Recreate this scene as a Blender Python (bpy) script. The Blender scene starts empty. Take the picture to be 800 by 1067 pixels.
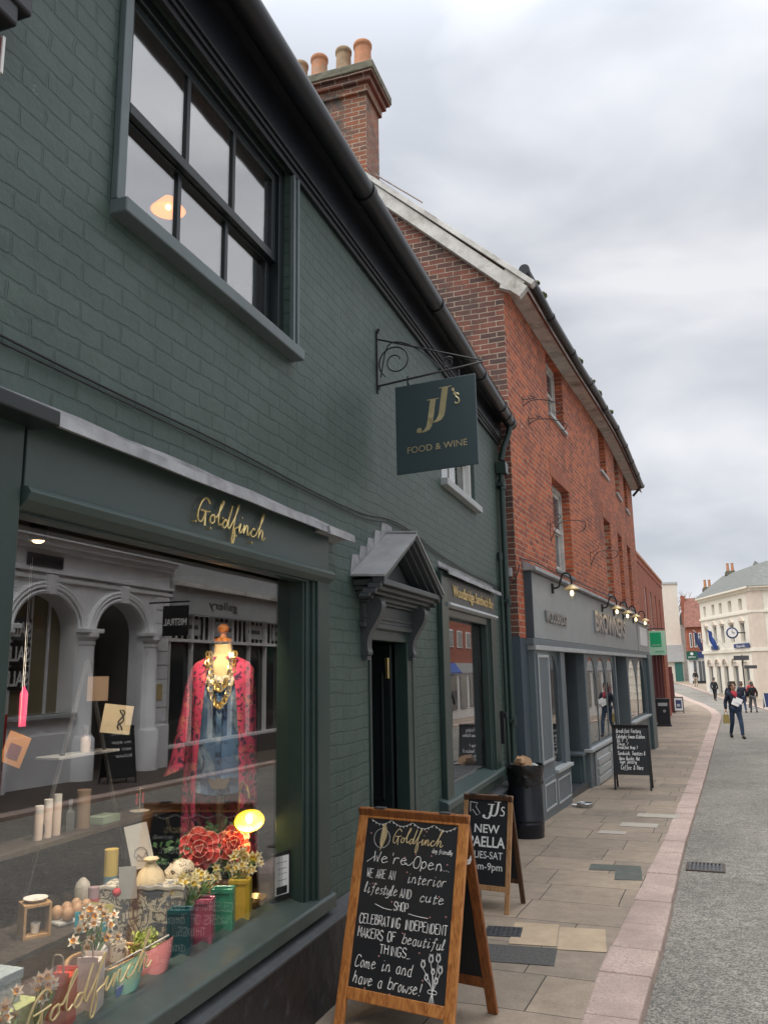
import bpy, bmesh, math, random
from mathutils import Vector, Matrix
R_ = math.radians
rnd = random.Random(7)
S = bpy.context.scene
C = S.collection
# ---------------------------------------------------------------- camera, sky, sun, exposure
cd = bpy.data.cameras.new('camera'); cam = bpy.data.objects.new('camera', cd); C.objects.link(cam); S.camera = cam
cd.sensor_fit = 'HORIZONTAL'; cd.sensor_width = 36; cd.lens = 36*851.76/800
cd.clip_start = .05; cd.clip_end = 2000
pit, yaw, rol = .192890764, .324009694, -.0171632116
F_ = Vector((-math.sin(yaw)*math.cos(pit), math.cos(yaw)*math.cos(pit), math.sin(pit)))
R0 = Vector((math.cos(yaw), math.sin(yaw), 0)); U0 = R0.cross(F_)
RR = math.cos(rol)*R0+math.sin(rol)*U0; UU = RR.cross(F_)
m3 = Matrix((RR, UU, -F_)).transposed()
cam.matrix_world = Matrix.Translation((0, 0, 1.6)) @ m3.to_4x4()
W = bpy.data.worlds.new('World'); S.world = W; W.use_nodes = True
nt = W.node_tree; nt.nodes.clear()
def wn(t, **k):
    n = nt.nodes.new(t)
    for a, b in k.items(): setattr(n, a, b)
    return n
wo = wn('ShaderNodeOutputWorld'); bg = wn('ShaderNodeBackground'); bg.inputs[1].default_value = .1
sky = wn('ShaderNodeTexSky', sky_type='NISHITA', sun_disc=False, sun_elevation=R_(58), sun_rotation=R_(220))
sky.air_density = 1; sky.dust_density = 3
tc = wn('ShaderNodeTexCoord'); mp = wn('ShaderNodeMapping'); mp.inputs['Scale'].default_value = (1, 1, 2.4); mp.inputs['Location'].default_value = (.35, .1, .2)
n1 = wn('ShaderNodeTexNoise'); n1.inputs['Scale'].default_value = 2.7; n1.inputs['Detail'].default_value = 7; n1.inputs['Roughness'].default_value = .44; n1.inputs['Distortion'].default_value = .35
cr = wn('ShaderNodeValToRGB')
e = cr.color_ramp.elements
e[0].position = .38; e[0].color = (.35, .368, .402, 1)
e[1].position = .63; e[1].color = (.57, .575, .592, 1)
x = cr.color_ramp.elements.new(.5); x.color = (.445, .458, .487, 1)
mu = wn('ShaderNodeMix', data_type='RGBA', blend_type='MULTIPLY'); mu.inputs[0].default_value = 1; mu.inputs[7].default_value = (10, 10, 10, 1)
mx = wn('ShaderNodeMix', data_type='RGBA'); mx.inputs[0].default_value = .93
L = nt.links.new
L(tc.outputs['Generated'], mp.inputs[0]); L(mp.outputs[0], n1.inputs[0]); L(n1.outputs[0], cr.inputs[0])
L(cr.outputs[0], mu.inputs[6]); L(sky.outputs[0], mx.inputs[6]); gr = wn('ShaderNodeSeparateXYZ'); mr_ = wn('ShaderNodeValToRGB'); mr5 = wn('ShaderNodeMath', operation='MULTIPLY'); mr5.inputs[1].default_value = 5
for p_, c_ in ((.0, .25), (.10, .215), (.48, .195), (.64, .27), (.8, .55)):
    e_ = mr_.color_ramp.elements.new(p_) if p_ else mr_.color_ramp.elements[0]; e_.color = (c_, c_, c_, 1)
mr_.color_ramp.elements[-1].color = (1, 1, 1, 1)
sc_ = wn('ShaderNodeVectorMath', operation='SCALE')   # an overcast sky is brightest overhead
L(tc.outputs['Generated'], gr.inputs[0]); L(gr.outputs[2], mr_.inputs[0]); L(mu.outputs[2], sc_.inputs[0]); L(mr_.outputs[0], mr5.inputs[0]); L(mr5.outputs[0], sc_.inputs['Scale']); L(sc_.outputs[0], mx.inputs[7]); L(mx.outputs[2], bg.inputs[0]); L(bg.outputs[0], wo.inputs[0])
sd = bpy.data.lights.new('sun', 'SUN'); sd.energy = 1.5; sd.angle = R_(40); sd.color = (1, .97, .93)
so = bpy.data.objects.new('sun', sd); C.objects.link(so)
so.rotation_euler = (R_(32), 0, R_(-40))
S.view_settings.view_transform = 'Standard'; S.view_settings.look = 'None'; S.view_settings.exposure = .66; S.view_settings.gamma = 1
S.render.engine = 'CYCLES'
S.cycles.max_bounces = 10; S.cycles.transparent_max_bounces = 24; S.cycles.glossy_bounces = 4; S.cycles.caustics_reflective = False; S.cycles.caustics_refractive = False

# ---------------------------------------------------------------- materials
def lin(r, g, b):
    f = lambda c: (c/255/12.92) if c/255 <= .04045 else ((c/255+.055)/1.055)**2.4
    return (f(r), f(g), f(b), 1)
def mat(name, col, rough=.6, metal=0, noise=None, bump=None, emit=None, spec=.5, second=None, alpha=None):
    """noise=(scale, amount), bump=(scale, strength, distance), second=(colour, scale, lo, hi) worn patches"""
    m = bpy.data.materials.new(name); m.use_nodes = True
    t = m.node_tree; b = t.nodes['Principled BSDF']
    if len(col) == 3: col = (*col, 1)
    b.inputs['Base Color'].default_value = col; b.inputs['Roughness'].default_value = rough; b.inputs['Metallic'].default_value = metal
    b.inputs['Specular IOR Level'].default_value = spec
    co = t.nodes.new('ShaderNodeTexCoord')
    src = None
    if noise:
        n = t.nodes.new('ShaderNodeTexNoise'); n.inputs['Scale'].default_value = noise[0]; n.inputs['Detail'].default_value = 6; n.inputs['Roughness'].default_value = .65
        t.links.new(co.outputs['Object'], n.inputs[0])
        r = t.nodes.new('ShaderNodeValToRGB'); a = noise[1]
        r.color_ramp.elements[0].position = .3; r.color_ramp.elements[1].position = .7
        r.color_ramp.elements[0].color = (*[c*(1-a) for c in col[:3]], 1); r.color_ramp.elements[1].color = (*[min(1, c*(1+a)) for c in col[:3]], 1)
        t.links.new(n.outputs[0], r.inputs[0]); src = r.outputs[0]
    if second:
        n2 = t.nodes.new('ShaderNodeTexNoise'); n2.inputs['Scale'].default_value = second[1]; n2.inputs['Detail'].default_value = 8; n2.inputs['Roughness'].default_value = .7
        t.links.new(co.outputs['Object'], n2.inputs[0])
        r2 = t.nodes.new('ShaderNodeMapRange'); r2.inputs[1].default_value = second[2]; r2.inputs[2].default_value = second[3]
        t.links.new(n2.outputs[0], r2.inputs[0])
        mm = t.nodes.new('ShaderNodeMix'); mm.data_type = 'RGBA'
        if src: t.links.new(src, mm.inputs[6])
        else: mm.inputs[6].default_value = col
        mm.inputs[7].default_value = (*second[0][:3], 1); t.links.new(r2.outputs[0], mm.inputs[0]); src = mm.outputs[2]
    if src: t.links.new(src, b.inputs['Base Color'])
    if bump:
        n = t.nodes.new('ShaderNodeTexNoise'); n.inputs['Scale'].default_value = bump[0]; n.inputs['Detail'].default_value = 5
        t.links.new(co.outputs['Object'], n.inputs[0])
        bp = t.nodes.new('ShaderNodeBump'); bp.inputs['Strength'].default_value = bump[1]; bp.inputs['Distance'].default_value = bump[2]
        t.links.new(n.outputs[0], bp.inputs['Height']); t.links.new(bp.outputs[0], b.inputs['Normal'])
    if emit: b.inputs['Emission Color'].default_value = (*emit[0][:3], 1); b.inputs['Emission Strength'].default_value = emit[1]
    return m
def brick(name, axis, c1, c2, mortar, bw=.225, bh=.075, ms=.008, painted=None, dist=.01, rough=.85, bump=(1, .012), patch=None, patch2=None, patch3=None, off=.5, bias=0, nscale=3, grain=.25):
    m = bpy.data.materials.new(name); m.use_nodes = True
    t = m.node_tree; b = t.nodes['Principled BSDF']; b.inputs['Roughness'].default_value = rough
    N = t.nodes.new; K = t.links.new
    co = N('ShaderNodeTexCoord'); sp = N('ShaderNodeSeparateXYZ'); cb = N('ShaderNodeCombineXYZ'); K(co.outputs['Object'], sp.inputs[0])
    a0, a1 = {'YZ': (1, 2), 'XZ': (0, 2), 'XY': (0, 1)}[axis]
    K(sp.outputs[a0], cb.inputs[0]); K(sp.outputs[a1], cb.inputs[1])
    dn = N('ShaderNodeTexNoise'); dn.inputs['Scale'].default_value = 2.6; dn.inputs['Detail'].default_value = 3; K(co.outputs['Object'], dn.inputs[0])
    sb = N('ShaderNodeVectorMath'); sb.operation = 'SUBTRACT'; sb.inputs[1].default_value = (.5, .5, .5); K(dn.outputs['Color'], sb.inputs[0])
    sc = N('ShaderNodeVectorMath'); sc.operation = 'SCALE'; sc.inputs['Scale'].default_value = dist*2; K(sb.outputs[0], sc.inputs[0])
    ad = N('ShaderNodeVectorMath'); ad.operation = 'ADD'; K(cb.outputs[0], ad.inputs[0]); K(sc.outputs[0], ad.inputs[1])
    dn2 = N('ShaderNodeTexNoise'); dn2.inputs['Scale'].default_value = 22; dn2.inputs['Detail'].default_value = 2; K(co.outputs['Object'], dn2.inputs[0])
    sb2 = N('ShaderNodeVectorMath'); sb2.operation = 'SUBTRACT'; sb2.inputs[1].default_value = (.5, .5, .5); K(dn2.outputs['Color'], sb2.inputs[0])
    sc2 = N('ShaderNodeVectorMath'); sc2.operation = 'SCALE'; sc2.inputs['Scale'].default_value = dist*.7; K(sb2.outputs[0], sc2.inputs[0])
    ad2 = N('ShaderNodeVectorMath'); ad2.operation = 'ADD'; K(ad.outputs[0], ad2.inputs[0]); K(sc2.outputs[0], ad2.inputs[1])
    bt = N('ShaderNodeTexBrick'); bt.inputs['Scale'].default_value = 1; bt.inputs['Brick Width'].default_value = bw; bt.inputs['Row Height'].default_value = bh
    bt.inputs['Mortar Size'].default_value = ms; bt.inputs['Mortar Smooth'].default_value = .35; bt.inputs['Bias'].default_value = bias; bt.offset = off
    bt.inputs['Color1'].default_value = (*c1[:3], 1); bt.inputs['Color2'].default_value = (*c2[:3], 1); bt.inputs['Mortar'].default_value = (*mortar[:3], 1)
    K(ad2.outputs[0], bt.inputs[0])
    n = N('ShaderNodeTexNoise'); n.inputs['Scale'].default_value = nscale; n.inputs['Detail'].default_value = 9; n.inputs['Roughness'].default_value = .72; K(co.outputs['Object'], n.inputs[0])
    src = bt.outputs['Color']
    hs = N('ShaderNodeMix'); hs.data_type = 'RGBA'; hs.blend_type = 'MULTIPLY'; hs.inputs[0].default_value = 1
    r = N('ShaderNodeValToRGB'); r.color_ramp.elements[0].position = .3; r.color_ramp.elements[1].position = .7
    r.color_ramp.elements[0].color = (1-grain,)*3+(1,); r.color_ramp.elements[1].color = (1+grain*.6,)*3+(1,)
    K(n.outputs[0], r.inputs[0]); K(src, hs.inputs[6]); K(r.outputs[0], hs.inputs[7]); src = hs.outputs[2]
    for pt in (patch, patch2, patch3):
        if not pt: continue
        pc, ps, lo, hi = pt
        pn = N('ShaderNodeTexNoise'); pn.inputs['Scale'].default_value = ps; pn.inputs['Detail'].default_value = 6; pn.inputs['Roughness'].default_value = .68
        om = N('ShaderNodeVectorMath'); om.operation = 'ADD'; om.inputs[1].default_value = (ps*1.7, 3.1, pc[0]*50); K(co.outputs['Object'], om.inputs[0]); K(om.outputs[0], pn.inputs[0])
        mr = N('ShaderNodeMapRange'); mr.inputs[1].default_value = lo; mr.inputs[2].default_value = hi; K(pn.outputs[0], mr.inputs[0])
        mm = N('ShaderNodeMix'); mm.data_type = 'RGBA'; K(mr.outputs[0], mm.inputs[0]); K(src, mm.inputs[6]); mm.inputs[7].default_value = (*pc[:3], 1); src = mm.outputs[2]
    K(src, b.inputs['Base Color'])
    inv = N('ShaderNodeMath'); inv.operation = 'SUBTRACT'; inv.inputs[0].default_value = 1; K(bt.outputs['Fac'], inv.inputs[1])
    n3 = N('ShaderNodeTexNoise'); n3.inputs['Scale'].default_value = 38; n3.inputs['Detail'].default_value = 6; n3.inputs['Roughness'].default_value = .6; K(co.outputs['Object'], n3.inputs[0])
    m2 = N('ShaderNodeMath'); m2.operation = 'MULTIPLY'; m2.inputs[1].default_value = .55; K(n3.outputs[0], m2.inputs[0])
    m4 = N('ShaderNodeMath'); m4.operation = 'MULTIPLY_ADD'; m4.inputs[1].default_value = 1.3; K(n.outputs[0], m4.inputs[0]); K(m2.outputs[0], m4.inputs[2])
    s2 = N('ShaderNodeMath'); s2.operation = 'ADD'; K(inv.outputs[0], s2.inputs[0]); K(m4.outputs[0], s2.inputs[1])
    bp = N('ShaderNodeBump'); bp.inputs['Strength'].default_value = bump[0]; bp.inputs['Distance'].default_value = bump[1]; K(s2.outputs[0], bp.inputs['Height']); K(bp.outputs[0], b.inputs['Normal'])
    return m
def glassmat(name, tint=(1, 1, 1, 1), boost=1.0, wobble=0.0):
    m = bpy.data.materials.new(name); m.use_nodes = True
    t = m.node_tree; t.nodes.clear(); N = t.nodes.new; K = t.links.new
    o = N('ShaderNodeOutputMaterial'); tr = N('ShaderNodeBsdfTransparent'); tr.inputs[0].default_value = tint
    gl = N('ShaderNodeBsdfGlossy'); gl.inputs['Roughness'].default_value = .0; mxs = N('ShaderNodeMixShader')
    ge = N('ShaderNodeNewGeometry'); mr = N('ShaderNodeMapRange'); mr.inputs[3].default_value = 1.52*boost; mr.inputs[4].default_value = 1/(1.52*boost)
    K(ge.outputs['Backfacing'], mr.inputs[0]); fr = N('ShaderNodeFresnel'); K(mr.outputs[0], fr.inputs['IOR'])
    if wobble:
        co = N('ShaderNodeTexCoord'); n = N('ShaderNodeTexNoise'); n.inputs['Scale'].default_value = 3.2; n.inputs['Detail'].default_value = 1
        K(co.outputs['Object'], n.inputs[0]); bp = N('ShaderNodeBump'); bp.inputs['Strength'].default_value = 1; bp.inputs['Distance'].default_value = wobble
        K(n.outputs[0], bp.inputs['Height']); K(bp.outputs[0], gl.inputs['Normal'])
    K(fr.outputs[0], mxs.inputs[0]); K(tr.outputs[0], mxs.inputs[1]); K(gl.outputs[0], mxs.inputs[2]); K(mxs.outputs[0], o.inputs[0])
    return m
M = {}
GR = (.044, .076, .068)
M['green_brick'] = brick('painted green brick', 'YZ', (.052, .086, .072), (.063, .098, .083), (.046, .077, .065), bw=.225, bh=.075, ms=.007, dist=.022, rough=.5, bump=(1, .0048), grain=.2, patch=((.080, .108, .10), 1.3, .56, .8), patch2=((.024, .036, .033), 2.3, .60, .80), patch3=((.17, .20, .19), 11, .715, .73), nscale=4)
M['green_paint'] = mat('dark green joinery paint', (.024, .046, .040), .32, noise=(3, .15), bump=(9, .12, .004))
M['fascia_paint'] = mat('green grey fascia paint', (.052, .080, .074), .38, noise=(2, .1), bump=(6, .08, .004))
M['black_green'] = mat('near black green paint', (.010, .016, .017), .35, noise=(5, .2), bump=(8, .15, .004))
M['sill_paint'] = mat('worn green sill paint', (.052, .072, .066), .34, noise=(7, .2), bump=(12, .3, .004), second=((.3, .32, .3), 26, .70, .76))
M['sill_grey'] = mat('grey green first floor sill paint', (.12, .15, .155), .45, noise=(6, .12))
M['plinth'] = mat('black bitumen plinth paint', (.012, .014, .017), .42, noise=(6, .3), bump=(7, .7, .02), second=((.10, .11, .12), 5, .60, .78))
M['plinth_top'] = mat('grey plinth ledge', (.055, .06, .064), .45, noise=(6, .3), bump=(14, .5, .008), second=((.2, .2, .2), 17, .64, .72))
M['lead_dark'] = mat('dark dressed lead', (.17, .175, .18), .5, .2, noise=(3, .2), bump=(4, .3, .008))
M['lead_mid'] = mat('grey dressed lead', (.31, .31, .315), .5, .2, noise=(3, .25), bump=(4, .3, .008))
M['lead'] = mat('weathered lead', (.34, .34, .35), .55, .15, noise=(5, .28), bump=(4, .5, .012), second=((.16, .165, .17), 3.4, .52, .72))
M['hood_paint'] = mat('grey painted hood mouldings', (.058, .066, .070), .42, noise=(4, .15), bump=(10, .2, .004))
M['gutter'] = mat('black cast iron gutter', (.007, .009, .013), .36, bump=(5, .3, .006), noise=(4, .3))
M['black'] = mat('black paint', (.012, .012, .014), .4)
M['black_gloss'] = mat('black gloss paint', (.010, .011, .014), .2)
M['iron'] = mat('wrought iron', (.014, .014, .016), .45)
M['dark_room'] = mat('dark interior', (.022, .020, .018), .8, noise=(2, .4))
M['room_wall'] = mat('interior wall paint', (.10, .09, .08), .8, noise=(2, .2))
M['warm_wood_dark'] = mat('dark shelf wood', (.06, .05, .045), .5, noise=(14, .3))
M['glass'] = glassmat('window glass', boost=1.48)
M['old_glass'] = glassmat('old wavy glass', boost=3.4, wobble=.0012)
M['white'] = mat('white paint', (.72, .72, .70), .45, noise=(4, .08))
M['white_old'] = mat('weathered white paint', (.56, .54, .50), .6, noise=(5, .22), second=((.26, .23, .19), 3, .50, .70))
M['gold'] = mat('gold leaf', (.86, .66, .30), .28, .85, noise=(8, .2))
M['gold_flat'] = mat('gold paint', (.70, .55, .28), .4, .3)
M['red_brick'] = brick('weathered orange red brick', 'YZ', (.68, .165, .060), (.33, .078, .045), (.50, .35, .25), ms=.009, dist=.008, patch=((.17, .065, .05), .8, .52, .78), patch2=((.66, .47, .36), 6.5, .64, .69), patch3=((.14, .055, .045), 3.4, .60, .72), nscale=14, grain=.42, bump=(1, .009))
M['gable_brick'] = brick('soot stained gable brick', 'XZ', (.25, .085, .055), (.085, .05, .045), (.42, .33, .25), ms=.008, dist=.012, patch=((.06, .048, .046), 1.1, .50, .68), nscale=5, grain=.35)
M['chim_brick'] = brick('chimney brick', 'XZ', (.36, .115, .055), (.16, .085, .06), (.46, .38, .28), ms=.009, dist=.012, patch=((.09, .08, .07), 1.8, .54, .66), nscale=5, grain=.35)
M['chim_brick_side'] = brick('chimney side brick', 'YZ', (.36, .12, .06), (.18, .09, .065), (.42, .36, .28), ms=.009, dist=.012, patch=((.10, .09, .08), 1.8, .56, .68), nscale=5, grain=.35)
M['lintel_brick'] = brick('rubbed brick arch', 'YZ', (.46, .15, .075), (.36, .10, .06), (.40, .26, .18), bw=.07, bh=.26, ms=.005, dist=.004, off=0)
M['brick2'] = brick('plain red brick', 'YZ', (.42, .115, .06), (.34, .09, .05), (.34, .23, .17), ms=.007, dist=.006)
M['brick2x'] = brick('plain red brick side', 'XZ', (.42, .115, .06), (.34, .09, .05), (.34, .23, .17), ms=.007, dist=.006)
M['stone_cap'] = mat('mossy stone capping', (.15, .14, .10), .9, noise=(7, .4), bump=(9, .8, .03))
M['terra'] = mat('terracotta', (.50, .22, .11), .8, noise=(7, .22), bump=(12, .3, .01), second=((.30, .27, .20), 4, .50, .72))
M['terra_old'] = mat('lichened terracotta', (.36, .25, .15), .85, noise=(7, .3), bump=(12, .4, .01))
M['slate'] = mat('grey slate roofing', (.14, .145, .13), .7, noise=(3, .25), bump=(3, .4, .02))
M['tile'] = mat('clay roof tile', (.20, .085, .06), .85, noise=(3, .35), bump=(20, .6, .03))
M['moss'] = mat('moss', (.07, .085, .02), .95, noise=(10, .4), bump=(20, 1, .03))
M['grey_shop'] = mat('blue grey shopfront paint', (.125, .155, .170), .42, noise=(3, .08), bump=(9, .1, .003))
M['grey_shop_dark'] = mat('deep blue grey paint', (.070, .105, .115), .42, noise=(3, .1))
M['grey_fascia'] = mat('light grey fascia board', (.30, .32, .32), .45, noise=(2, .08))
M['grey_light'] = mat('pale grey paint', (.42, .44, .44), .5, noise=(4, .1))
M['blue_render'] = mat('dark blue grey painted brick', (.052, .075, .092), .55, noise=(4, .12), bump=(12, .3, .006))
M['chrome'] = mat('polished steel', (.40, .41, .42), .3, .9)
M['pine_orange'] = None
M['chalkboard'] = mat('chalkboard', (.014, .016, .019), .55, noise=(3, .25), second=((.05, .055, .06), 4, .6, .9))
M['chalk'] = mat('chalk white', (.82, .82, .80), .9)
M['chalk_pink'] = mat('pink chalk', (.62, .28, .27), .9)
M['bin'] = mat('black bin enamel', (.010, .013, .020), .28, noise=(5, .3))
M['bag_black'] = mat('black bin liner', (.008, .008, .009), .22, bump=(16, .9, .02))
M['paper_bag'] = mat('brown paper', (.48, .29, .16), .8, bump=(20, .6, .01))
M['asphalt'] = None
M['cream'] = mat('cream stucco', (.68, .62, .53), .8, noise=(2, .06))
M['cream_pale'] = mat('pale cream stucco', (.74, .70, .60), .8, noise=(2, .05))
M['cream_pink'] = mat('pinkish stone quoin', (.62, .53, .44), .8, noise=(2, .08))
M['cream_win'] = mat('pale window recess', (.48, .45, .40), .6)
M['arcade'] = mat('grey painted stone', (.80, .81, .82), .6, noise=(1.5, .12), bump=(6, .2, .004))
M['arcade_dark'] = mat('dark shop joinery', (.06, .06, .065), .5)
M['win_dark'] = mat('dark window glass', (.025, .028, .03), .06, spec=.8)
M['win_mid'] = mat('grey window glass', (.10, .11, .115), .08, spec=.8)
M['win_warm'] = mat('window glass tinted as lit room', (.20, .17, .10), .1, spec=.8)  # warm pane colour stands for room light; no lit room is modelled
M['blue_sign'] = mat('blue sign', (.02, .07, .30), .45)
M['navy_sign'] = mat('navy sign', (.025, .045, .14), .45)
M['green_sign'] = mat('bright green sign face', (.0, .38, .15), .45)
M['mint'] = mat('pale mint sign', (.42, .68, .50), .5)
M['dkgreen_sign'] = mat('dark green sign', (.01, .09, .06), .45)
M['mint_dark'] = mat('teal door paint', (.03, .13, .11), .5)
M['red_sign'] = mat('red board', (.35, .02, .02), .5)
M['maroon'] = mat('maroon paint', (.12, .03, .03), .6)
M['bulb'] = mat('lit bulb', (1, .9, .7), .4, emit=((1, .74, .38), 3.2))
M['denim'] = mat('denim', (.030, .055, .11), .85, noise=(30, .3), second=((.07, .11, .19), 6, .5, .7))
M['navy_coat'] = mat('navy cloth', (.012, .018, .035), .85, noise=(20, .3))
M['black_coat'] = mat('black cloth', (.012, .012, .014), .85, noise=(20, .3))
M['skin'] = mat('skin', (.55, .31, .22), .5)
M['hair_brown'] = mat('brown hair', (.06, .035, .02), .6, bump=(60, .6, .01))
M['hair_dark'] = mat('dark hair', (.018, .014, .012), .6)
M['scarf'] = mat('red scarf', (.42, .04, .06), .85, noise=(40, .5))
M['beige'] = mat('beige cloth', (.42, .35, .26), .8)
M['grey_cloth'] = mat('grey cloth', (.12, .12, .13), .85)

def wood(name, c, c2, stretch=(14, 14, 1.2), rough=.45):
    m = bpy.data.materials.new(name); m.use_nodes = True
    t = m.node_tree; b = t.nodes['Principled BSDF']; b.inputs['Roughness'].default_value = rough
    N = t.nodes.new; K = t.links.new
    co = N('ShaderNodeTexCoord'); mp = N('ShaderNodeMapping'); mp.inputs['Scale'].default_value = stretch; K(co.outputs['Object'], mp.inputs[0])
    n = N('ShaderNodeTexNoise'); n.inputs['Scale'].default_value = 3; n.inputs['Detail'].default_value = 6; n.inputs['Distortion'].default_value = 1.6; K(mp.outputs[0], n.inputs[0])
    r = N('ShaderNodeValToRGB'); r.color_ramp.elements[0].position = .33; r.color_ramp.elements[1].position = .62
    r.color_ramp.elements[0].color = (*c2, 1); r.color_ramp.elements[1].color = (*c, 1); K(n.outputs[0], r.inputs[0]); K(r.outputs[0], b.inputs['Base Color'])
    bp = N('ShaderNodeBump'); bp.inputs['Strength'].default_value = .3; bp.inputs['Distance'].default_value = .004; K(n.outputs[0], bp.inputs['Height']); K(bp.outputs[0], b.inputs['Normal'])
    return m
M['pine_orange'] = wood('orange stained pine', (.60, .26, .075), (.34, .115, .03))
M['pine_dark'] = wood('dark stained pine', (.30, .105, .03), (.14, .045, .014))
M['pine_pale'] = wood('pale varnished pine', (.48, .27, .13), (.30, .15, .065))
M['pine_brown'] = wood('brown pine with painted shade', (.12, .06, .03), (.06, .03, .018))  # pale pine with shade put into its colour; plain brown on the basket
M['oak'] = wood('light oak', (.50, .32, .16), (.36, .21, .10))

def ground_mat(name, kind):
    m = bpy.data.materials.new(name); m.use_nodes = True
    t = m.node_tree; b = t.nodes['Principled BSDF']; b.inputs['Roughness'].default_value = .8
    N = t.nodes.new; K = t.links.new
    co = N('ShaderNodeTexCoord')
    def noise(s, d=6, r=.6):
        n = N('ShaderNodeTexNoise'); n.inputs['Scale'].default_value = s; n.inputs['Detail'].default_value = d; n.inputs['Roughness'].default_value = r; K(co.outputs['Object'], n.inputs[0]); return n.outputs[0]
    def ramp(s, a, ca, z, cz):
        r = N('ShaderNodeValToRGB'); r.color_ramp.elements[0].position = a; r.color_ramp.elements[1].position = z
        r.color_ramp.elements[0].color = (*ca, 1); r.color_ramp.elements[1].color = (*cz, 1); K(s, r.inputs[0]); return r.outputs[0]
    def mul(a, c, f=1):
        x = N('ShaderNodeMix'); x.data_type = 'RGBA'; x.blend_type = 'MULTIPLY'; x.inputs[0].default_value = f; K(a, x.inputs[6]); K(c, x.inputs[7]); return x.outputs[2]
    if kind == 'asphalt':
        v = N('ShaderNodeTexVoronoi'); v.inputs['Scale'].default_value = 105; K(co.outputs['Object'], v.inputs[0])
        chip = N('ShaderNodeSeparateColor'); K(v.outputs['Color'], chip.inputs[0])
        c = ramp(chip.outputs[0], .25, (.13, .122, .108), .85, (.36, .335, .29))
        c = mul(c, ramp(noise(.55), .32, (.74, .74, .74), .68, (1.15, 1.14, 1.1)))
        c = mul(c, ramp(noise(11), .35, (.8, .8, .8), .65, (1.12, 1.12, 1.12)))
        K(c, b.inputs['Base Color'])
        bp = N('ShaderNodeBump'); bp.inputs['Strength'].default_value = .8; bp.inputs['Distance'].default_value = .008; bp.invert = True
        K(v.outputs['Distance'], bp.inputs['Height']); K(bp.outputs[0], b.inputs['Normal'])
    else:
        mp = N('ShaderNodeMapping'); mp.inputs['Rotation'].default_value = (0, 0, R_(3.2)); K(co.outputs['Object'], mp.inputs[0])
        dn = N('ShaderNodeTexNoise'); dn.inputs['Scale'].default_value = 1.3; K(co.outputs['Object'], dn.inputs[0])
        sc = N('ShaderNodeVectorMath'); sc.operation = 'SCALE'; sc.inputs['Scale'].default_value = .03; K(dn.outputs['Color'], sc.inputs[0])
        ad = N('ShaderNodeVectorMath'); ad.operation = 'ADD'; K(mp.outputs[0], ad.inputs[0]); K(sc.outputs[0], ad.inputs[1])
        bt = N('ShaderNodeTexBrick'); bt.inputs['Scale'].default_value = 1; bt.inputs['Brick Width'].default_value = .74; bt.inputs['Row Height'].default_value = .56
        bt.inputs['Mortar Size'].default_value = .004; bt.inputs['Mortar Smooth'].default_value = .2; bt.offset = .42; bt.squash = .8; bt.squash_frequency = 3
        bt.inputs['Color1'].default_value = (.355, .28, .205, 1); bt.inputs['Color2'].default_value = (.255, .206, .158, 1); bt.inputs['Mortar'].default_value = (.055, .046, .038, 1)
        K(ad.outputs[0], bt.inputs[0])
        c = mul(bt.outputs['Color'], ramp(noise(.9, 5), .3, (.8, .81, .82), .7, (1.12, 1.1, 1.08)))
        c = mul(c, ramp(noise(7, 8, .7), .3, (.8, .8, .8), .7, (1.14, 1.14, 1.14)))
        c = mul(c, ramp(noise(140, 2), .3, (.82, .82, .82), .7, (1.16, 1.16, 1.16)))
        # pale gum spots and dark stains
        v = N('ShaderNodeTexVoronoi'); v.inputs['Scale'].default_value = 2.2; K(co.outputs['Object'], v.inputs[0])
        mr = N('ShaderNodeMapRange'); mr.inputs[1].default_value = .045; mr.inputs[2].default_value = .03; K(v.outputs['Distance'], mr.inputs[0])
        x = N('ShaderNodeMix'); x.data_type = 'RGBA'; x.inputs[7].default_value = (.42, .38, .34, 1); K(mr.outputs[0], x.inputs[0]); K(c, x.inputs[6])
        K(x.outputs[2], b.inputs['Base Color'])
        inv = N('ShaderNodeMath'); inv.operation = 'SUBTRACT'; inv.inputs[0].default_value = 1; K(bt.outputs['Fac'], inv.inputs[1])
        g = N('ShaderNodeMath'); g.operation = 'MULTIPLY_ADD'; g.inputs[1].default_value = .35; K(noise(60, 4), g.inputs[0]); K(inv.outputs[0], g.inputs[2])
        bp = N('ShaderNodeBump'); bp.inputs['Strength'].default_value = .7; bp.inputs['Distance'].default_value = .008; K(g.outputs[0], bp.inputs['Height']); K(bp.outputs[0], b.inputs['Normal'])
    return m
M['brick_paving'] = brick('brick paving darkened for reflection', 'XY', (.10, .075, .06), (.07, .055, .045), (.04, .035, .03), bw=.2, bh=.1, ms=.006)
M['asphalt'] = ground_mat('worn chipped asphalt', 'asphalt')
M['paving'] = ground_mat('worn concrete paving', 'paving')
M['granite'] = mat('pink granite kerb', (.46, .345, .285), .75, noise=(1.7, .30), bump=(90, .4, .004), second=((.29, .22, .20), 60, .48, .62))
M['slab_yellow'] = mat('buff paving slab', (.44, .335, .225), .85, noise=(7, .14), bump=(80, .3, .004))
M['slab_dark'] = mat('dark tarmac patch', (.080, .078, .072), .9, noise=(60, .45), bump=(90, .6, .006))
M['slab_green'] = mat('green grey paving slab', (.10, .108, .092), .9, noise=(9, .2), bump=(80, .3, .004))
M['slab_pale'] = mat('pale paving slab', (.40, .36, .30), .85, noise=(9, .1))
M['cast_iron'] = mat('worn cast iron', (.11, .115, .12), .45, .6, noise=(20, .3))
M['drain_iron'] = mat('rusty drain iron', (.10, .075, .06), .6, .4, noise=(20, .3))
M['earth'] = mat('ground', (.12, .11, .09), .9, noise=(1, .3))
def P(name, col, rough=.55, **k):
    if name not in M: M[name] = mat(name, col, rough, **k)
    return M[name]

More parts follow.
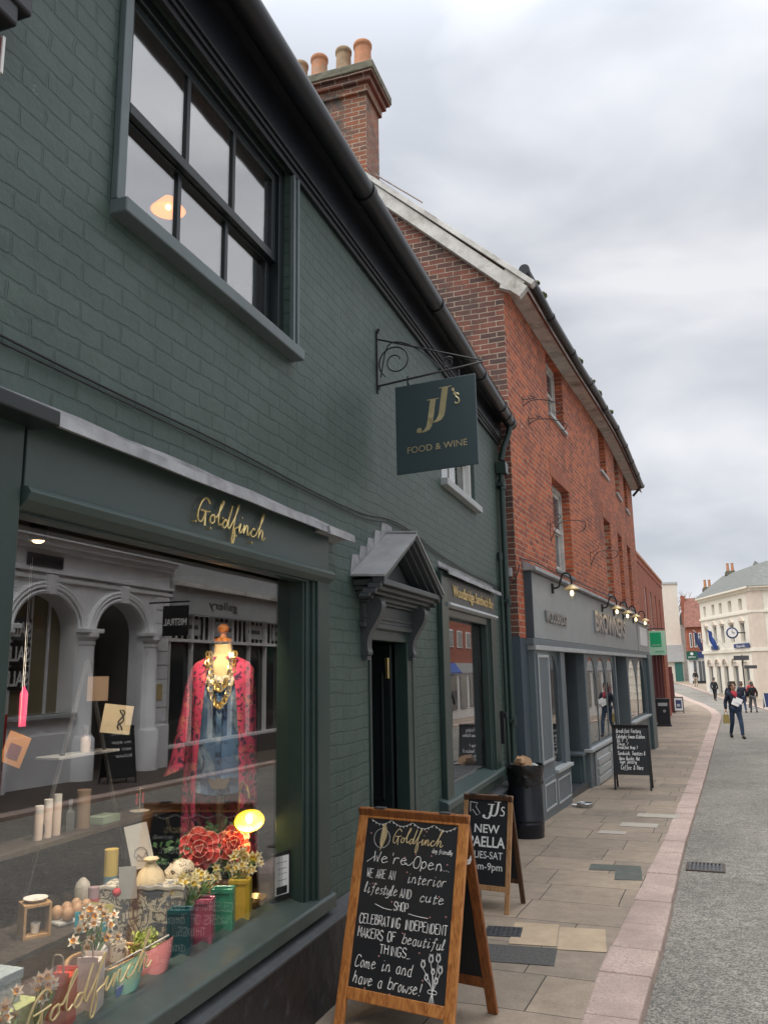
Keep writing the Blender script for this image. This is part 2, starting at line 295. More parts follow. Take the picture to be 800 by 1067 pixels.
# ---------------------------------------------------------------- mesh building
class MB:
    def __init__(s, F=None): s.v = []; s.f = []; s.F = F
    def V(s, *p):
        if len(p) == 1: p = p[0]
        s.v.append(tuple(s.F(*p)) if s.F else tuple(p)); return len(s.v)-1
    def face(s, pts): s.f.append([s.V(p) for p in pts]); return s
    def quad(s, a, b, c, d): return s.face((a, b, c, d))
    def box(s, a0, a1, b0, b1, c0, c1):
        i = [s.V((a, b, c)) for c in (c0, c1) for b in (b0, b1) for a in (a0, a1)]
        for q in ((0, 2, 3, 1), (4, 5, 7, 6), (0, 1, 5, 4), (2, 6, 7, 3), (0, 4, 6, 2), (1, 3, 7, 5)): s.f.append([i[k] for k in q])
        return s
    def prism(s, poly, fn, a, b):
        """poly of (p,q); fn(p,q,t) -> coords at t=a and t=b"""
        A = [s.V(fn(p, q, a)) for p, q in poly]; B = [s.V(fn(p, q, b)) for p, q in poly]; n = len(poly)
        s.f.append(A[::-1]); s.f.append(B)
        for i in range(n): s.f.append([A[i], A[(i+1) % n], B[(i+1) % n], B[i]])
        return s
    def tube(s, path, r, n=8, cap=True, flat=None):
        path = [Vector(s.F(*p)) if s.F else Vector(p) for p in path]
        rs = r if isinstance(r, (list, tuple)) else [r]*len(path)
        rings = []; prev = None
        for i, p in enumerate(path):
            d = (path[min(i+1, len(path)-1)]-path[max(i-1, 0)])
            if d.length < 1e-9: d = Vector((0, 0, 1))
            d.normalize()
            if prev is None:
                u = d.orthogonal().normalized() if flat is None else (Vector(flat).cross(d)).normalized()
            else:
                u = prev-d*prev.dot(d)
                u = u.normalized() if u.length > 1e-6 else d.orthogonal().normalized()
            prev = u; w = d.cross(u)
            ring = []
            for k in range(n):
                a = 2*math.pi*(k+.5)/n; q = p+(u*math.cos(a)+w*math.sin(a))*rs[i]
                s.v.append(tuple(q)); ring.append(len(s.v)-1)
            rings.append(ring)
        for a, b in zip(rings, rings[1:]):
            for k in range(n): s.f.append([a[k], a[(k+1) % n], b[(k+1) % n], b[k]])
        if cap: s.f.append(rings[0][::-1]); s.f.append(rings[-1])
        return s
    def lathe(s, prof, c=(0, 0, 0), n=20, axis='z', wob=0, sx=1, sy=1, cap=True):
        rings = []
        for r, h in prof:
            ring = []
            for k in range(n):
                a = 2*math.pi*k/n; rr = r*(1+(wob*math.sin(a*7+h*40) if wob else 0))
                x, y = rr*math.cos(a)*sx, rr*math.sin(a)*sy
                p = {'z': (x, y, h), 'x': (h, x, y), 'y': (y, h, x)}[axis]
                ring.append(s.V((p[0]+c[0], p[1]+c[1], p[2]+c[2])))
            rings.append(ring)
        for a, b in zip(rings, rings[1:]):
            for k in range(n): s.f.append([a[k], a[(k+1) % n], b[(k+1) % n], b[k]])
        if cap and prof[0][0] > 1e-5: s.f.append(rings[0][::-1])
        if cap and prof[-1][0] > 1e-5: s.f.append(rings[-1])
        return s
    def blob(s, c, r, n=8, m=5, j=0, rg=rnd):
        prof = [(math.sin(math.pi*i/m)+1e-4, -math.cos(math.pi*i/m)) for i in range(m+1)]
        r = r if isinstance(r, (tuple, list)) else (r, r, r)
        rings = []
        for pr, h in prof:
            ring = []
            for k in range(n):
                a = 2*math.pi*k/n; q = 1+rg.uniform(-j, j)
                ring.append(s.V((c[0]+pr*math.cos(a)*r[0]*q, c[1]+pr*math.sin(a)*r[1]*q, c[2]+h*r[2]*q)))
            rings.append(ring)
        for a, b in zip(rings, rings[1:]):
            for k in range(n): s.f.append([a[k], a[(k+1) % n], b[(k+1) % n], b[k]])
        return s
    def add(s, vs, fs, fn):
        o = len(s.v)
        for p in vs: s.v.append(tuple(fn(*p)))
        for f in fs: s.f.append([i+o for i in f])
        return s
    def wall(s, y0, y1, z0, z1, holes=(), depth=.1, step=0, skipb=False):
        ys = {y0, y1}; zs = {z0, z1}
        for h in holes: ys |= {h[0], h[1]}; zs |= {h[2], h[3]}
        if step:
            k = y0
            while k < y1: ys.add(round(k, 4)); k += step
        ys = sorted(y for y in ys if y0 <= y <= y1); zs = sorted(z for z in zs if z0 <= z <= z1)
        for a, b in zip(ys, ys[1:]):
            for c, d in zip(zs, zs[1:]):
                my, mz = (a+b)/2, (c+d)/2
                if any(h[0] < my < h[1] and h[2] < mz < h[3] for h in holes): continue
                s.quad((a, c, 0), (b, c, 0), (b, d, 0), (a, d, 0))
        for h in holes:
            a, b, c, d = h[:4]; dp = h[4] if len(h) > 4 else depth
            s.quad((a, c, 0), (a, d, 0), (a, d, -dp), (a, c, -dp)); s.quad((b, d, 0), (b, c, 0), (b, c, -dp), (b, d, -dp))
            s.quad((a, d, 0), (b, d, 0), (b, d, -dp), (a, d, -dp)); s.quad((b, c, 0), (a, c, 0), (a, c, -dp), (b, c, -dp))
        return s
    def build(s, name, m, parent=None, world=True, bevel=0, smooth=False, recalc=True, seg=2):
        me = bpy.data.meshes.new(name)
        off = Vector((0, 0, 0))
        if parent is not None and world: off = wloc(parent)
        me.from_pydata([(a-off.x, b-off.y, c-off.z) for a, b, c in s.v], [], s.f)
        if recalc:
            bm = bmesh.new(); bm.from_mesh(me); bmesh.ops.recalc_face_normals(bm, faces=bm.faces); bm.to_mesh(me); bm.free()
        me.materials.append(M[m] if isinstance(m, str) else m)
        o = bpy.data.objects.new(name, me); C.objects.link(o)
        if parent is not None: o.parent = parent
        if smooth:
            for p in me.polygons: p.use_smooth = True
            try:
                me.set_sharp_from_angle(angle=R_(40))
            except Exception: pass
        if bevel:
            b = o.modifiers.new('bevel', 'BEVEL'); b.width = bevel; b.segments = seg; b.limit_method = 'ANGLE'; b.angle_limit = R_(40)
        return o
def wloc(o):
    v = Vector((0, 0, 0))
    while o is not None: v += o.location; o = o.parent
    return v
def thing(name, label, cat, loc=(0, 0, 0), rz=0, group=None):
    o = bpy.data.objects.new(name, None); C.objects.link(o); o.location = loc; o.rotation_euler = (0, 0, rz); o.empty_display_size = .1
    return tag(o, label, cat, group)
def tag(o, label, cat, group=None):
    o['label'] = label; o['category'] = cat
    if group: o['group'] = group
    return o
def struct(o, kind='structure'): o['kind'] = kind; return o
def copytree(o, parent=None):
    c = o.copy(); C.objects.link(c); c.parent = parent
    for ch in list(o.children): copytree(ch, c)
    return c
def interp(x, t):
    if x <= t[0][0]: (a, b), (c, d) = t[0], t[1]
    elif x >= t[-1][0]: (a, b), (c, d) = t[-2], t[-1]
    else:
        for (a, b), (c, d) in zip(t, t[1:]):
            if a <= x <= c: break
    return b+(d-b)*(x-a)/(c-a)
GP = [(-60, 1.32), (0, 0), (50, -1.1), (75, -1.15), (95, -.62), (110, -.3), (200, 1.5), (600, 1.55)]
def gz(y): return interp(y, GP)
# frame(origin, right, up) mapping for flat art: (a, b, n)
def frame(o, r, u):
    o = Vector(o); r = Vector(r).normalized(); u = Vector(u); u = (u-r*u.dot(r)).normalized(); n = r.cross(u)
    return lambda a, b, c=0: o+r*a+u*b+n*c
def textmesh(s, size, extrude=0.0, bold=0.0, align='LEFT', shear=0, cw=1):
    cu = bpy.data.curves.new('t', 'FONT'); cu.body = s; cu.size = size; cu.extrude = extrude; cu.offset = bold; cu.align_x = align; cu.shear = shear; cu.space_character = cw
    cu.resolution_u = 3
    ob = bpy.data.objects.new('t', cu); C.objects.link(ob)
    dg = bpy.context.evaluated_depsgraph_get(); dg.update()
    me = bpy.data.meshes.new_from_object(ob.evaluated_get(dg)); vs = [tuple(v.co) for v in me.vertices]; fs = [list(p.vertices) for p in me.polygons]
    bpy.data.objects.remove(ob); bpy.data.meshes.remove(me); bpy.data.curves.remove(cu)
    return vs, fs
def text(mb, fn, s, a, b, width=None, height=.1, extrude=.001, bold=0, n=0, align='LEFT', shear=0, mirror=False):
    vs, fs = textmesh(s, 1, 0, 0, 'LEFT', shear)
    x0 = min(v[0] for v in vs); x1 = max(v[0] for v in vs); y1 = .72
    sy = height/y1; sx = (width/(x1-x0)) if width else sy
    if bold or extrude:
        vs, fs = textmesh(s, 1, extrude/max(sy, 1e-6), bold, 'LEFT', shear)
    off = {'LEFT': 0, 'CENTER': -(x1-x0)*sx/2, 'RIGHT': -(x1-x0)*sx}[align]
    return mb.add(vs, fs, lambda p, q, r: fn(a+off+(p-x0)*sx, b+q*sy, n+r*sy))

# single stroke handwriting alphabet, grid 0..9 (baseline 2, x height 6, capitals 9)
G_ = {
'A': '02 29 42;14 34', 'B': '02 09 29 38 26 06;26 45 44 32 02', 'C': '~48 39 19 07 04 12 32 43', 'D': '02 09 29 47 44 22 02', 'E': '49 09 02 42;06 36', 'F': '49 09 02;06 36',
'G': '~48 39 19 07 04 12 32 44 45;45 25', 'H': '02 09;42 49;06 46', 'I': '22 29', 'J': '~49 43 32 12 04', 'K': '02 09;49 05 42', 'L': '09 02 42', 'M': '02 09 25 49 42', 'N': '02 09 42 49',
'O': '~19 07 04 12 32 44 47 39 19', 'P': '02 09 39 47 46 35 05', 'Q': '~19 07 04 12 32 44 47 39 19;34 51', 'R': '02 09 39 47 46 35 05;25 42', 'S': '~48 39 19 07 16 35 44 32 12 03', 'T': '09 49;29 22', 'U': '~09 04 12 32 44 49',
'V': '09 22 49', 'W': '09 12 26 32 49', 'Y': '09 25 49;25 22', 'Z': '09 49 02 42', 'X': '09 42;49 02',
'a': '~36 16 04 12 32 35 36;36 33 42', 'b': '~09 02;04 16 36 44 32 12 03', 'c': '~35 26 16 04 12 22 33', 'd': '~36 16 04 12 32 34;39 33 42', 'e': '~04 35 26 16 04 12 22 43', 'f': '~48 39 28 22 10;06 36', 'g': '~36 16 04 13 33;36 31 20 00',
'h': '~09 02;04 16 26 34 32 42', 'i': '~16 12 22 33;18 18', 'j': '~26 21 10 00;28 28', 'k': '~09 02;36 04 32 43', 'l': '~02 18 09 03 12 23', 'm': '~06 02;05 16 24 22;25 36 44 42 52', 'n': '~06 02;05 16 26 34 32 43', 'o': '~16 04 12 22 34 26 16',
'p': '~06 00;05 16 26 34 22 12 03', 'q': '~36 16 04 12 32;36 30', 'r': '~06 02;04 16 36', 's': '~26 16 05 24 23 12 02', 't': '~18 12 22 33;06 36', 'u': '~06 03 12 22 34 36;36 32 43', 'v': '~06 12 36', 'w': '~06 03 12 24 33 42 56', 'x': '06 32;36 02', 'y': '~06 03 12 23 36;36 31 20 00', 'z': '06 36 02 32',
'0': '~19 07 04 12 32 44 47 39 19', '5': '49 09 06 36 44 32 02', '7': '09 49 12', '9': '~46 15 07 19 39 46 42', '4': '32 39 04 44', '.': '02 02', ',': '12 01', "'": '19 17', '!': '19 14;12 12', '&': '~42 17 29 37 04 12 32 45', '-': '05 35', '/': '02 49', '?': '~08 29 47 25 24;22 22', '%': '02 49'}
def catmull(pts, k=4):
    if len(pts) < 3: return pts
    P_ = [pts[0]]+list(pts)+[pts[-1]]; out = []
    for i in range(1, len(P_)-2):
        a, b, c, d = P_[i-1:i+3]
        for j in range(k):
            t = j/k
            out.append(tuple(.5*(2*b[q]+(c[q]-a[q])*t+(2*a[q]-5*b[q]+4*c[q]-d[q])*t*t+(3*b[q]-a[q]-3*c[q]+d[q])*t**3) for q in range(len(b))))
    out.append(pts[-1]); return out
def scrawl(mb, fn, s, a, b, h, r, width=None, slant=0, n=.001, gap=.35, align='LEFT', jit=.04, ns=4):
    u = h/7.; g = {}
    def W_(ch):
        if ch == ' ': return 3.2
        ds = [int(p[0]) for st in G_[ch].replace('~', '').split(';') for p in st.split()]
        return max(ds)+.0
    tot = sum(W_(c)+gap*4 for c in s)-gap*4
    k = (width/(tot*u)) if width else .8
    x = {'LEFT': a, 'CENTER': a-tot*u*k/2, 'RIGHT': a-tot*u*k}[align]
    for ch in s:
        if ch != ' ':
            gl = G_[ch]; sm = gl[0] == '~'; jy = rnd.uniform(-jit, jit)*h
            for st in gl.replace('~', '').split(';'):
                pts = [(int(p[0]), int(p[1])-2) for p in st.split()]
                pts = [(x+(p*k+q*slant)*u, b+q*u+jy) for p, q in pts]
                if sm: pts = catmull(pts, 3)
                if len(pts) == 2 and pts[0] == pts[1]: pts = [(pts[0][0]-r*.6, pts[0][1]), (pts[0][0]+r*.6, pts[0][1])]
                mb.tube([fn(p, q, n) for p, q in pts], r, ns)
        x += (W_(ch)+gap*4)*u*k
    return mb
def ribbon(mb, fn, pts, r, n=.001, k=4, ns=4, smooth=True):
    mb.tube([fn(p[0], p[1], n) for p in (catmull(pts, k) if smooth else pts)], r, ns); return mb
def skin(name, V, E, m, parent=None, sub=1, loc=None):
    """V: list of (pos, radius)"""
    me = bpy.data.meshes.new(name); me.from_pydata([v[0] for v in V], E, []); o = bpy.data.objects.new(name, me); C.objects.link(o)
    md = o.modifiers.new('s', 'SKIN'); sv = me.skin_vertices[0].data
    for i, v in enumerate(V):
        r = v[1]; sv[i].radius = (r, r) if not isinstance(r, tuple) else r
    sv[0].use_root = True
    if sub: ss = o.modifiers.new('ss', 'SUBSURF'); ss.levels = sub; ss.render_levels = sub
    md.use_smooth_shade = True
    dg = bpy.context.evaluated_depsgraph_get(); dg.update()
    nm = bpy.data.meshes.new_from_object(o.evaluated_get(dg)); bpy.data.objects.remove(o); bpy.data.meshes.remove(me)
    nm.name = name; nm.materials.clear(); nm.materials.append(M[m] if isinstance(m, str) else m)
    for p in nm.polygons: p.use_smooth = True; p.material_index = 0
    ob = bpy.data.objects.new(name, nm); C.objects.link(ob)
    if parent is not None: ob.parent = parent
    if loc: ob.location = loc
    return ob
# ================================================================ SETTING: ground, pavement, kerbs, road
KI = [(-14, -1.6), (0, -.75), (4.45, -.53), (5.2, -.51), (5.9, -.46), (6.8, -.39), (7.9, -.31), (9.55, -.18), (12.65, .01), (17.8, .34), (30.85, 1.09), (40, 1.62), (48, 2.08), (52.5, 2.25), (56.5, 2.28), (65.4, 1.96), (76, 1.16), (90, -.4), (110, -3.2), (130, -7)]
KO = [(-14, -1.3), (0, -.45), (4.8, -.25), (5.5, -.19), (7.05, -.1), (9.45, .03), (11.35, .16), (16.35, .5), (25.8, 1.11), (39.5, 2.01), (46, 2.42), (51.3, 2.71), (56.9, 2.72), (65.65, 2.42), (76.5, 1.75), (90, .1), (110, -2.6), (130, -6.4)]
KR = [(-14, 4.1), (0, 4.35), (30, 5.0), (48, 5.5), (55.6, 5.62), (61, 5.5), (67, 5.19), (77.5, 4.14), (85.5, 3.34), (95.6, 2.33), (104, 1.41), (110, .5), (130, -3)]
KRD = .055
def sheet(name, x0, x1, ys, dz, m, nx=1):
    mb = MB()
    for a, b in zip(ys, ys[1:]):
        for i in range(nx):
            f = lambda y, t: (x0(y)+(x1(y)-x0(y))*t, y, gz(y)+dz)
            mb.quad(f(a, i/nx), f(a, (i+1)/nx), f(b, (i+1)/nx), f(b, i/nx))
    return struct(mb.build(name, m, recalc=False))
ysr = [-14+i*1.5 for i in range(10)]+[1+i for i in range(60)]+[61+i*2 for i in range(35)]
g = MB()
for a, b in zip([-60, 0, 50, 75, 95, 110, 200], [0, 50, 75, 95, 110, 200, 600]): g.quad((-400, a, gz(a)-.13), (400, a, gz(a)-.13), (400, b, gz(b)-.13), (-400, b, gz(b)-.13))
struct(g.build('ground', 'earth', recalc=False))
sheet('road', lambda y: interp(y, KO)-.05, lambda y: interp(y, KR)+.05, ysr, -KRD, 'asphalt', 2)
sheet('pavement', lambda y: -30, lambda y: interp(y, KI)+.01, ysr, 0, 'paving')
sheet('far_pavement', lambda y: interp(y, KR)+.1, lambda y: 16, [y for y in ysr if y > 33], .0, 'paving')
sheet('far_pavement', lambda y: interp(y, KR)+.1, lambda y: 16, [y for y in ysr if y < 35], .001, 'brick_paving')  # this stretch is coloured darker so its reflection in the window stays dark
# kerb stones (each stone modelled, one kerb)
kb = MB(); y = -3.0
while y < 118:
    ln = rnd.choice([.42, .5, .58, .66]) if y < 30 else 1.2
    a, b = y+.007, y+ln-.007; j = rnd.uniform(-.004, .004); jx = rnd.uniform(-.004, .004)
    A = [(interp(a, KI)+jx, a), (interp(a, KO)+jx, a), (interp(b, KO)+jx, b), (interp(b, KI)+jx, b)]
    # joints square to the kerb
    t = [kb.V((px, py-(px-interp(py, KI))*.06, gz(py)+.005+j)) for px, py in A]; u = [kb.V((px+(.015 if i in (1, 2) else 0), py-(px-interp(py, KI))*.06, gz(py)-.15)) for i, (px, py) in enumerate(A)]
    kb.f.append(t)
    for i in range(4): kb.f.append([t[i], u[i], u[(i+1) % 4], t[(i+1) % 4]])
    y += ln
struct(kb.build('kerb', 'granite', bevel=.012, recalc=False))
kb = MB(); y = -3.0
while y < 118:
    a, b = y+.004, y+1.2-.004
    A = [(interp(a, KR), a), (interp(a, KR)+.28, a), (interp(b, KR)+.28, b), (interp(b, KR), b)]
    t = [kb.V((px, py, gz(py)+.006)) for px, py in A]; u = [kb.V((px, py, gz(py)-.15)) for px, py in A]
    kb.f.append(t)
    for i in range(4): kb.f.append([t[i], u[i], u[(i+1) % 4], t[(i+1) % 4]])
    y += 1.2
struct(kb.build('far_kerb', 'granite', bevel=.01, recalc=False))
def slab(name, m, pts, lab, dz=.004):
    mb = MB(); mb.face([(x, y, gz(y)+dz) for x, y in pts]); o = mb.build(name, m, recalc=False); o['label'] = lab; return struct(o)
def rect(cx, cy, w, h, a=-3.2):
    c, s = math.cos(R_(a)), math.sin(R_(a))
    return [(cx+c*px-s*py, cy+s*px+c*py) for px, py in ((-w/2, -h/2), (w/2, -h/2), (w/2, h/2), (-w/2, h/2))]
slab('paving_slab', 'slab_yellow', rect(-.965, 5.86, .30, .50, 5), 'left of two buff slabs beside the utility cover')
slab('paving_slab', 'slab_yellow', rect(-.655, 5.83, .30, .50, 5), 'right of two buff slabs nearest the kerb')
slab('tarmac_patch', 'slab_dark', rect(-1.02, 5.40, .50, .34, 4), 'dark tarmac patch in the paving beside the big chalkboard')
slab('paving_slab', 'slab_green', [(-.80, 8.22), (-.36, 8.24), (-.33, 7.66), (-.56, 7.62), (-.57, 7.98), (-.80, 7.95)], 'L shaped green grey slab by the kerb')
slab('paving_slab', 'slab_pale', rect(-.45, 10.6, .42, .30), 'pale slab near the kerb')
slab('paving_slab', 'slab_pale', rect(-.72, 10.0, .30, .2), 'small pale slab')
slab('paving_slab', 'slab_pale', rect(-.25, 11.4, .5, .3), 'pale slab along the kerb')

# road gully and utility cover: things
t = thing('road_drain', 'rusty slotted iron road drain beside the granite kerb', 'drain', (.20, 8.62, gz(8.62)-KRD))
mb = MB(); w, h = .17, .19
for q in ((-w, w, -h, -h+.025), (-w, w, h-.025, h), (-w, -w+.025, -h+.025, h-.025), (w-.025, w, -h+.025, h-.025)): mb.box(q[0], q[1], q[2], q[3], .001, .014)
mb.build('frame', 'drain_iron', t, False, bevel=.003)
mb = MB()
for r in range(2):
    for i in range(9): x = -w+.035+i*.034; mb.box(x-.011, x+.011, -h+.028+r*.172, -h+.028+r*.172+.155, .001, .012)
mb.build('grate', 'cast_iron', t, False, bevel=.003)
mb = MB(); mb.box(-w+.02, w-.02, -h+.02, h-.02, .0005, .002); mb.build('gully', 'black', t, False)
t.rotation_euler = (math.atan(-.022), 0, R_(-3))
t = thing('utility_cover', 'small rectangular cast iron utility cover set in the paving', 'cover', (-1.17, 5.85, gz(5.85)+.004))
mb = MB(); mb.box(-.12, .12, -.11, .11, -.01, .004); mb.build('plate', 'cast_iron', t, False, bevel=.002)
mb = MB()
for i in range(7):
    for j in range(6): mb.box(-.105+i*.032, -.105+i*.032+.02, -.095+j*.033, -.095+j*.033+.02, .004, .008)
mb.build('tread', 'cast_iron', t, False); t.rotation_euler = (math.atan(-.022), 0, R_(5))

# ================================================================ GREEN BUILDING
XW = -1.85
FG = lambda y, z, n: (XW+n, y, z)
gb = thing('shop_building', 'two storey shop of dark green painted brick with a gutter along its eaves', 'building', (XW, 4, -.1))
Y1 = 10.2
UW = (2.38, 3.90, 3.37, 4.47); SW = (7.22, 8.66, 3.36, 4.30)
SF = (1.95, 4.12, .44, 2.14); DR = (5.13, 6.08, -.2, 1.88); W2 = (7.13, 8.97, .52, 2.15)
MB(FG).wall(-4, Y1, -.35, 4.75, [UW, SW, SF, DR, W2], .12).build('wall', 'green_brick', gb, recalc=False)
def window(parent, F, y0, y1, z0, z1, dep=.10, cols=2, rows=1, fm='white', gm='win_dark', sill=.06, sillm=None, fw=.05, bars=.022, sash=True, sillout=.05, name='window', pane_box=True, mid=None):
    """sash window: frame > upper_sash, lower_sash, pane, sill"""
    fr = MB(F)
    fr.box(y0, y0+fw, z0, z1, -dep-.07, -dep+.02); fr.box(y1-fw, y1, z0, z1, -dep-.07, -dep+.02)
    fr.box(y0+fw, y1-fw, z1-fw, z1, -dep-.07, -dep+.02); fr.box(y0+fw, y1-fw, z0, z0+fw, -dep-.07, -dep+.02)
    f = fr.build(name, fm, parent, bevel=.004)
    a, b, c, d = y0+fw+.002, y1-fw-.002, z0+fw+.002, z1-fw-.002; m_ = mid or (c+d)/2
    sets = [('upper_sash', m_-.02, d, -dep), ('lower_sash', c, m_+.02, -dep-.035)] if sash else [('casement', c, d, -dep)]
    gl = MB(F)
    for nm, lo, hi, n in sets:
        s = MB(F); w = fw*.75
        s.box(a, a+w, lo, hi, n-.03, n); s.box(b-w, b, lo, hi, n-.03, n); s.box(a+w, b-w, hi-w, hi, n-.03, n); s.box(a+w, b-w, lo, lo+w, n-.03, n)
        for i in range(1, cols): yy = a+w+(b-a-2*w)*i/cols; s.box(yy-bars/2, yy+bars/2, lo+w, hi-w, n-.028, n-.002)
        for i in range(1, rows): zz = lo+w+(hi-lo-2*w)*i/rows; s.box(a+w, b-w, zz-bars/2, zz+bars/2, n-.026, n-.004)
        s.build(nm, fm, f, bevel=.003)
        for i in range(cols):
            p0 = a+w+(b-a-2*w)*i/cols; p1 = a+w+(b-a-2*w)*(i+1)/cols
            gl.box(p0, p1, lo+w, hi-w, n-.018, n-.014)
    gl.build('pane', gm, f)
    if sill: MB(F).box(y0-.05, y1+.05, z0-sill, z0-.001, -dep-.07, sillout).build('sill', sillm or fm, f, bevel=.006)
    return f
uw = window(gb, FG, *UW, dep=.055, cols=3, fm='black_green', gm='old_glass', sill=.062, sillm='sill_grey', fw=.065, bars=.03, sillout=.075, mid=3.89)
mb = MB(FG)   # moulded architrave beside the first floor window
for n0, n1, w0, w1 in ((0, .028, 0, .022), (0, .018, .022, .05), (0, .03, .05, .075)): mb.box(UW[1]+w0, UW[1]+w1, UW[2], 4.46, n0, n1)
mb.build('architrave', 'sill_grey', uw, bevel=.004); MB(FG).box(UW[0]-.05, UW[0], UW[2], 4.46, 0, .03).build('architrave', 'sill_grey', uw, bevel=.004)
sw = window(gb, FG, *SW, dep=.06, cols=2, fm='white', gm='old_glass', sill=.07, sillm='grey_light', fw=.06, sillout=.07)
# room behind the first floor windows
mb = MB(); x0, x1 = XW-.19, -3.4
def room(mb, x0, x1, y0, y1, z0, z1):
    mb.quad((x1, y0, z0), (x1, y1, z0), (x1, y1, z1), (x1, y0, z1)); mb.quad((x0, y0, z0), (x1, y0, z0), (x1, y0, z1), (x0, y0, z1)); mb.quad((x0, y1, z0), (x1, y1, z0), (x1, y1, z1), (x0, y1, z1))
    mb.quad((x0, y0, z0), (x0, y1, z0), (x1, y1, z0), (x1, y0, z0)); mb.quad((x0, y0, z1), (x0, y1, z1), (x1, y1, z1), (x1, y0, z1)); return mb
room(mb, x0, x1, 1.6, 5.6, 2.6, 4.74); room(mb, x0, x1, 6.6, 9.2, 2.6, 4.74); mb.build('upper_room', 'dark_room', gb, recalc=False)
# eaves cornice, fascia, gutter, roof
mb = MB(FG); ym, yM = -4, 10.14
for z0, z1, n in ((4.44, 4.475, .03), (4.475, 4.50, .045), (4.50, 4.74, .06), (4.74, 4.79, .17)): mb.box(ym, yM, z0, z1, 0, n)
mb.build('cornice', 'gutter', gb, bevel=.005)
GX, GZ, GR_ = -1.655, 4.745, .07
mb = MB(); mb.tube([(GX, -4, GZ+.03), (GX, 3, GZ), (GX, 6, GZ-.015), (GX, yM, GZ-.04)], GR_, 20)
for yy in (1.05, 2.85, 4.65, 6.45, 8.25, 9.4, 9.75, 10.02):
    zz = interp(yy, [(-4, GZ+.03), (3, GZ), (6, GZ-.015), (yM, GZ-.04)]); mb.tube([(GX, yy-.03, zz), (GX, yy+.03, zz)], GR_+.009, 20)
mb.tube([(GX, yM, GZ-.04), (GX, yM+.012, GZ-.04)], GR_+.004, 20)
gt = mb.build('gutter', 'gutter', gb, smooth=True)
mb = MB(); mb.box(-1.80, XW-.02, -4, yM, 4.78, 4.84); mb.face([(-1.62, -4, 4.82), (-1.62, yM, 4.82), (-5.5, yM, 7.6), (-5.5, -4, 7.6)]); mb.face([(-1.62, -4, 4.79), (-1.62, yM, 4.79), (-5.5, yM, 7.56), (-5.5, -4, 7.56)]); mb.build('roof', 'slate', gb, recalc=False)
MB().box(-9, -5.0, -4, 10.15, -.3, 7.3).build('rear_wing', 'dark_room', gb)
# downpipe with hopper
mb = MB()
mb.tube([(GX, 10.02, GZ-.08), (GX-.02, 10.02, GZ-.2), (-1.74, 10.0, 4.38), (-1.78, 9.98, 4.2)], .038, 12)
mb.prism([(-.075, 0), (.075, 0), (.095, .10), (.095, .14), (-.095, .14), (-.095, .10)], lambda p, q, t: (-1.78+t, 9.98+p, 4.02+q), -.06, .07)
mb.tube([(-1.785, 9.98, 4.03), (-1.785, 9.98, .62), (-1.78, 9.9, .42), (-1.77, 9.84, -.15)], .036, 14)
for zz in (3.88, 2.42, 1.0): mb.tube([(-1.785, 9.98, zz-.06), (-1.785, 9.98, zz+.06)], .05, 14); mb.box(-1.85, -1.75, 9.90, 10.06, zz-.02, zz+.02)
mb.tube([(-1.815, 9.80, 2.95), (-1.815, 9.80, .3)], .022, 10); mb.tube([(-1.815, 9.80, 2.9), (-1.815, 9.80, 3.0)], .032, 10)
mb.build('downpipe', 'green_paint', gb, smooth=True)
mb = MB(FG); mb.box(9.42, 9.47, .78, 1.14, 0, .07); mb.box(9.43, 9.46, 1.06, 1.12, .07, .10); mb.build('meter_cover', 'black', gb, bevel=.006)
mb = MB(); mb.box(-1.85, -1.62, 9.98, 10.19, -.3, .36); mb.prism([(-1.85, .36), (-1.62, .36), (-1.62, .40), (-1.85, .48)], lambda p, q, t: (p, t, q), 9.98, 10.19); mb.build('pipe_boxing', 'green_paint', gb, bevel=.006)
# cables clipped on the wall
for k, (dz, r) in enumerate(((0, .0045), (-.026, .0035))):
    pts = [(-1.0, 2.63), (1.0, 2.63), (2.2, 2.62), (3.2, 2.635), (4.2, 2.62), (5.0, 2.63), (5.6, 2.70), (6.2, 2.69), (6.9, 2.62), (8, 2.585), (9.1, 2.575), (10.1, 2.57)]
    MB(FG).tube(catmull([(y, z+dz+.006*math.sin(y*3+k), .012+.004*k) for y, z in pts], 4), r, 6).build('cable', 'black', gb, smooth=True)
# plinth
mb = MB(FG)
for a, b in ((-4, 5.11), (6.10, 9.98)):
    zb = .30
    mb.prism([(0, .345), (.085, zb), (.085, -.4), (0, -.4)], lambda p, q, t: (t, q, p), a, b)
mb.build('plinth', 'plinth', gb, bevel=.006)
mb = MB(FG)
for a, b in ((-4, 5.10), (6.11, 9.97)): mb.prism([(0, .349), (.09, .304), (.09, .290), (0, .335)], lambda p, q, t: (t, q, p), a, b)
mb.build('plinth_ledge', 'plinth_top', gb, bevel=.003)

# ---- first shopfront
sf = MB(FG)
sf.box(4.12, 4.17, .42, 2.14, -.05, .012); sf.box(4.17, 4.20, .42, 2.14, -.02, .03); sf.box(4.20, 4.37, .40, 2.15, 0, .045)
sf.box(1.74, 1.92, .40, 2.40, 0, .06); sf.box(1.92, 1.952, .42, 2.14, -.05, .03)
sf.box(1.952, 4.12, 2.09, 2.14, -.05, .02)
sf.box(4.10, 4.122, .44, 2.14, -.16, .0)
sf.build('shopfront', 'green_paint', gb, bevel=.005); shf = C.objects[-1] if False else bpy.data.objects['shopfront']
MB(FG).box(1.94, 4.345, 2.165, 2.395, 0, .05).build('fascia', 'fascia_paint', shf, bevel=.004)
mb = MB(FG); mb.prism([(0, 2.10), (.045, 2.10), (.075, 2.125), (.088, 2.15), (.075, 2.168), (.05, 2.172), (0, 2.172)], lambda p, q, t: (t, q, p), 1.93, 4.36); mb.build('fascia_moulding', 'fascia_paint', shf, bevel=.003)
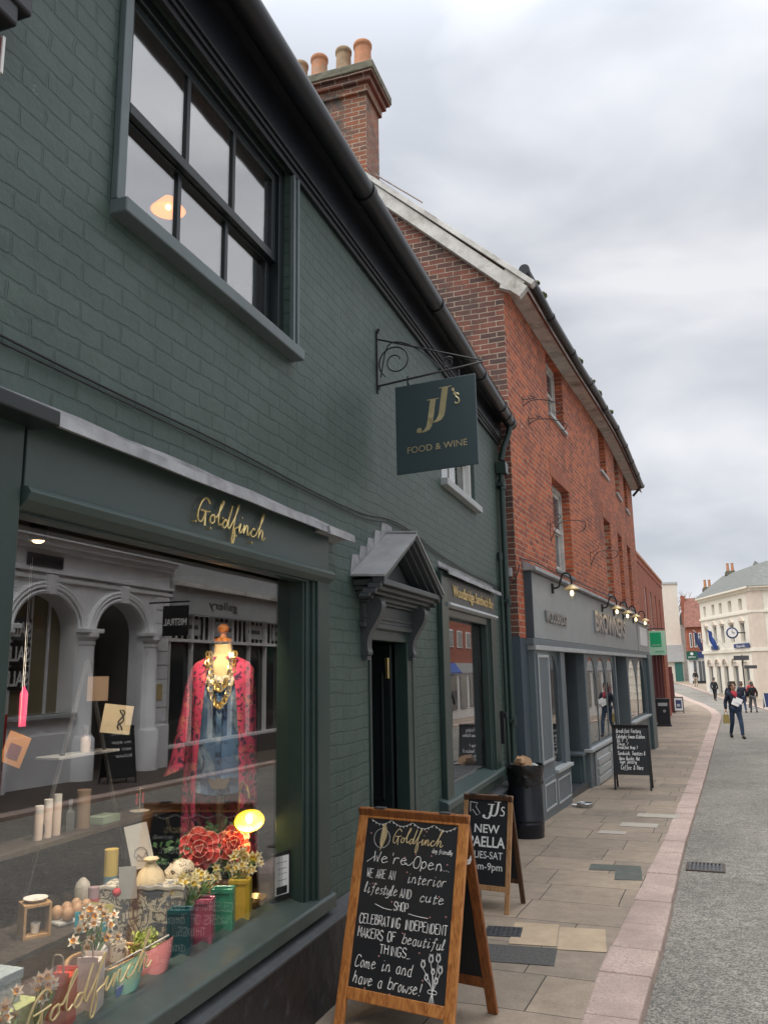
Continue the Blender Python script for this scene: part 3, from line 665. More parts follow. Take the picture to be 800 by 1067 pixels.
def leadflash(name, a, b, z0, z1, n1, lip, parent, seg=14):
    mb = MB(FG); k = seg
    for i in range(k):
        t0, t1 = a+(b-a)*i/k, a+(b-a)*(i+1)/k
        w = lambda t, s: .004*math.sin(t*9+s)+.003*math.sin(t*23+s*2)
        P_ = lambda t: [(0.001, z0+w(t, 1)), (.004, z0-.045+w(t, 2)*.4), (n1, z1+w(t, 0)*.5), (n1+.006+w(t, 3)*.5, z1-lip+w(t, 5)*.4), (n1-.006, z1-lip+w(t, 5)*.4), (n1-.012, z1-.01), (.004, z0-.058)]
        A, B = P_(t0), P_(t1)
        for (p, q), (r, s), (u, v), (x, y_) in zip(A, A[1:], B, B[1:]): mb.quad((t0, q, p), (t1, v, u), (t1, y_, x), (t0, s, r))
    for t in (a, b): mb.face([(t, q, p) for p, q in P_(t)])
    return mb.build(name, 'lead', parent, recalc=True)
leadflash('lead_flashing', 1.0, 4.47, 2.475, 2.405, .125, .042, shf)
leadflash('lead_flashing', 4.14, 4.53, 2.418, 2.403, .14, .045, shf, 3)
mb = MB(FG); mb.box(1.70, 1.96, 2.35, 2.40, .0, .155); mb.build('fascia_end_cap', 'black_green', shf, bevel=.006)
mb = MB(FG); mb.prism([(-.13, .478), (.055, .432), (.066, .42), (.066, .36), (-.13, .36)], lambda p, q, t: (t, q, p), .6, 4.40); mb.build('shop_sill', 'sill_paint', shf, bevel=.005, seg=3)
MB(FG).box(1.955, 4.118, .45, 2.10, -.084, -.078).build('shop_window', 'glass', shf)
# script lettering on brass pins
def script(mb, fn, a, b, h, r, w):
    """the shop's signature style word on a unit box about 5.6 wide; strokes as smooth tubes"""
    st = [[(.95, 1.0), (.72, 1.22), (.45, 1.0), (.28, .45), (.33, .05), (.52, .0), (.66, .3), (.7, .56)], [(.42, .56), (.7, .57), (1.0, .62)], [(.72, .56), (.76, .1), (.78, -.15)],
          [(1.28, .5), (1.1, .45), (1.04, .2), (1.16, .06), (1.32, .2), (1.3, .42), (1.42, .42)], [(1.42, .42), (1.6, .8), (1.78, 1.25), (1.72, 1.35), (1.58, .9), (1.56, .3), (1.66, .1), (1.8, .22)],
          [(2.14, .42), (1.98, .45), (1.86, .2), (1.95, .03), (2.1, .16), (2.28, .8), (2.38, 1.3)], [(2.38, 1.3), (2.27, .8), (2.22, .2), (2.32, .06)],
          [(2.32, .06), (2.6, .7), (2.82, 1.35), (2.78, 1.42), (2.66, .9), (2.58, .1), (2.56, -.55), (2.68, -.6), (2.74, -.2), (2.7, .16), (2.96, .3)], [(2.96, .3), (3.08, .52), (3.04, .1), (3.14, .06), (3.3, .35)], [(3.12, .82), (3.14, .86)],
          [(3.3, .35), (3.36, .5), (3.34, .04)], [(3.34, .1), (3.5, .5), (3.6, .46), (3.6, .08), (3.72, .08), (3.85, .3)],
          [(4.16, .44), (4.0, .48), (3.86, .2), (3.98, .03), (4.2, .14), (4.34, .4)], [(4.34, .4), (4.6, .95), (4.74, 1.4), (4.66, 1.42), (4.52, .8), (4.44, .04)], [(4.44, .1), (4.64, .52), (4.76, .44), (4.74, .08), (4.86, .04), (5.0, .2)]]
    for s_ in st:
        pts = [(a+(p+q*.12)*w/5.1, b+q*h) for p, q in s_]; ribbon(mb, fn, pts, r, 0, 4, 5)
    return mb
sfn = lambda a, b, n=0: Vector((XW+.05+n+.018, 2.85+a, 2.225+b))
mb = MB(); script(mb, sfn, 0.0, 0, .088, .0048, .66); mb.build('lettering', 'gold', shf)
for yy, zz in ((2.88, 2.22), (3.0, 2.21), (3.22, 2.21), (3.37, 2.20), (3.1, 2.27)): MB(FG).box(yy-.004, yy+.004, zz-.004, zz+.004, .05, .068).build('letter_pin', 'gold', shf)

# ---- door with pedimented hood
dc = MB(FG)
dc.box(DR[0]-.0, DR[0]+.035, -.2, DR[3]-.07, -.02, .012); dc.box(DR[1]-.12, DR[1], -.2, DR[3]-.07, -.09, .012); dc.box(DR[0], DR[1], DR[3]-.07, DR[3], -.09, .012)
dc.box(DR[0], DR[1], DR[3], 1.90, 0, .012); dc.box(DR[1], DR[1]+.06, -.3, 1.90, 0, .018)
d = dc.build('doorcase', 'green_paint', gb, bevel=.004)
mb = MB(); y0, y1 = DR[0], DR[1]
mb.quad((XW-.12, y0, -.25), (XW-1.1, y0, -.25), (XW-1.1, y0, 1.88), (XW-.12, y0, 1.88)); mb.quad((XW-.12, y1, -.25), (XW-1.1, y1, -.25), (XW-1.1, y1, 1.88), (XW-.12, y1, 1.88))
mb.quad((XW-1.1, y0, -.25), (XW-1.1, y1, -.25), (XW-1.1, y1, 1.88), (XW-1.1, y0, 1.88)); mb.quad((XW-.1, y0, 1.88), (XW-1.1, y0, 1.88), (XW-1.1, y1, 1.88), (XW-.1, y1, 1.88)); mb.quad((XW-.1, y0, -.12), (XW-1.1, y0, -.12), (XW-1.1, y1, -.12), (XW-.1, y1, -.12))
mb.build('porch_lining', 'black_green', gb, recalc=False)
dl = MB(); dl.box(XW-.56, XW-.10, 5.90, 5.945, -.12, 1.80)
for z0, z1 in ((.0, .55), (.68, 1.6)):
    dl.box(XW-.50, XW-.16, 5.888, 5.90, z0, z0+.02); dl.box(XW-.50, XW-.16, 5.888, 5.90, z1-.02, z1); dl.box(XW-.50, XW-.48, 5.888, 5.90, z0, z1); dl.box(XW-.18, XW-.16, 5.888, 5.90, z0, z1)
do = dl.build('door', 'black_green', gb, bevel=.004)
mb = MB(); mb.box(XW-.135, XW-.11, 5.875, 5.90, 1.55, 1.70); mb.tube([(XW-.115, 5.875, 1.55), (XW-.115, 5.875, 1.70)], .01, 8); mb.build('hinge', 'gold', do)
FH = lambda y, z, n: FG(5.55+(y-5.75)*.80, interp(z, [(1.575, 1.70), (1.80, 1.885), (2.02, 2.09), (2.115, 2.18), (2.60, 2.59)]), n*.85)
hd = MB(FH)   # entablature stack
yl, yr = 4.92, 6.58
hd.box(5.02, 6.48, 1.80, 1.835, 0, .05); hd.box(5.05, 6.45, 1.835, 1.97, 0, .04); hd.box(5.02, 6.48, 1.865, 1.885, .04, .055)
for z0, z1, n, e in ((1.97, 1.99, .075, .02), (1.99, 2.02, .11, .05), (2.02, 2.045, .155, .09), (2.045, 2.075, .20, .13), (2.075, 2.115, .245, .16)): hd.box(5.05-e, 6.45+e, z0, z1, 0, n)
hood = hd.build('door_hood', 'hood_paint', gb, bevel=.005)
ap = (5.75, 2.56); n1 = .262
mb = MB(FH)   # raking mouldings, front plane
def rake(mb, w, na, nb, off):
    for s in (-1, 1):
        e = (5.75+s*.90, 2.125)
        d_ = Vector((e[0]-ap[0], e[1]-ap[1])).normalized(); nn = Vector((-d_.y, d_.x)) if s < 0 else Vector((d_.y, -d_.x))
        if nn.y > 0: nn = -nn
        A = Vector(ap); B = Vector(e); vshift = Vector((0, -abs(w/ max(.3, abs(nn.y)))))
        o_ = Vector((0, -off))
        p = [A+o_, B+o_, B+o_+vshift, A+o_+vshift]
        mb.prism([(q.x, q.y) for q in p], lambda a, b, t: (a, b, t), na, nb)
rake(mb, .035, .17, n1, .0); rake(mb, .03, .13, n1-.03, .042); rake(mb, .025, .09, n1-.07, .08); rake(mb, .02, .06, n1-.12, .11)
mb.build('raking_cornice', 'hood_paint', hood, bevel=.002)
mb = MB(FH); mb.face([(4.95, 2.116, .05), (6.55, 2.116, .05), (5.75, 2.50, .05)]); mb.build('tympanum', 'hood_paint', hood, recalc=False)
mb = MB(FH)   # lead covered roof slopes
for s in (-1, 1):
    e = 5.75+s*.93; lo = 2.135
    A = [(5.75, 2.595, 0), (5.75, 2.575, n1+.012), (e, lo, n1+.012), (e, lo+.015, 0)]
    mb.face(A); mb.face([(a, b-.016, c) for a, b, c in A[::-1]])
    for i in range(4): p, q = A[i], A[(i+1) % 4]; mb.quad(p, q, (q[0], q[1]-.016, q[2]), (p[0], p[1]-.016, p[2]))
mb.tube([(5.75, 2.60, 0), (5.75, 2.58, n1+.01)], .012, 8); mb.build('lead_roof', 'lead_mid', hood)
mb = MB(FH)   # stepped flashing
for s in (-1, 1):
    pts = []; k = 5
    base = [(5.75+s*.93, 2.15), (5.75, 2.60)]
    for i in range(k):
        t0, t1 = i/k, (i+1)/k
        p0 = (5.75+s*.93*(1-t0), 2.15+.45*t0); p1 = (5.75+s*.93*(1-t1), 2.15+.45*t1)
        mb.prism([(p0[0], p0[1]), (p1[0], p1[1]), (p1[0], p1[1]+.075), (p0[0]-s*.05, p0[1]+.155)], lambda a, b, t: (a, b, t), .002, .008)
mb.build('stepped_flashing', 'lead', hood)
def console(yc):
    prof = [(0, 0), (.012, 0), (.05, .008), (.058, .03), (.05, .06), (.052, .12), (.075, .19), (.115, .25), (.155, .31), (.17, .36), (.165, .40), (.14, .43), (.10, .445), (0, .445)]
    prof = catmull(prof[:-1], 3)+[(0, .445)]
    mb = MB(FH); mb.prism(prof, lambda p, q, t: (t, 1.575+q, p), yc-.055, yc+.055)
    mb.prism([(0, 0), (.045, 0), (.045, -.03), (0, -.03)], lambda p, q, t: (t, 1.575+q, p), yc-.045, yc+.045)
    return mb.build('console', 'hood_paint', hood, bevel=.004)
console(5.12); console(6.385)

# ---- second (sandwich bar) shopfront
s2 = MB(FG)
s2.box(6.90, 7.13, .50, 2.46, 0, .05); s2.box(7.13, 7.16, .52, 2.15, -.05, .02)
s2.box(8.90, 8.97, .52, 2.15, -.05, .02); s2.box(8.97, 9.02, .50, 2.16, 0, .03); s2.box(9.02, 9.30, .50, 2.16, 0, .05); s2.box(7.16, 8.90, 2.08, 2.15, -.05, .02)
s2f = s2.build('sandwich_shopfront', 'green_paint', gb, bevel=.005)
MB(FG).box(7.12, 9.28, 2.20, 2.44, 0, .045).build('fascia', 'hood_paint', s2f, bevel=.004)
mb = MB(FG); mb.prism([(0, 2.155), (.05, 2.155), (.08, 2.175), (.07, 2.20), (0, 2.20)], lambda p, q, t: (t, q, p), 7.10, 9.31); mb.build('fascia_moulding', 'grey_light', s2f, bevel=.003)
mb = MB(FG); k = 8
leadflash('lead_flashing', 6.98, 9.42, 2.56, 2.475, .10, .04, s2f, 10)
mb = MB(FG); mb.prism([(-.13, .60), (.07, .535), (.08, .52), (.08, .47), (-.13, .47)], lambda p, q, t: (t, q, p), 6.80, 9.42); mb.build('shop_sill', 'fascia_paint', s2f, bevel=.005)
M['glass_bright'] = glassmat('glass with raised reflection', boost=1.9)  # reflection strength raised to make this pane look brighter
MB(FG).box(7.16, 8.90, .585, 2.08, -.07, -.064).build('shop_window', 'glass_bright', s2f)
mb = MB(); fn = lambda a, b, n=0: Vector((XW+.045+n, 7.30+a, 2.27+b)); text(mb, fn, 'Woodbridge Sandwich Bar', 0, 0, 1.86, .105, .004, .012, n=.006); mb.build('lettering', 'gold', s2f)
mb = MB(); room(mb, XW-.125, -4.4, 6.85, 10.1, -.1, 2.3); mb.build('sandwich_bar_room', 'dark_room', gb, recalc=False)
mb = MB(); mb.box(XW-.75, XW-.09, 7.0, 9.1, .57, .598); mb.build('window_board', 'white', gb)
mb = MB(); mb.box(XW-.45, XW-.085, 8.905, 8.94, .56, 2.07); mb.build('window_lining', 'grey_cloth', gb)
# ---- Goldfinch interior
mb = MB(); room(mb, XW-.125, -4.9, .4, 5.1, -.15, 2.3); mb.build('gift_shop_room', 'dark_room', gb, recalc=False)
mb = MB(); mb.box(-2.42, XW-.125, .5, 5.05, .40, .44); mb.box(-2.42, -2.40, .5, 5.05, -.1, .40); mb.build('display_plinth', 'warm_wood_dark', gb)
# ================================================================ BRICK BUILDING with grey shopfront
YB0, YB1 = 10.2, 24.6
BOW = [(10.2, 0), (12, -.003), (14, .012), (16, .045), (17.9, .058), (19.4, .04), (20.7, .0), (22.5, -.055), (24.8, -.125)]
FB = lambda y, z, n: (-1.688+.085*(y-10.2)+n+(interp(y, BOW) if z > 2.99 else 0), y-.085*n, z)
bb = thing('brick_building', 'three storey weathered red brick building with a grey shopfront and a big end chimney', 'building', (-1.688, 10.2, -.2))
WT = [(12.72, 13.95, 5.62, 6.72), (17.5, 18.45, 5.75, 6.8), (20.0, 21.0, 5.75, 6.8), (22.2, 23.1, 5.75, 6.8)]
WM = [(12.66, 13.98, 3.10, 4.56), (17.45, 18.4, 3.1, 4.72), (19.7, 20.6, 3.1, 4.72), (21.8, 22.7, 3.1, 4.72)]
OP = (10.62, 23.9, -.4, 1.98)
MB(FB).wall(YB0, YB1, -.5, 6.98, [(*w, .17) for w in WT+WM]+[(*OP, .02)], .17, step=.7).build('wall', 'red_brick', bb, recalc=False)
for w in WT: window(bb, FB, *w, dep=.15, cols=1, rows=1, fm='white_old', gm='win_mid', sill=.06, sillm='grey_light', fw=.08, sillout=.05)
for w in WM: window(bb, FB, *w, dep=.15, cols=1, rows=1, fm='white_old', gm='win_mid', sill=.05, sillm='sill_grey', fw=.09, sillout=.02)
mb = MB(FB)
for w in WM: mb = MB(FB); mb.box(w[0]-.12, w[1]+.12, w[3], w[3]+.27, 0, .006); mb.build('flat_arch', 'lintel_brick', bb)
# gable end wall facing the camera, with return strip
gx0 = -9.2; RX = (-1.688+gx0)/2
mb = MB(); yg = YB0
def roofz(x): return 6.86+min(x-gx0, -1.688-x)*.93
mb.face([(-1.688, yg, 1.98), (-1.688, yg, 6.86), (RX, yg, roofz(RX)), (gx0, yg, 6.86), (gx0, yg, 1.98)]); mb.build('gable_wall', 'gable_brick', bb, recalc=False)
mb = MB(); mb.box(-1.94, -1.686, yg-.004, yg+.4, 1.98, 3.0)
mb = MB(); mb.face([(-1.684, yg-.003, -.5), (-1.684, yg-.003, 2.0), (-4, yg-.003, 2.0), (-4, yg-.003, -.5)]); mb.build('painted_return', 'blue_render', bb, recalc=False)
MB().box(-1.95, -1.80, yg-.03, yg-.0, 3.0, 3.4)
# roof with verge board and gutter
mb = MB(); k = .085*(YB1-YB0)
for dz in (0, .10):
    for i_ in range(24):
        a_, b_ = YB0-.1+i_*.613, YB0-.1+(i_+1)*.613; xa, xb = (-1.40+.085*(q-YB0)+interp(q, BOW) for q in (a_, b_)); mb.face([(xa, a_, 6.64+dz), (xb, b_, 6.64+dz), (RX+.085*(b_-YB0), b_, roofz(RX)+.03+dz), (RX+.085*(a_-YB0), a_, roofz(RX)+.03+dz)])
mb.face([(gx0, YB0-.1, 6.9), (gx0+k, YB1+.1, 6.9), (RX+k, YB1+.1, roofz(RX)+.13), (RX, YB0-.1, roofz(RX)+.13)])
rf = mb.build('roof', 'tile', bb, recalc=False)
mb = MB(); a = Vector((-1.46, 0, 6.43)); b = Vector((-3.75, 0, 6.43+2.29*.93)); d_ = (b-a).normalized(); up = Vector((-d_.z, 0, d_.x)); up = up if up.z > 0 else -up
def plank(mb, a, b, w0, w1, y0, y1):
    p = [a+up*w0, b+up*w0, b+up*w1, a+up*w1]
    mb.prism([(q.x, q.z) for q in p], lambda x, z, t: (x, t, z), y0, y1)
plank(mb, a, b, 0, .17, YB0-.10, YB0+.02); plank(mb, a+Vector((.05, 0, 0)), b, .172, .24, YB0-.13, YB0+.02)
mb.prism([(-1.72, 6.60), (-1.50, 6.50), (-1.38, 6.62), (-1.38, 6.74), (-1.62, 6.90)], lambda x, z, t: (x, t, z), YB0-.098, YB0+.01)
mb.build('verge_board', 'white_old', rf, bevel=.004)
mb = MB(FB)
for i_ in range(24):
    a_, b_ = YB0+i_*.6, YB0+i_*.6+.6
    mb.quad((a_, 6.70, 0), (b_, 6.70, 0), (b_, 6.70, .26), (a_, 6.70, .26)); mb.quad((a_, 6.70, .26), (b_, 6.70, .26), (b_, 6.80, .26), (a_, 6.80, .26)); mb.quad((a_, 6.72, 0), (b_, 6.72, 0), (b_, 6.80, .26), (a_, 6.80, .26))
mb.build('soffit', 'white_old', bb)
mb = MB(FB); g_ = [(YB0-.05+i*.8, 6.80+.012*math.sin(i*2.1), .315) for i in range(19)]; mb.tube(g_, .062, 12)
for i in range(0, 19, 2): mb.tube([(g_[i][0]-.03, g_[i][1], .315), (g_[i][0]+.03, g_[i][1], .315)], .072, 12)
mb.tube([(24.3, 6.8, .31), (24.42, 6.66, .2), (24.5, 6.52, .05)], .035, 8)
mb.build('gutter', 'gutter', bb, smooth=True)
for yy, sx in ((10.9, .10), (11.2, .07), (14.0, .07), (15.1, .10), (15.9, .06), (17.2, .06)):
    mb = MB(FB)
    for q in range(7): mb.blob((yy+rnd.uniform(-sx, sx)*1.6, 6.87+rnd.uniform(-.01, .03), .31+rnd.uniform(-.05, .05)), rnd.uniform(.02, .05), 6, 4, .4)
    mb.build('moss_clump', 'moss', rf)
# wires and old wall ironwork
MB(FB).box(10.2, 10.56, -.5, 1.985, 0, .005).build('painted_corner', 'blue_render', bb)
mb = MB(FB); mb.tube(catmull([(10.3, 2.98, .03), (11.2, 3.02, .05), (12.2, 2.99, .06), (14, 3.02, .05), (17, 3.02, .05), (24, 3.0, .05)]), .009, 5); mb.build('cable', 'black', bb)
mb = MB(); mb.box(-1.86, -1.74, YB0-.06, YB0-.005, 2.74, 2.85); mb.build('junction_box', 'grey_light', bb, bevel=.005)
mb = MB(); mb.tube(catmull([(-1.80, 10.17, 2.74), (-1.76, 10.15, 2.66), (-1.70, 10.12, 2.68), (-1.66, 10.3, 2.9)]), .008, 5); mb.build('cable', 'black', bb)
def scrollbracket(y, z, s, rev=1):
    mb = MB(FB); p = [(y, z, .0), (y, z-.42*s, .0)]; mb.tube(p, .008, 5)
    mb.tube(catmull([(y, z-.40*s, 0), (y+.1*rev, z-.1*s, .12), (y+.3*rev, z-.02*s, .3), (y+.6*rev, z-.02*s, .42), (y+.8*rev, z-.10*s, .36), (y+.72*rev, z-.16*s, .30)]), .007, 5)
    mb.tube(catmull([(y, z-.12*s, .0), (y+.15*rev, z+.02*s, .14), (y+.1*rev, z+.08*s, .1)]), .006, 5)
    return mb.build('iron_bracket', 'iron', bb)
scrollbracket(12.35, 3.85, .9); scrollbracket(15.6, 3.80, .8); scrollbracket(11.0, 5.35, .35); scrollbracket(11.3, 5.15, .3)
# chimney
ch = MB(); cx0, cx1, cy0, cy1 = -5.35, -3.60, 10.2, 10.78
mb = MB(); mb.quad((cx0, cy0, 7.2), (cx1, cy0, 7.2), (cx1, cy0, 10.12), (cx0, cy0, 10.12)); mb.quad((cx0, cy1, 7.2), (cx1, cy1, 7.2), (cx1, cy1, 10.12), (cx0, cy1, 10.12)); chb = mb.build('chimney', 'chim_brick', bb, recalc=False)
mb = MB(); mb.quad((cx1, cy0, 7.2), (cx1, cy1, 7.2), (cx1, cy1, 10.12), (cx1, cy0, 10.12)); mb.build('chimney_side', 'chim_brick_side', chb, recalc=False); mb = MB(); mb.quad((cx0, cy0, 7.2), (cx0, cy1, 7.2), (cx0, cy1, 10.12), (cx0, cy0, 10.12)); mb.build('chimney_side', 'chim_brick_side', chb, recalc=False)
for i, (z0, z1, e) in enumerate(((10.12, 10.26, .045), (10.26, 10.36, .10), (10.36, 10.46, .15))):
    MB().box(cx0-e, cx1+e, cy0-e, cy1+e, z0, z1).build('corbel_course', 'gable_brick' if i else 'chim_brick', chb, bevel=.008)
mb = MB(); e = .17; mb.box(cx0-e, cx1+e, cy0-e, cy1+e, 10.40, 10.53); mb.prism([(cy0-.15, 10.53), (cy1+.15, 10.53), (cy1-.08, 10.66), (cy0+.08, 10.66)], lambda p, q, t: (t, p, q), cx0-.1, cx1+.1); mb.build('capping', 'stone_cap', chb, bevel=.012)
for i, (x, h, mt, r) in enumerate(((-3.74, .60, 'terra', .14), (-4.06, .58, 'terra_old', .125), (-4.47, .56, 'terra', .135), (-4.80, .54, 'terra_old', .125))):
    mb = MB(); mb.lathe([(r*1.12, 0), (r*1.02, .03), (r*.92, h-.1), (r*.93, h-.085), (r*1.03, h-.07), (r*1.05, h-.02), (r*.98, h), (r*.8, h), (r*.76, h-.2), (.001, h-.2)], (x, 10.48, 10.62), 24); mb.build('chimney_pot', mt, chb, smooth=True)
MB().tube([(-3.5, 10.3, 8.8), (-2.9, 10.7, 8.45)], .012, 6).build('rod', 'white_old', rf)

# ---- the grey shopfront of the brick building
cf = MB(FB); bz = -.5
cf.box(10.56, 11.42, bz, 1.90, -.02, .085)
cf.box(10.66, 11.32, .42, 1.80, .085, .097)
cf.box(11.42, 11.47, .2, 1.90, -.02, .06); cf.box(12.22, 12.30, .2, 1.90, -.02, .07); cf.box(12.30, 12.62, bz, 1.90, -.10, .05)
cf.box(10.56, 12.36, bz, .24, -.02, .10)
cf.box(10.50, 24.1, 1.90, 1.985, -.3, .10)
cf.box(14.18, 14.36, bz, 1.90, -.5, .06); cf.box(17.62, 17.76, bz, 1.90, -.5, .06); cf.box(19.45, 19.62, bz, 1.90, -.5, .06)
cf.box(22.95, 23.15, bz, 1.90, -.1, .06); cf.box(14.36, 17.62, bz, .25, -.45, .06); cf.box(19.62, 22.95, bz, .35, -.35, .06)
gs = cf.build('grey_shopfront', 'grey_shop', bb, bevel=.006)
mb = MB(FB)   # mouldings
def panel(mb, a, b, c, d, n, w=.025, t=.012):
    mb.box(a, b, c, c+w, n, n+t); mb.box(a, b, d-w, d, n, n+t); mb.box(a, a+w, c+w, d-w, n, n+t); mb.box(b-w, b, c+w, d-w, n, n+t)
panel(mb, 10.68, 11.30, .42, 1.78, .086, .035, .02); mb.build('panel_moulding', 'grey_light', gs, bevel=.003)
mb = MB(FB); panel(mb, 10.68, 11.30, -.14, .18, .101); mb.build('panel_moulding', 'grey_light', gs, bevel=.003)
mb = MB(FB); panel(mb, 11.44, 12.28, -.16, .16, .101); mb.build('panel_moulding', 'grey_light', gs, bevel=.003)
MB(FB).box(10.54, 24.0, 1.84, 1.90, .0, .115).build('transom_moulding', 'grey_light', gs, bevel=.004)
MB(FB).box(11.40, 12.40, .24, .285, -.02, .14).build('window_shelf', 'grey_light', gs, bevel=.005)
MB(FB).box(14.10, 17.75, .25, .30, -.02, .12).build('window_shelf', 'grey_light', gs, bevel=.005)
MB(FB).box(19.5, 23.0, .35, .40, -.02, .14).build('window_shelf', 'grey_light', gs, bevel=.005)
def arched(F, y0, y1, z0, z1, n, mtl, parent, glassn=-.012, t=.045):
    """plate with round headed opening, and its pane"""
    mb = MB(F); w = y1-y0; r = (w-2*t)/2; cy = (y0+y1)/2; zc = z1-t-r*1.15; K = 10
    arc = [(cy+r*math.cos(math.pi*i/K), zc+r*1.15*math.sin(math.pi*i/K)) for i in range(K+1)]
    for nn in (n, n-.04):
        for (a, b), (c, d) in zip(arc, arc[1:]): mb.quad((a, b, nn), (c, d, nn), (c, z1, nn), (a, z1, nn))
        mb.quad((y0, z0, nn), (y0+t, z0, nn), (y0+t, z1, nn), (y0, z1, nn)); mb.quad((y1-t, z0, nn), (y1, z0, nn), (y1, z1, nn), (y1-t, z1, nn)); mb.quad((y0+t, z0, nn), (y1-t, z0, nn), (y1-t, z0+t, nn), (y0+t, z0+t, nn))
    for (a, b), (c, d) in zip(arc, arc[1:]): mb.quad((a, b, n), (c, d, n), (c, d, n-.04), (a, b, n-.04))
    mb.quad((y0+t, z0+t, n), (y0+t, zc, n), (y0+t, zc, n-.04), (y0+t, z0+t, n-.04)); mb.quad((y1-t, z0+t, n), (y1-t, zc, n), (y1-t, zc, n-.04), (y1-t, z0+t, n-.04)); mb.quad((y0, z0, n), (y0, z1, n), (y0, z1, n-.04), (y0, z0, n-.04))
    o = mb.build('arched_light', mtl, parent, recalc=False); MB(F).box(y0+.01, y1-.01, z0+.01, z1-.01, n+glassn, n+glassn+.004).build('pane', 'shop_glass2', o)
    return o
M['shop_glass2'] = glassmat('shopfront glass', boost=1.8)
arched(FB, 11.47, 12.22, .28, 1.84, .02, 'grey_shop', bb)
for i in range(3): w = (17.62-14.36)/3; arched(FB, 14.36+i*w, 14.36+(i+1)*w, .30, 1.84, .03, 'grey_shop', bb)
for i in range(2): w = (22.95-19.62)/2; arched(FB, 19.62+i*w, 19.62+(i+1)*w, .40, 1.84, .03, 'grey_shop', bb)
# recessed entrance between pilaster and bay; angled inner window
mb = MB(FB); mb.box(12.62, 14.18, 1.90, 1.95, -1.3, -.3); mb.box(12.60, 14.2, -.5, -.20, -1.3, .02); mb.build('entrance_step', 'plinth_top', gs)
mb = MB(FB); mb.box(13.9, 14.18, -.25, .22, -1.1, -.0); mb.box(13.86, 13.9, -.2, .22, -1.05, -.04); rs = mb.build('entrance_side_panel', 'grey_shop_dark', bb, bevel=.005)
fs = lambda a, b, n: FB(13.858-n, b, -a)
mb = MB(fs); panel(mb, .2, .85, -.10, .15, .0, .03, .012); mb.build('panel_moulding', 'grey_shop', rs)
MB(FB).box(13.80, 14.2, .22, .26, -1.1, .01).build('entrance_shelf', 'grey_shop', rs, bevel=.004)
mb = MB(FB); mb.box(14.0, 14.06, .26, 1.9, -.42, -.36); mb.box(14.0, 14.06, .26, 1.9, -1.1, -1.02); mb.build('entrance_mullion', 'grey_shop_dark', rs)
MB(FB).box(14.02, 14.026, .26, 1.9, -1.02, -.05).build('pane', 'shop_glass2', rs)
mb = MB(FB); mb.box(12.62, 12.68, -.3, 1.9, -1.25, -.10); mb.build('entrance_jamb', 'grey_shop_dark', rs)
mb = MB(FB); mb.box(12.75, 13.85, -.2, 1.9, -1.30, -1.25); mb.build('entrance_door', 'black_green', rs)
# cafe room: counter, warm lamp
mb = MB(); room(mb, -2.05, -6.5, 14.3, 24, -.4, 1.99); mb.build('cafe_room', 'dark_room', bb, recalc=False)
MB(FB).box(10.6, 12.6, -.4, 1.98, -1.6, -1.5).build('cafe_partition', 'dark_room', bb)
MB(FB).box(14.9, 23.5, -.3, .62, -1.9, -1.3).build('cafe_counter', 'oak', bb)
# louvred planter panels under the bay
for k in range(2):
    mb = MB(FB); a = 14.55+k*1.5; mb.box(a, a+1.38, -.36, .20, .065, .10)
    lp = mb.build('louvre_panel', 'grey_light', gs, bevel=.004)
    for q in range(3): MB(FB).box(a+.05, a+1.33, -.30+q*.15, -.20+q*.15, .10, .125).build('louvre', 'grey_light', lp, bevel=.004)
# door of the second bay
mb = MB(FB); mb.box(17.8, 19.4, -.4, 1.9, -.75, -.70); dd = mb.build('shop_door', 'black_green', bb)
mb = MB(FB); mb.tube([(18.1, .8, -.68), (18.1, .8, -.60), (18.1, 1.25, -.60), (18.1, 1.25, -.68)], .02, 8); mb.build('handle', 'gold', dd)
mb = MB(FB); mb.box(23.15, 24.1, -.6, 1.92, 0, .14); mb.build('end_pilaster', 'grey_shop_dark', bb, bevel=.006)
# fascias, lead, lettering
MB(FB).box(10.56, 21.55, 1.99, 2.84, 0, .09).build('fascia', 'grey_fascia', gs, bevel=.005)
MB(FB).box(21.62, 24.0, 1.99, 2.70, 0, .10).build('fascia', 'grey_fascia', gs, bevel=.005)
MB(FB).box(10.54, 10.575, 1.99, 2.90, 0, .10).build('fascia_end', 'blue_render', gs)
mb = MB(FB); mb.prism([(0, 2.98), (.17, 2.90), (.175, 2.85), (0, 2.85)], lambda p, q, t: (t, q, p), 10.5, 21.6); mb.build('fascia_cornice', 'lead', gs, bevel=.004)
mb = MB(FB); mb.prism([(0, 2.80), (.15, 2.75), (.155, 2.71), (0, 2.71)], lambda p, q, t: (t, q, p), 21.6, 24.05); mb.build('fascia_cornice', 'lead', gs, bevel=.004)
fl = lambda a, b, n=0: Vector(FB(a, b, .092+n))
mb = MB(); text(mb, fl, 'WOODBRIDGE', 11.25, 2.23, 1.42, .15, .014, .02, n=.012); mb.build('lettering', 'chrome', gs)
mb = MB(); text(mb, fl, 'BROWNERS', 15.2, 2.26, 3.9, .36, .02, .03, n=.018); mb.build('lettering', 'chrome', gs)
MB(FB).box(22.0, 23.6, 2.15, 2.62, .10, .108).build('fascia_panel', 'white', gs)
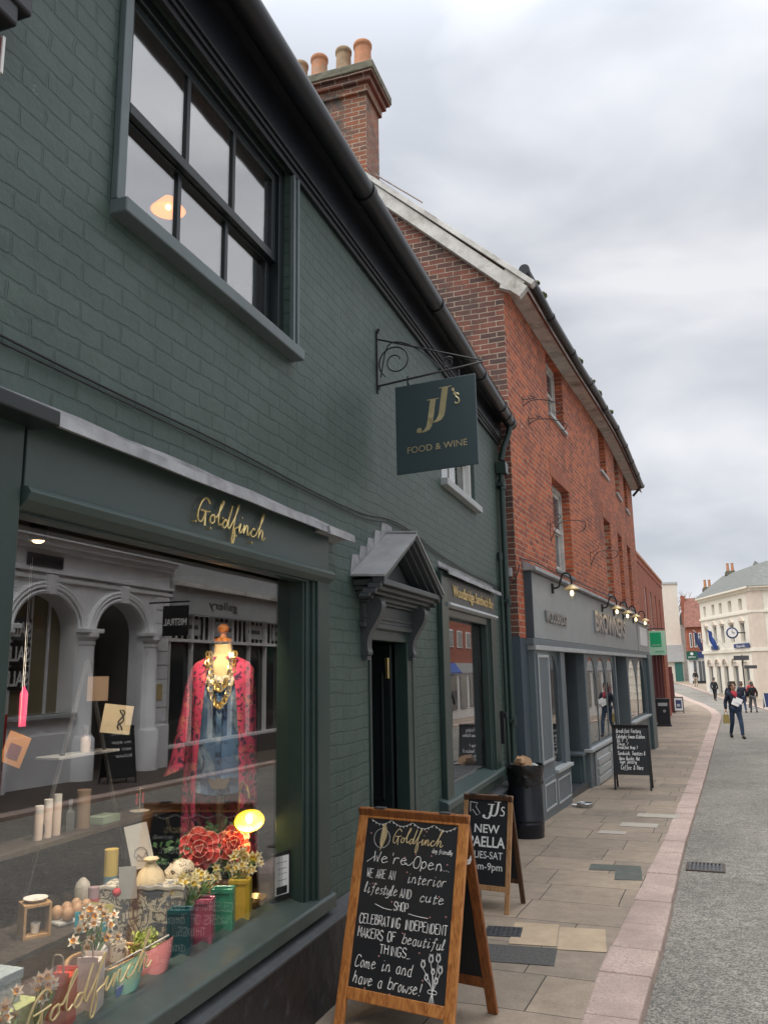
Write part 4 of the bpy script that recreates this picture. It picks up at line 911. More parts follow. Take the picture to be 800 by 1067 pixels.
# swan neck lamps
def swan(y, lab):
    t = thing('wall_lamp', lab, 'lamp', FB(y, 2.72, .09), 0, 'swan neck lamps over the grey shopfront')
    F = lambda a, b, n: FB(y+a, 2.72+b, .09+n)
    mb = MB(F); mb.box(-.03, .03, -.07, .07, 0, .03); mb.tube(catmull([(0, 0, .02), (0, .02, .10), (0, .10, .13), (0, .20, .17), (0, .20, .25), (0, .12, .28), (0, .03, .28)], 4), .014, 8); mb.build('arm', 'iron', t, smooth=True)
    c = Vector(F(0, 0, .28)); mb = MB(); mb.lathe([(.02, .04), (.035, .035), (.10, -.01), (.11, -.025), (.10, -.022), (.03, .015), (.001, .02)], tuple(c), 16); mb.build('shade', 'gold_flat', t, smooth=True)
    mb = MB(); mb.lathe([(.001, -.19), (.03, -.185), (.045, -.15), (.047, -.06), (.03, -.01), (.001, 0)], tuple(c), 12); mb.build('glass_jar', 'jar', t, smooth=True)
    mb = MB(); mb.blob((c.x, c.y, c.z-.08), (.026, .026, .04), 10, 6); mb.build('bulb', 'bulb', t, smooth=True)
M['jar'] = glassmat('lamp glass', tint=(.96, .95, .9, 1))
for y, l in ((11.8, 'swan neck wall lamp nearest the green building, over the small lettering'), (16.2, 'swan neck wall lamp just left of the big metal lettering, second of five'), (17.7, 'swan neck wall lamp over the middle of the big metal lettering, third of five'), (19.1, 'swan neck wall lamp over the right end of the big lettering, fourth of five'), (20.9, 'swan neck wall lamp farthest along the grey fascia, by the end panel')): swan(y, l)

# ================================================================ SECOND BRICK BUILDING and beyond on the left
F2 = lambda y, z, n: (-.75+.07*(y-38)+n, y-.07*n, z)
b2 = thing('brick_building', 'plain two storey red brick building with a flat parapet beyond the grey shopfront', 'building', (-1.0, 38, -.9))
W2s = [(39.0+i*2.6, 39.9+i*2.6, 3.35, 5.2) for i in range(4)]
MB(F2).wall(24.7, 50, -1.4, 6.35, [(*w, .12) for w in W2s]+[(27, 47.6, -1.4, 2.2, .3)], .12).build('wall', 'brick2', b2, recalc=False)
for w in W2s: window(b2, F2, *w, dep=.08, cols=1, fm='white', gm='win_mid', sill=.06, fw=.10, sillout=.04)
mb = MB(); mb.face([(-.9+.07*12, 50, -1.4), (-6, 50, -1.4), (-6, 50, 6.35), (-.75+.07*12, 50, 6.35)]); mb.face([(-1.685, 24.7, 2.2), (-7, 24.7, 2.2), (-7, 24.7, 6.35), (-1.685, 24.7, 6.35)]); mb.build('end_wall', 'brick2x', b2, recalc=False)
MB(F2).box(24.6, 50.05, 6.35, 6.47, -.3, .05).build('parapet_coping', 'terra', b2)
MB(F2).box(24.6, 50.05, 6.05, 6.12, 0, .03).build('string_course', 'brick2', b2)
sh = MB(F2); sh.box(27, 47.6, 2.2, 2.75, -.1, .1)
sh2 = sh.build('shop_fascia', 'white_old', b2)
mb = MB(F2); mb.box(27.0, 47.6, -.2, 2.2, -.26, -.25); mb.build('shop_window', 'win_mid', b2)
mb = MB(F2)
for y in (27.1, 31, 35, 38.5, 40.2, 42.2, 44.2, 45.8): mb = MB(F2); mb.box(y, y+.16, -1.4, 2.2, -.28, .02); mb.build('shop_mullion', 'maroon' if y > 40 else 'grey_shop', b2)
MB(F2).box(27, 47.6, -1.4, -.25, -.3, -.05).build('stall_riser', 'grey_light', b2)
MB(F2).box(46.0, 47.6, -1.4, 2.2, -.2, -.12).build('shutter', 'beige', b2)
t = thing('hanging_sign', 'square bright green and mint shop sign projecting over the pavement', 'sign', F2(35.6, 3.0, 0))
y = 35.6
MB().box(-.60, .05, y-.05, y+.05, 2.07, 3.05).build('sign_box', 'mint', t, bevel=.01)
MB().box(-.55, -.12, y-.058, y-.05, 2.40, 2.98).build('green_panel', 'green_sign', t)
mb = MB(); fn = lambda a, b, n=0: Vector((a, y-.062-n, b)); text(mb, fn, 'pharmacy', -.48, 2.46, .32, .05, .001, .01); mb.build('lettering', 'white', t)
mb = MB(); text(mb, fn, 'chemist', -.40, 2.17, .36, .11, .001, 0); mb.build('lettering', 'green_sign', t)
mb = MB(); mb.tube([(-.95, y, 3.14), (.0, y, 3.14)], .025, 6); mb.build('bracket', 'iron', t)
# narrow maroon shop front beyond
t = thing('shop_building', 'narrow maroon fronted shop just past the second brick building', 'building', (0, 56, -1.1))
MB().box(-6, .30, 53, 60, -1.4, 1.6).build('wall', 'maroon', t); MB().box(.30, .34, 54, 55.4, -.4, 1.2).build('window', 'win_mid', t); MB().box(.30, .36, 56, 58, -.8, 1.0).build('display_board', 'white', t)

# ---- far side of the bend
t = thing('cream_building', 'tall plain cream rendered building closing the view behind the brick row', 'building', (0, 112, -.3))
MB().box(-10, 2.05, 112, 124, -1, 12.1).build('wall', 'cream', t); MB().box(-10.1, 2.15, 111.9, 124, 12.1, 12.35).build('coping', 'grey_light', t)
MB().box(-2, 2.2, 111.7, 112, 2.2, 4.3).build('shop_fascia', 'grey_light', t); MB().box(1.0, 1.95, 111.9, 111.99, -.5, 2.1).build('door', 'mint_dark', t)
t = thing('white_building', 'small pale building with a grey roof between the cream block and the red gable', 'building', (2.2, 118, 0))
MB().box(2.1, 3.2, 116, 122, -1, 7.0).build('wall', 'white_old', t); MB().prism([(2.0, 7.0), (3.3, 7.0), (3.0, 9.2), (2.3, 8.6)], lambda p, q, s: (p, s, q), 116, 122).build('roof', 'slate', t)
t = thing('brick_shop_building', 'small orange brick house with a steep red tiled roof and a green shop sign', 'building', (3.5, 105, -.4))
MB().box(2.55, 5.2, 105, 112, 3.3, 6.3).build('wall', 'brick2x', t); MB().box(2.55, 5.2, 105, 112, -1, 3.3).build('shop_wall', 'white', t)
mb = MB(); mb.face([(2.35, 104.7, 6.2), (5.4, 104.7, 6.2), (5.2, 108.5, 9.9), (2.7, 108.5, 9.9)]); mb.face([(2.35, 104.7, 6.2), (2.7, 108.5, 9.9), (2.35, 112, 6.2)]); mb.build('roof', 'tile', t, recalc=False)
for x in (2.85, 3.35, 3.85): mb = MB(); mb.box(x, x+.30, 104.93, 104.99, 3.8, 5.5); f = mb.build('window', 'white', t); mb = MB(); mb.box(x+.06, x+.24, 104.91, 104.93, 3.9, 5.4); mb.build('pane', 'win_mid', f)
MB().box(2.35, 3.55, 104.8, 104.95, 2.35, 3.35).build('shop_sign', 'dkgreen_sign', t); MB().box(3.55, 4.6, 104.8, 104.95, 2.55, 3.3).build('shop_sign', 'navy_sign', t)
mb = MB(); fn = lambda a, b, n=0: Vector((a, 104.79-n, b)); text(mb, fn, 'pantry', 2.55, 2.6, .8, .22, .002, .01); mb.build('lettering', 'white', t)
mb = MB(); mb.lathe([(.001, 0), (.17, 0), (.17, .01), (.001, .01)], (2.95, 104.79, 3.05), 16, 'y'); mb.build('emblem', 'white', t)
for x in (3.05, 3.6, 4.0): MB().box(x, x+.3, 104.9, 104.98, -.5, 2.2).build('shop_window', 'win_mid', t)
MB().box(2.8, 4.6, 104.85, 104.9, -.8, -.1).build('stall_riser', 'win_dark', t)
for nm, x, y, z, lab in (('chimney_stack', 2.62, 108, 8.6, ''),):
    mb = MB(); mb.box(x-.35, x+.2, y, y+.8, z-2, z+1.6); mb.build('chimney', 'brick2x', t)

# white corner building
wb = thing('corner_building', 'large cream stucco corner building with arched ground floor and slate hipped roof', 'building', (7.2, 75, -1.1))
A0 = Vector((3.55, 87, 0)); A1 = Vector((7.15, 75, 0)); dA = (A1-A0).normalized(); LA = (A1-A0).length; nA = Vector((-dA.y, dA.x, 0)); nA = -nA if nA.x > 0 else nA
FW = lambda s, z, n: tuple(A0+dA*s+nA*n+Vector((0, 0, z)))
arches = [(1.0, 2.1), (3.0, 4.1), (4.9, 6.0), (7.1, 8.3), (9.5, 10.7)]
mb = MB(FW); hs = [(a, b, -1.3, 1.9) for a, b in arches]+[(a+.15, b-.15, 3.6, 5.2) for a, b in arches[1:]]+[(.9, 1.6, 3.6, 5.2)]+[(a+.2, b-.2, 6.3, 7.3) for a, b in arches[1:]]+[(1.0, 1.6, 6.3, 7.3)]
mb.wall(0, LA, -1.6, 8.1, hs, .3); mb.build('wall', 'cream_pale', wb, recalc=False)
MB(FW).box(0, LA, -1.6, 8.1, -.5, -.31).build('window_backing', 'cream_win', wb)
for a, b in arches:
    K = 8; r = (b-a)/2; mb = MB(FW); mb.box(a, b, -1.3, 1.4, -.28, -.25)
    mb.build('arch_glazing', 'win_mid', wb)
    mb = MB(FW); pts = [((a+b)/2+(r+.12)*math.cos(math.pi*i/K), 1.55+(r+.12)*math.sin(math.pi*i/K), .04) for i in range(K+1)]; mb.tube(pts, .09, 6); mb.build('arch_moulding', 'cream_pink', wb)
    mb = MB(FW); mb.box(a, b, 1.55, 1.95, -.24, -.05); mb.build('arch_head', 'cream_win', wb)
for a, b in arches[1:]+[(.75, 1.75)]:
    mb = MB(FW); mb.prism([(a-.05, 5.35), (b+.05, 5.35), ((a+b)/2, 5.75)], lambda p, q, t: (p, q, t), 0, .15); mb.build('window_pediment', 'cream_pink', wb)
    mb = MB(FW); mb.box(a+.3, b-.3, 3.7, 5.1, -.29, -.2); mb.build('window', 'win_mid', wb)
for z0, z1, n in ((2.75, 3.05, .12), (5.95, 6.15, .10), (7.75, 8.0, .12), (8.0, 8.15, .35)): MB(FW).box(-.1, LA+.1, z0, z1, 0, n).build('cornice', 'cream_pale', wb)
MB(FW).box(LA-.9, LA+.03, -1.6, 8.0, 0, .06).build('quoins', 'cream_pink', wb)
mb = MB(); mb.box(7.16, 22, 75.0, 75.2, -1.6, 8.1); mb.build('front_wall', 'cream_pale', wb)
mb = MB(); mb.box(7.1, 8.0, 74.93, 75.0, -1.6, 8.0); mb.build('quoins', 'cream_pink', wb)
for z0, z1, n in ((2.75, 3.05, .12), (5.95, 6.15, .10), (7.75, 8.0, .12), (8.0, 8.15, .35)): MB().box(7.0, 22, 75-n, 75, z0, z1).build('cornice', 'cream_pale', wb)
for z in (-.6, .1, .8, 1.5, 2.2): MB().box(8.0, 22, 74.96, 75, z, z+.05).build('rusticated_band', 'cream', wb)
mb = MB(); a = Vector((3.1, 87.2, 8.15)); b = Vector((6.95, 74.6, 8.15)); c = Vector((22, 74.6, 8.15)); r1 = Vector((9.3, 81, 10.9)); r0 = Vector((6.2, 91, 10.7)); r2 = Vector((20, 81, 10.9))
mb.face([a, b, r1, r0]); mb.face([b, c, r2, r1]); mb.face([a, r0, (8, 95, 8.15)]); mb.build('roof', 'slate', wb, recalc=False)
mb = MB(); mb.face([(7.5, 92, 8.6), (10.5, 86, 8.6), (9.3, 90, 12.0)]); mb.face([(10.5, 86, 8.6), (14, 92, 8.6), (9.3, 90, 12.0)]); mb.build('rear_roof', 'slate', wb, recalc=False)
for x, y, z in ((4.75, 93, 8.2), (6.85, 89.2, 9.4)):
    mb = MB(); mb.box(x-.42, x+.42, y-.3, y+.3, z, z+1.6); mb.box(x-.52, x+.52, y-.4, y+.4, z+1.15, z+1.45); cc = mb.build('chimney', 'stone_cap', wb)
    for s in (-.22, .22): mb = MB(); mb.lathe([(.15, 0), (.12, .7), (.14, .72), (.14, .78), (.001, .78)], (x+s, y, z+1.6), 10); mb.build('chimney_pot', 'terra', cc)
for s0, s1 in ((2.7, 4.4), (8.3, 11.6)): MB(FW).box(s0, s1, 3.08, 3.45, .12, .2).build('name_board', 'navy_sign', wb)
mb = MB(); fw = lambda a, b, n=0: Vector(FW(a, b, .21+n)); text(mb, fw, 'bank', 9.0, 3.14, 1.8, .22, .002, .01); mb.build('lettering', 'white', wb)
for s0, lab in ((2.2, 'dark blue flag hanging from the left pole on the cream corner building'), (5.9, 'bright blue flag hanging from the right pole on the cream corner building')):
    t = thing('flag', lab, 'flag', FW(s0, 3.3, 0), 0, 'flags on the corner building')
    mb = MB(FW); mb.tube([(s0, 3.2, 0), (s0+.1, 5.0, 1.6)], .03, 6); mb.build('pole', 'white', t)
    mb = MB(FW); n = 6; 
    for i in range(n):
        f = lambda u, v: (s0+.1+u*.9+.1*math.sin(v*6+u*5), 4.9-v*1.5-u*.5, 1.5-v*.3+.15*math.sin(u*9+v*3))
        for j in range(n): mb.quad(f(i/n, j/n), f((i+1)/n, j/n), f((i+1)/n, (j+1)/n), f(i/n, (j+1)/n))
    mb.build('cloth', 'navy_sign' if s0 < 3 else 'blue_sign', t, smooth=True, recalc=False)
t = thing('bracket_clock', 'round bracket clock projecting from the cream corner building', 'clock', FW(10.6, 4.4, 0))
c = Vector(FW(10.6, 4.35, 1.1)); mb = MB(); mb.tube([FW(10.6, 4.35, 0), tuple(c)], .05, 6); mb.build('bracket', 'iron', t)
mb = MB(); mb.tube([(c.x+.42*math.cos(i*.3142), c.y, c.z+.42*math.sin(i*.3142)) for i in range(21)], .07, 8); mb.build('rim', 'navy_sign', t); mb = MB(); mb.lathe([(.001, -.08), (.36, -.08), (.36, .08), (.001, .08)], tuple(c), 20, 'y'); fc = mb.build('face', 'white', t)
mb = MB(); mb.box(c.x-.015, c.x+.015, c.y-.11, c.y-.09, c.z, c.z+.28); mb.build('minute_hand', 'black', fc); mb = MB(); mb.box(c.x, c.x+.2, c.y-.11, c.y-.09, c.z-.02, c.z+.02); mb.build('hour_hand', 'black', fc)
# bare tree behind
t = thing('bare_tree', 'leafless winter tree behind the rooftops at the far end of the street', 'tree', (3.0, 150, 0))
tr = MB()
twigs = MB()
def branch(p, d, l, r, lv):
    q = p+d*l; (tr if lv > 2 else twigs).tube([p, q], [r, r*.7], 5, False)
    if lv == 0: return
    for i in range(3):
        e = (d+Vector((rnd.uniform(-.6, .6), rnd.uniform(-.6, .6), rnd.uniform(-.1, .5)))).normalized(); branch(q, e, l*rnd.uniform(.62, .82), r*.62, lv-1)
branch(Vector((3, 150, 0)), Vector((0, 0, 1)), 4.5, .35, 5)
tr.build('trunk', 'hair_brown', t); twigs.build('crown', 'twig', t) if 'twig' in M else twigs.build('crown', P('twig', (.22, .17, .14), .9), t)

# ================================================================ OPPOSITE SIDE OF THE STREET (seen in the shop windows)
XO = 6.64
FO = lambda y, z, n: (XO-n, y, z)
ga = thing('arcaded_shop_building', 'grey painted stone shop with two round arches across the street, seen in the big window', 'building', (XO, 10, -.3))
def archwall(mb, y0, y1, z0, z1, ars, spring, dep):
    """wall with round arches: ars = (a, b, sill)"""
    ys = [y0]+[v for a in ars for v in a[:2]]+[y1]
    for i in range(0, len(ys), 2): mb.quad((ys[i], z0, 0), (ys[i+1], z0, 0), (ys[i+1], z1, 0), (ys[i], z1, 0))
    for a, b, s in ars:
        K = 14; r = (b-a)/2; arc = [((a+b)/2-r*math.cos(math.pi*k/K), spring+r*.82*math.sin(math.pi*k/K)) for k in range(K+1)]
        for (p, q), (u, v) in zip(arc, arc[1:]): mb.quad((p, q, 0), (u, v, 0), (u, z1, 0), (p, z1, 0)); mb.quad((p, q, 0), (u, v, 0), (u, v, -dep), (p, q, -dep))
        mb.quad((a, s, 0), (a, spring, 0), (a, spring, -dep), (a, s, -dep)); mb.quad((b, s, 0), (b, spring, 0), (b, spring, -dep), (b, s, -dep))
        if s > z0: mb.quad((a, z0, 0), (b, z0, 0), (b, s, 0), (a, s, 0)); mb.quad((a, s, 0), (b, s, 0), (b, s, -dep), (a, s, -dep))
    return mb
ars = [(2.6, 4.2, .9), (5.4, 7.0, .9), (9.0, 10.7, .9), (11.25, 12.88, .95), (13.42, 15.02, -.45)]
archwall(MB(FO), 0, 15.95, -.6, 3.35, ars, 2.42, .35).build('wall', 'arcade', ga, recalc=False)
MB(FO).box(0, 15.95, 3.35, 7.6, -.4, 0).build('upper_wall', 'arcade', ga)
for z0, z1, n in ((3.33, 3.40, .05), (3.46, 3.52, .08), (3.86, 3.95, .10), (3.95, 4.05, .2), (4.05, 4.14, .28)): MB(FO).box(0, 16.0, z0, z1, 0, n).build('cornice', 'arcade', ga)
for a, b, s in ars:
    r = (b-a)/2; K = 16
    for rr, w, n in ((r+.05, .045, .03), (r+.15, .03, .05), (r+.22, .05, .03)):
        mb = MB(FO); mb.tube([((a+b)/2-rr*math.cos(math.pi*k/K), 2.42+rr*.82*math.sin(math.pi*k/K), n) for k in range(K+1)], w, 6); mb.build('arch_moulding', 'arcade', ga, smooth=True)
    MB(FO).prism([((a+b)/2-.09, 2.42+r*.82-.02), ((a+b)/2+.09, 2.42+r*.82-.02), ((a+b)/2+.12, 2.42+r*.82+.33), ((a+b)/2-.12, 2.42+r*.82+.33)], lambda p, q, t: (p, q, t), 0, .13).build('keystone', 'arcade', ga, bevel=.01)
for y in (8.72, 10.97, 13.15, 15.22):
    mb = MB(); mb.lathe([(.24, -.5), (.24, .45), (.20, .5), (.165, .55), (.15, 2.18), (.17, 2.2), (.17, 2.24), (.15, 2.26), (.2, 2.32), (.23, 2.34), (.23, 2.42), (.001, 2.42)], (XO-.04, y, 0), 16); mb.build('column', 'arcade', ga, smooth=True)
    MB(FO).box(y-.27, y+.27, 2.42, 2.50, -.1, .24).build('abacus', 'arcade', ga, bevel=.01)
for k in range(9): MB(FO).box(15.40, 15.93, .62+k*.3, .90+k*.3, 0, .035).build('quoin', 'arcade', ga, bevel=.008)
MB(FO).box(15.34, 15.95, -.6, .55, 0, .10).build('pier_base', 'arcade', ga, bevel=.01)
MB(FO).box(15.52, 15.72, 1.08, 1.42, .036, .05).build('brass_plate', 'gold_flat', ga)
for a, b, s in ars[:4]:
    MB(FO).box(a, b, s, 3.2, -.36, -.35).build('arch_glazing', 'win_warm', ga)
    for q in (.22, .5, .78): y = a+(b-a)*q; MB(FO).box(y-.02, y+.02, s, 3.2, -.34, -.30).build('glazing_bar', 'arcade', ga)
    MB(FO).box(a-.05, b+.05, s-.08, s, -.3, .10).build('sill', 'grey_light', ga, bevel=.01)
    MB(FO).box(a-.1, b+.1, s-1.3, s-.35, 0, .03).build('apron_panel', 'arcade', ga, bevel=.008)
MB(FO).box(12.9, 15.5, -.5, 3.3, -1.2, -1.15).box(13.30, 13.38, -.5, 3.3, -1.2, -.3).box(15.06, 15.14, -.5, 3.3, -1.2, -.3).build('door_recess', 'room_wall', ga); MB(FO).box(13.9, 14.4, .9, 1.7, -1.14, -1.12).build('notice', 'beige', ga)
for q in range(3):
    for k, ww in enumerate((0,)):
        y, z = 11.42, 2.45-q*.43
        p = MB(FO).box(y, y+.62, z-.20, z+.19, -.29, -.28).build('sale_poster', 'black' if q else 'win_mid', ga)
        mb = MB(); fn = lambda a, b, n=0: Vector((XO+.275-n, 12.02-a, z-.13+b)); text(mb, fn, 'SALE', 0, 0, .54, .26, .002, .02); mb.build('lettering', 'white', p)
MB(FO).box(11.5, 12.4, 3.56, 3.78, 0.0, .04).build('shop_name_board', 'arcade_dark', ga)
mb = MB(); fn = lambda a, b, n=0: Vector((XO-.045-n, 12.35-a, 3.60+b)); text(mb, fn, 'MISTRAL', 0, 0, .8, .14, .002, .01); mb.build('lettering', 'black', ga)
t = thing('hanging_sign', 'square black hanging sign lettered MISTRAL, seen mirrored in the big window', 'sign', (XO-.4, 15.2, 2.8))
MB().box(XO-.98, XO-.36, 15.18, 15.22, 2.42, 3.06).build('board', 'black', t)
mb = MB(); fn = lambda a, b, n=0: Vector((XO-.95+a, 15.178-n, 2.64+b)); text(mb, fn, 'MISTRAL', 0, 0, .56, .15, .001, .015); mb.build('lettering', 'white', t)
MB().tube([(XO, 15.2, 3.14), (XO-1.0, 15.2, 3.14)], .02, 6).build('bracket', 'iron', t)
# dark glazed shop next door
gd = thing('dark_glazed_shop', 'dark fronted shop with white glazing bars across the street, seen in the big window', 'building', (XO, 20, -.4))
MB(FO).box(16.0, 27, 3.6, 8.0, -.4, -.02).build('upper_wall', 'grey_light', gd); MB(FO).box(16.0, 27, 3.0, 3.6, -.1, .1).build('fascia', 'grey_light', gd); MB(FO).box(16.0, 27, 3.6, 3.7, -.1, .22).build('cornice', 'white_old', gd)
MB(FO).box(16.0, 27, -.8, .0, -.1, .0).build('stall_riser', 'arcade_dark', gd); MB(FO).box(16.0, 27, .0, 3.0, -.16, -.15).build('shop_window', 'win_dark', gd)
for y in [16.1+i*.95 for i in range(12)]: MB(FO).box(y-.03, y+.03, .06, 3.0, -.14, -.04).build('glazing_bar', 'white', gd)
for z in (.0, 2.35): MB(FO).box(16.0, 27, z, z+.07, -.14, .0).build('transom', 'white', gd)
for i in range(40): y = 16.2+i*.24; MB(FO).box(y, y+.045, 2.42, 2.98, -.13, -.10).build('transom_light_bar', 'white', gd)
for i in range(6): y = 16.5+i*1.6; p = MB(FO).box(y, y+.9, 2.52, 2.9, -.09, -.05).build('notice', 'grey_light', gd); MB(FO).box(y+.12, y+.78, 2.66, 2.76, -.05, -.045).build('notice_print', 'arcade_dark', p)
mb = MB(); fn = lambda a, b, n=0: Vector((XO-.105-n, 18.9-a, 3.18+b)); text(mb, fn, 'gallery', 0, 0, 1.4, .2, .002, .01); mb.build('lettering', 'black', gd)
# pale house, then brick shop with blue awning
gp = thing('pale_building', 'pale cream shop across the street, seen in the arched windows', 'building', (6.8, 31, -.7))
MB().box(6.75, 12, 27, 40, -1.2, 7.2).build('wall', 'cream', gp); MB().box(6.70, 6.75, 28, 39, -.5, 2.0).build('shop_window', 'win_mid', gp); MB().box(6.65, 6.75, 28, 39, 2.0, 2.7).build('fascia', 'grey_shop', gp)
for i in range(4): y = 28.6+i*2.8; f = MB().box(6.70, 6.75, y, y+1.1, 3.6, 5.3).build('window', 'white', gp); MB().box(6.685, 6.70, y+.12, y+.98, 3.7, 5.2).build('pane', 'win_mid', f)
gr = thing('red_brick_shop', 'red brick shop with a blue fascia across the street, mirrored in the sandwich bar window', 'building', (7.2, 46, -1))
MB().box(7.2, 13, 40.1, 56, 2.0, 7.0).build('wall', 'brick2', gr); MB().box(7.2, 13, 40.1, 56, -1.4, 2.0).build('shop_wall', 'white', gr)
for i in range(7): y = 41.0+i*2.15; f = MB().box(7.15, 7.2, y, y+1.15, 2.85, 3.8).build('window', 'white', gr); MB().box(7.13, 7.15, y+.12, y+1.03, 2.93, 3.72).build('pane', 'win_mid', f)
for i in range(7): y = 41.0+i*2.15; f = MB().box(7.15, 7.2, y, y+1.15, 5.0, 6.2).build('window', 'white', gr)
MB().prism([(7.2, 2.0), (6.8, 1.5), (6.8, 1.42), (7.2, 1.42)], lambda p, q, s: (p, s, q), 40.3, 44.6).build('awning', 'blue_sign', gr); MB().box(7.1, 7.2, 44.6, 55, 1.45, 2.0).build('fascia', 'grey_light', gr)
for y in (40.8, 43.2, 45.6, 48, 50.4, 52.8): f = MB().box(7.14, 7.2, y, y+1.6, -.5, 1.3).build('shop_window', 'win_mid', gr)
# ================================================================ STREET THINGS
# ---- bracket sign JJ's
t = thing('hanging_sign', "square dark green hanging sign with a gold JJ's monogram on a scrolled iron bracket", 'sign', (XW, 5.4, 3.85))
mb = MB(); y = 5.4
mb.box(XW+.001, XW+.012, y-.015, y+.015, 3.60, 4.08)
for z in (3.62, 4.06): mb.tube([(XW+.0, y, z), (XW+.02, y, z+.04)], .012, 6)
mb.tube([(XW+.01, y, 3.655), (-1.06, y, 3.735)], .008, 6); mb.tube([(XW+.01, y, 4.02), (-1.06, y, 3.745)], .007, 6)
def spiral(cx, cz, r0, r1, turns, a0, n=40, s=1): return [(cx+(r0+(r1-r0)*i/n)*math.cos(a0+s*turns*2*math.pi*i/n), y, cz+(r0+(r1-r0)*i/n)*math.sin(a0+s*turns*2*math.pi*i/n)) for i in range(n+1)]
mb.tube(spiral(-1.705, 3.83, .135, .035, 1.6, math.pi*1.3, s=-1), .0055, 5); mb.tube(spiral(-1.31, 3.765, .045, .018, 1.4, math.pi*.2), .005, 5)
mb.tube(catmull([(-1.82, y, 3.72), (-1.76, y, 3.96), (-1.62, y, 3.955), (-1.47, y, 3.84), (-1.38, y, 3.73)]), .005, 5)
for x in (-1.615, -1.235): mb.tube([(x, y, 3.70), (x, y, 3.62)], .006, 6); mb.tube([(x, y-.0, 3.655), (x+.008, y, 3.63), (x, y, 3.61)], .009, 6)
mb.build('bracket', 'iron', t)
a = R_(-3.0)
o = MB(lambda a_, b, c: (-1.71+a_*math.cos(a), y+a_*math.sin(a)+b, 3.625+c+a_*.03)).box(0, .60, -.008, .008, -.655, 0).build('board', P('sign board green', (.042, .066, .074), .35), t, bevel=.003)
sgf = lambda p, q, n=0: Vector((-1.71+p*math.cos(a), y+p*math.sin(a)-.0085-n, 3.625-.655+q+p*.03))
M['gold_sign'] = mat('brushed gold vinyl', (.62, .52, .30), .3, .55, noise=(9, .25))
mb = MB(); text(mb, sgf, 'FOOD & WINE', .085, .145, .44, .048, .001, .0, n=.001); mb.build('lettering', 'gold_sign', o)
def jay(mb, x, z, h, n=.001):
    w = .042*h/.2
    sl = .16
    f = lambda u, v: sgf(x+u+v*sl, z+v, n)
    A = [(-w*.5-.02, h), (w*.5+.028, h), (w*.5+.028, h-.006), (w*.5, h-.010)]
    stem = [(w/2, h-.008), (w/2, .03), (w/2-.006, .0), (w/2-.022, -.022), (w/2-.045, -.034), (-.055, -.038), (-.075, -.03), (-.06, -.028), (-.03, -.02), (-w/2-.0, .0), (-w/2, .03), (-w/2, h-.008), (-w*.5-.02, h-.006), (-w*.5-.02, h), (w*.5+.028, h), (w*.5+.028, h-.006)]
    L_ = [(-w/2, h-.006), (-w/2, .03), (-w/2-.003, .005), (-w/2-.014, -.014), (-.05, -.028), (-.07, -.03)]; R__ = [(w/2, h-.006), (w/2, .03), (w/2-.004, .0), (w/2-.02, -.024), (-.03, -.036), (-.068, -.036)]
    for (p, q) in zip(zip(L_, L_[1:]), zip(R__, R__[1:])): mb.quad(f(*p[0]), f(*q[0]), f(*q[1]), f(*p[1]))
    mb.quad(f(-w/2-.022, h), f(w/2+.024, h), f(w/2+.024, h-.006), f(-w/2-.022, h-.006))
    mb.face([f(-.075+.019*math.cos(k*math.pi/6), -.018+.019*math.sin(k*math.pi/6)) for k in range(12)])
mb = MB(); jay(mb, .255, .32, .20); jay(mb, .345, .38, .215); mb.build('monogram', 'gold_sign', o, recalc=False)
mb = MB()
for (cx, cz, r) in ((.435, .565, .012), (.447, .535, .012)): mb.face([sgf(cx+r*math.cos(k*math.pi/6), cz+r*math.sin(k*math.pi/6), .001) for k in range(12)])
mb.tube([sgf(p, q, .002) for p, q in catmull([(.478, .520), (.468, .535), (.452, .527), (.458, .508), (.475, .492), (.478, .468), (.462, .455), (.446, .466)])], [.004]*2+[.008]*20, 6) if False else mb.tube([sgf(p, q, .002) for p, q in catmull([(.478, .515), (.468, .530), (.454, .522), (.458, .505), (.475, .489), (.477, .468), (.462, .455), (.446, .466)])], .006, 6)
mb.tube([sgf(.435, .565, .002), sgf(.44, .548, .002)], .004, 5); mb.build('apostrophe_s', 'gold_sign', o, recalc=False)

# ---- corner of another sign at the very top left
t = thing('wall_lantern', 'black lantern bracket with a white edged red panel below it at the top left corner', 'lantern', (XW, 1.70, 4.0))
mb = MB(FG); mb.box(1.50, 1.765, 3.64, 3.9, .02, .12); mb.box(1.50, 1.72, 3.57, 3.645, .02, .11); mb.build('bracket', 'black', t, bevel=.01)
MB(FG).box(1.45, 1.69, 3.40, 3.52, .06, .08).build('panel', 'maroon', t); MB(FG).box(1.69, 1.70, 3.40, 3.525, .055, .085).build('panel_edge', 'white', t)

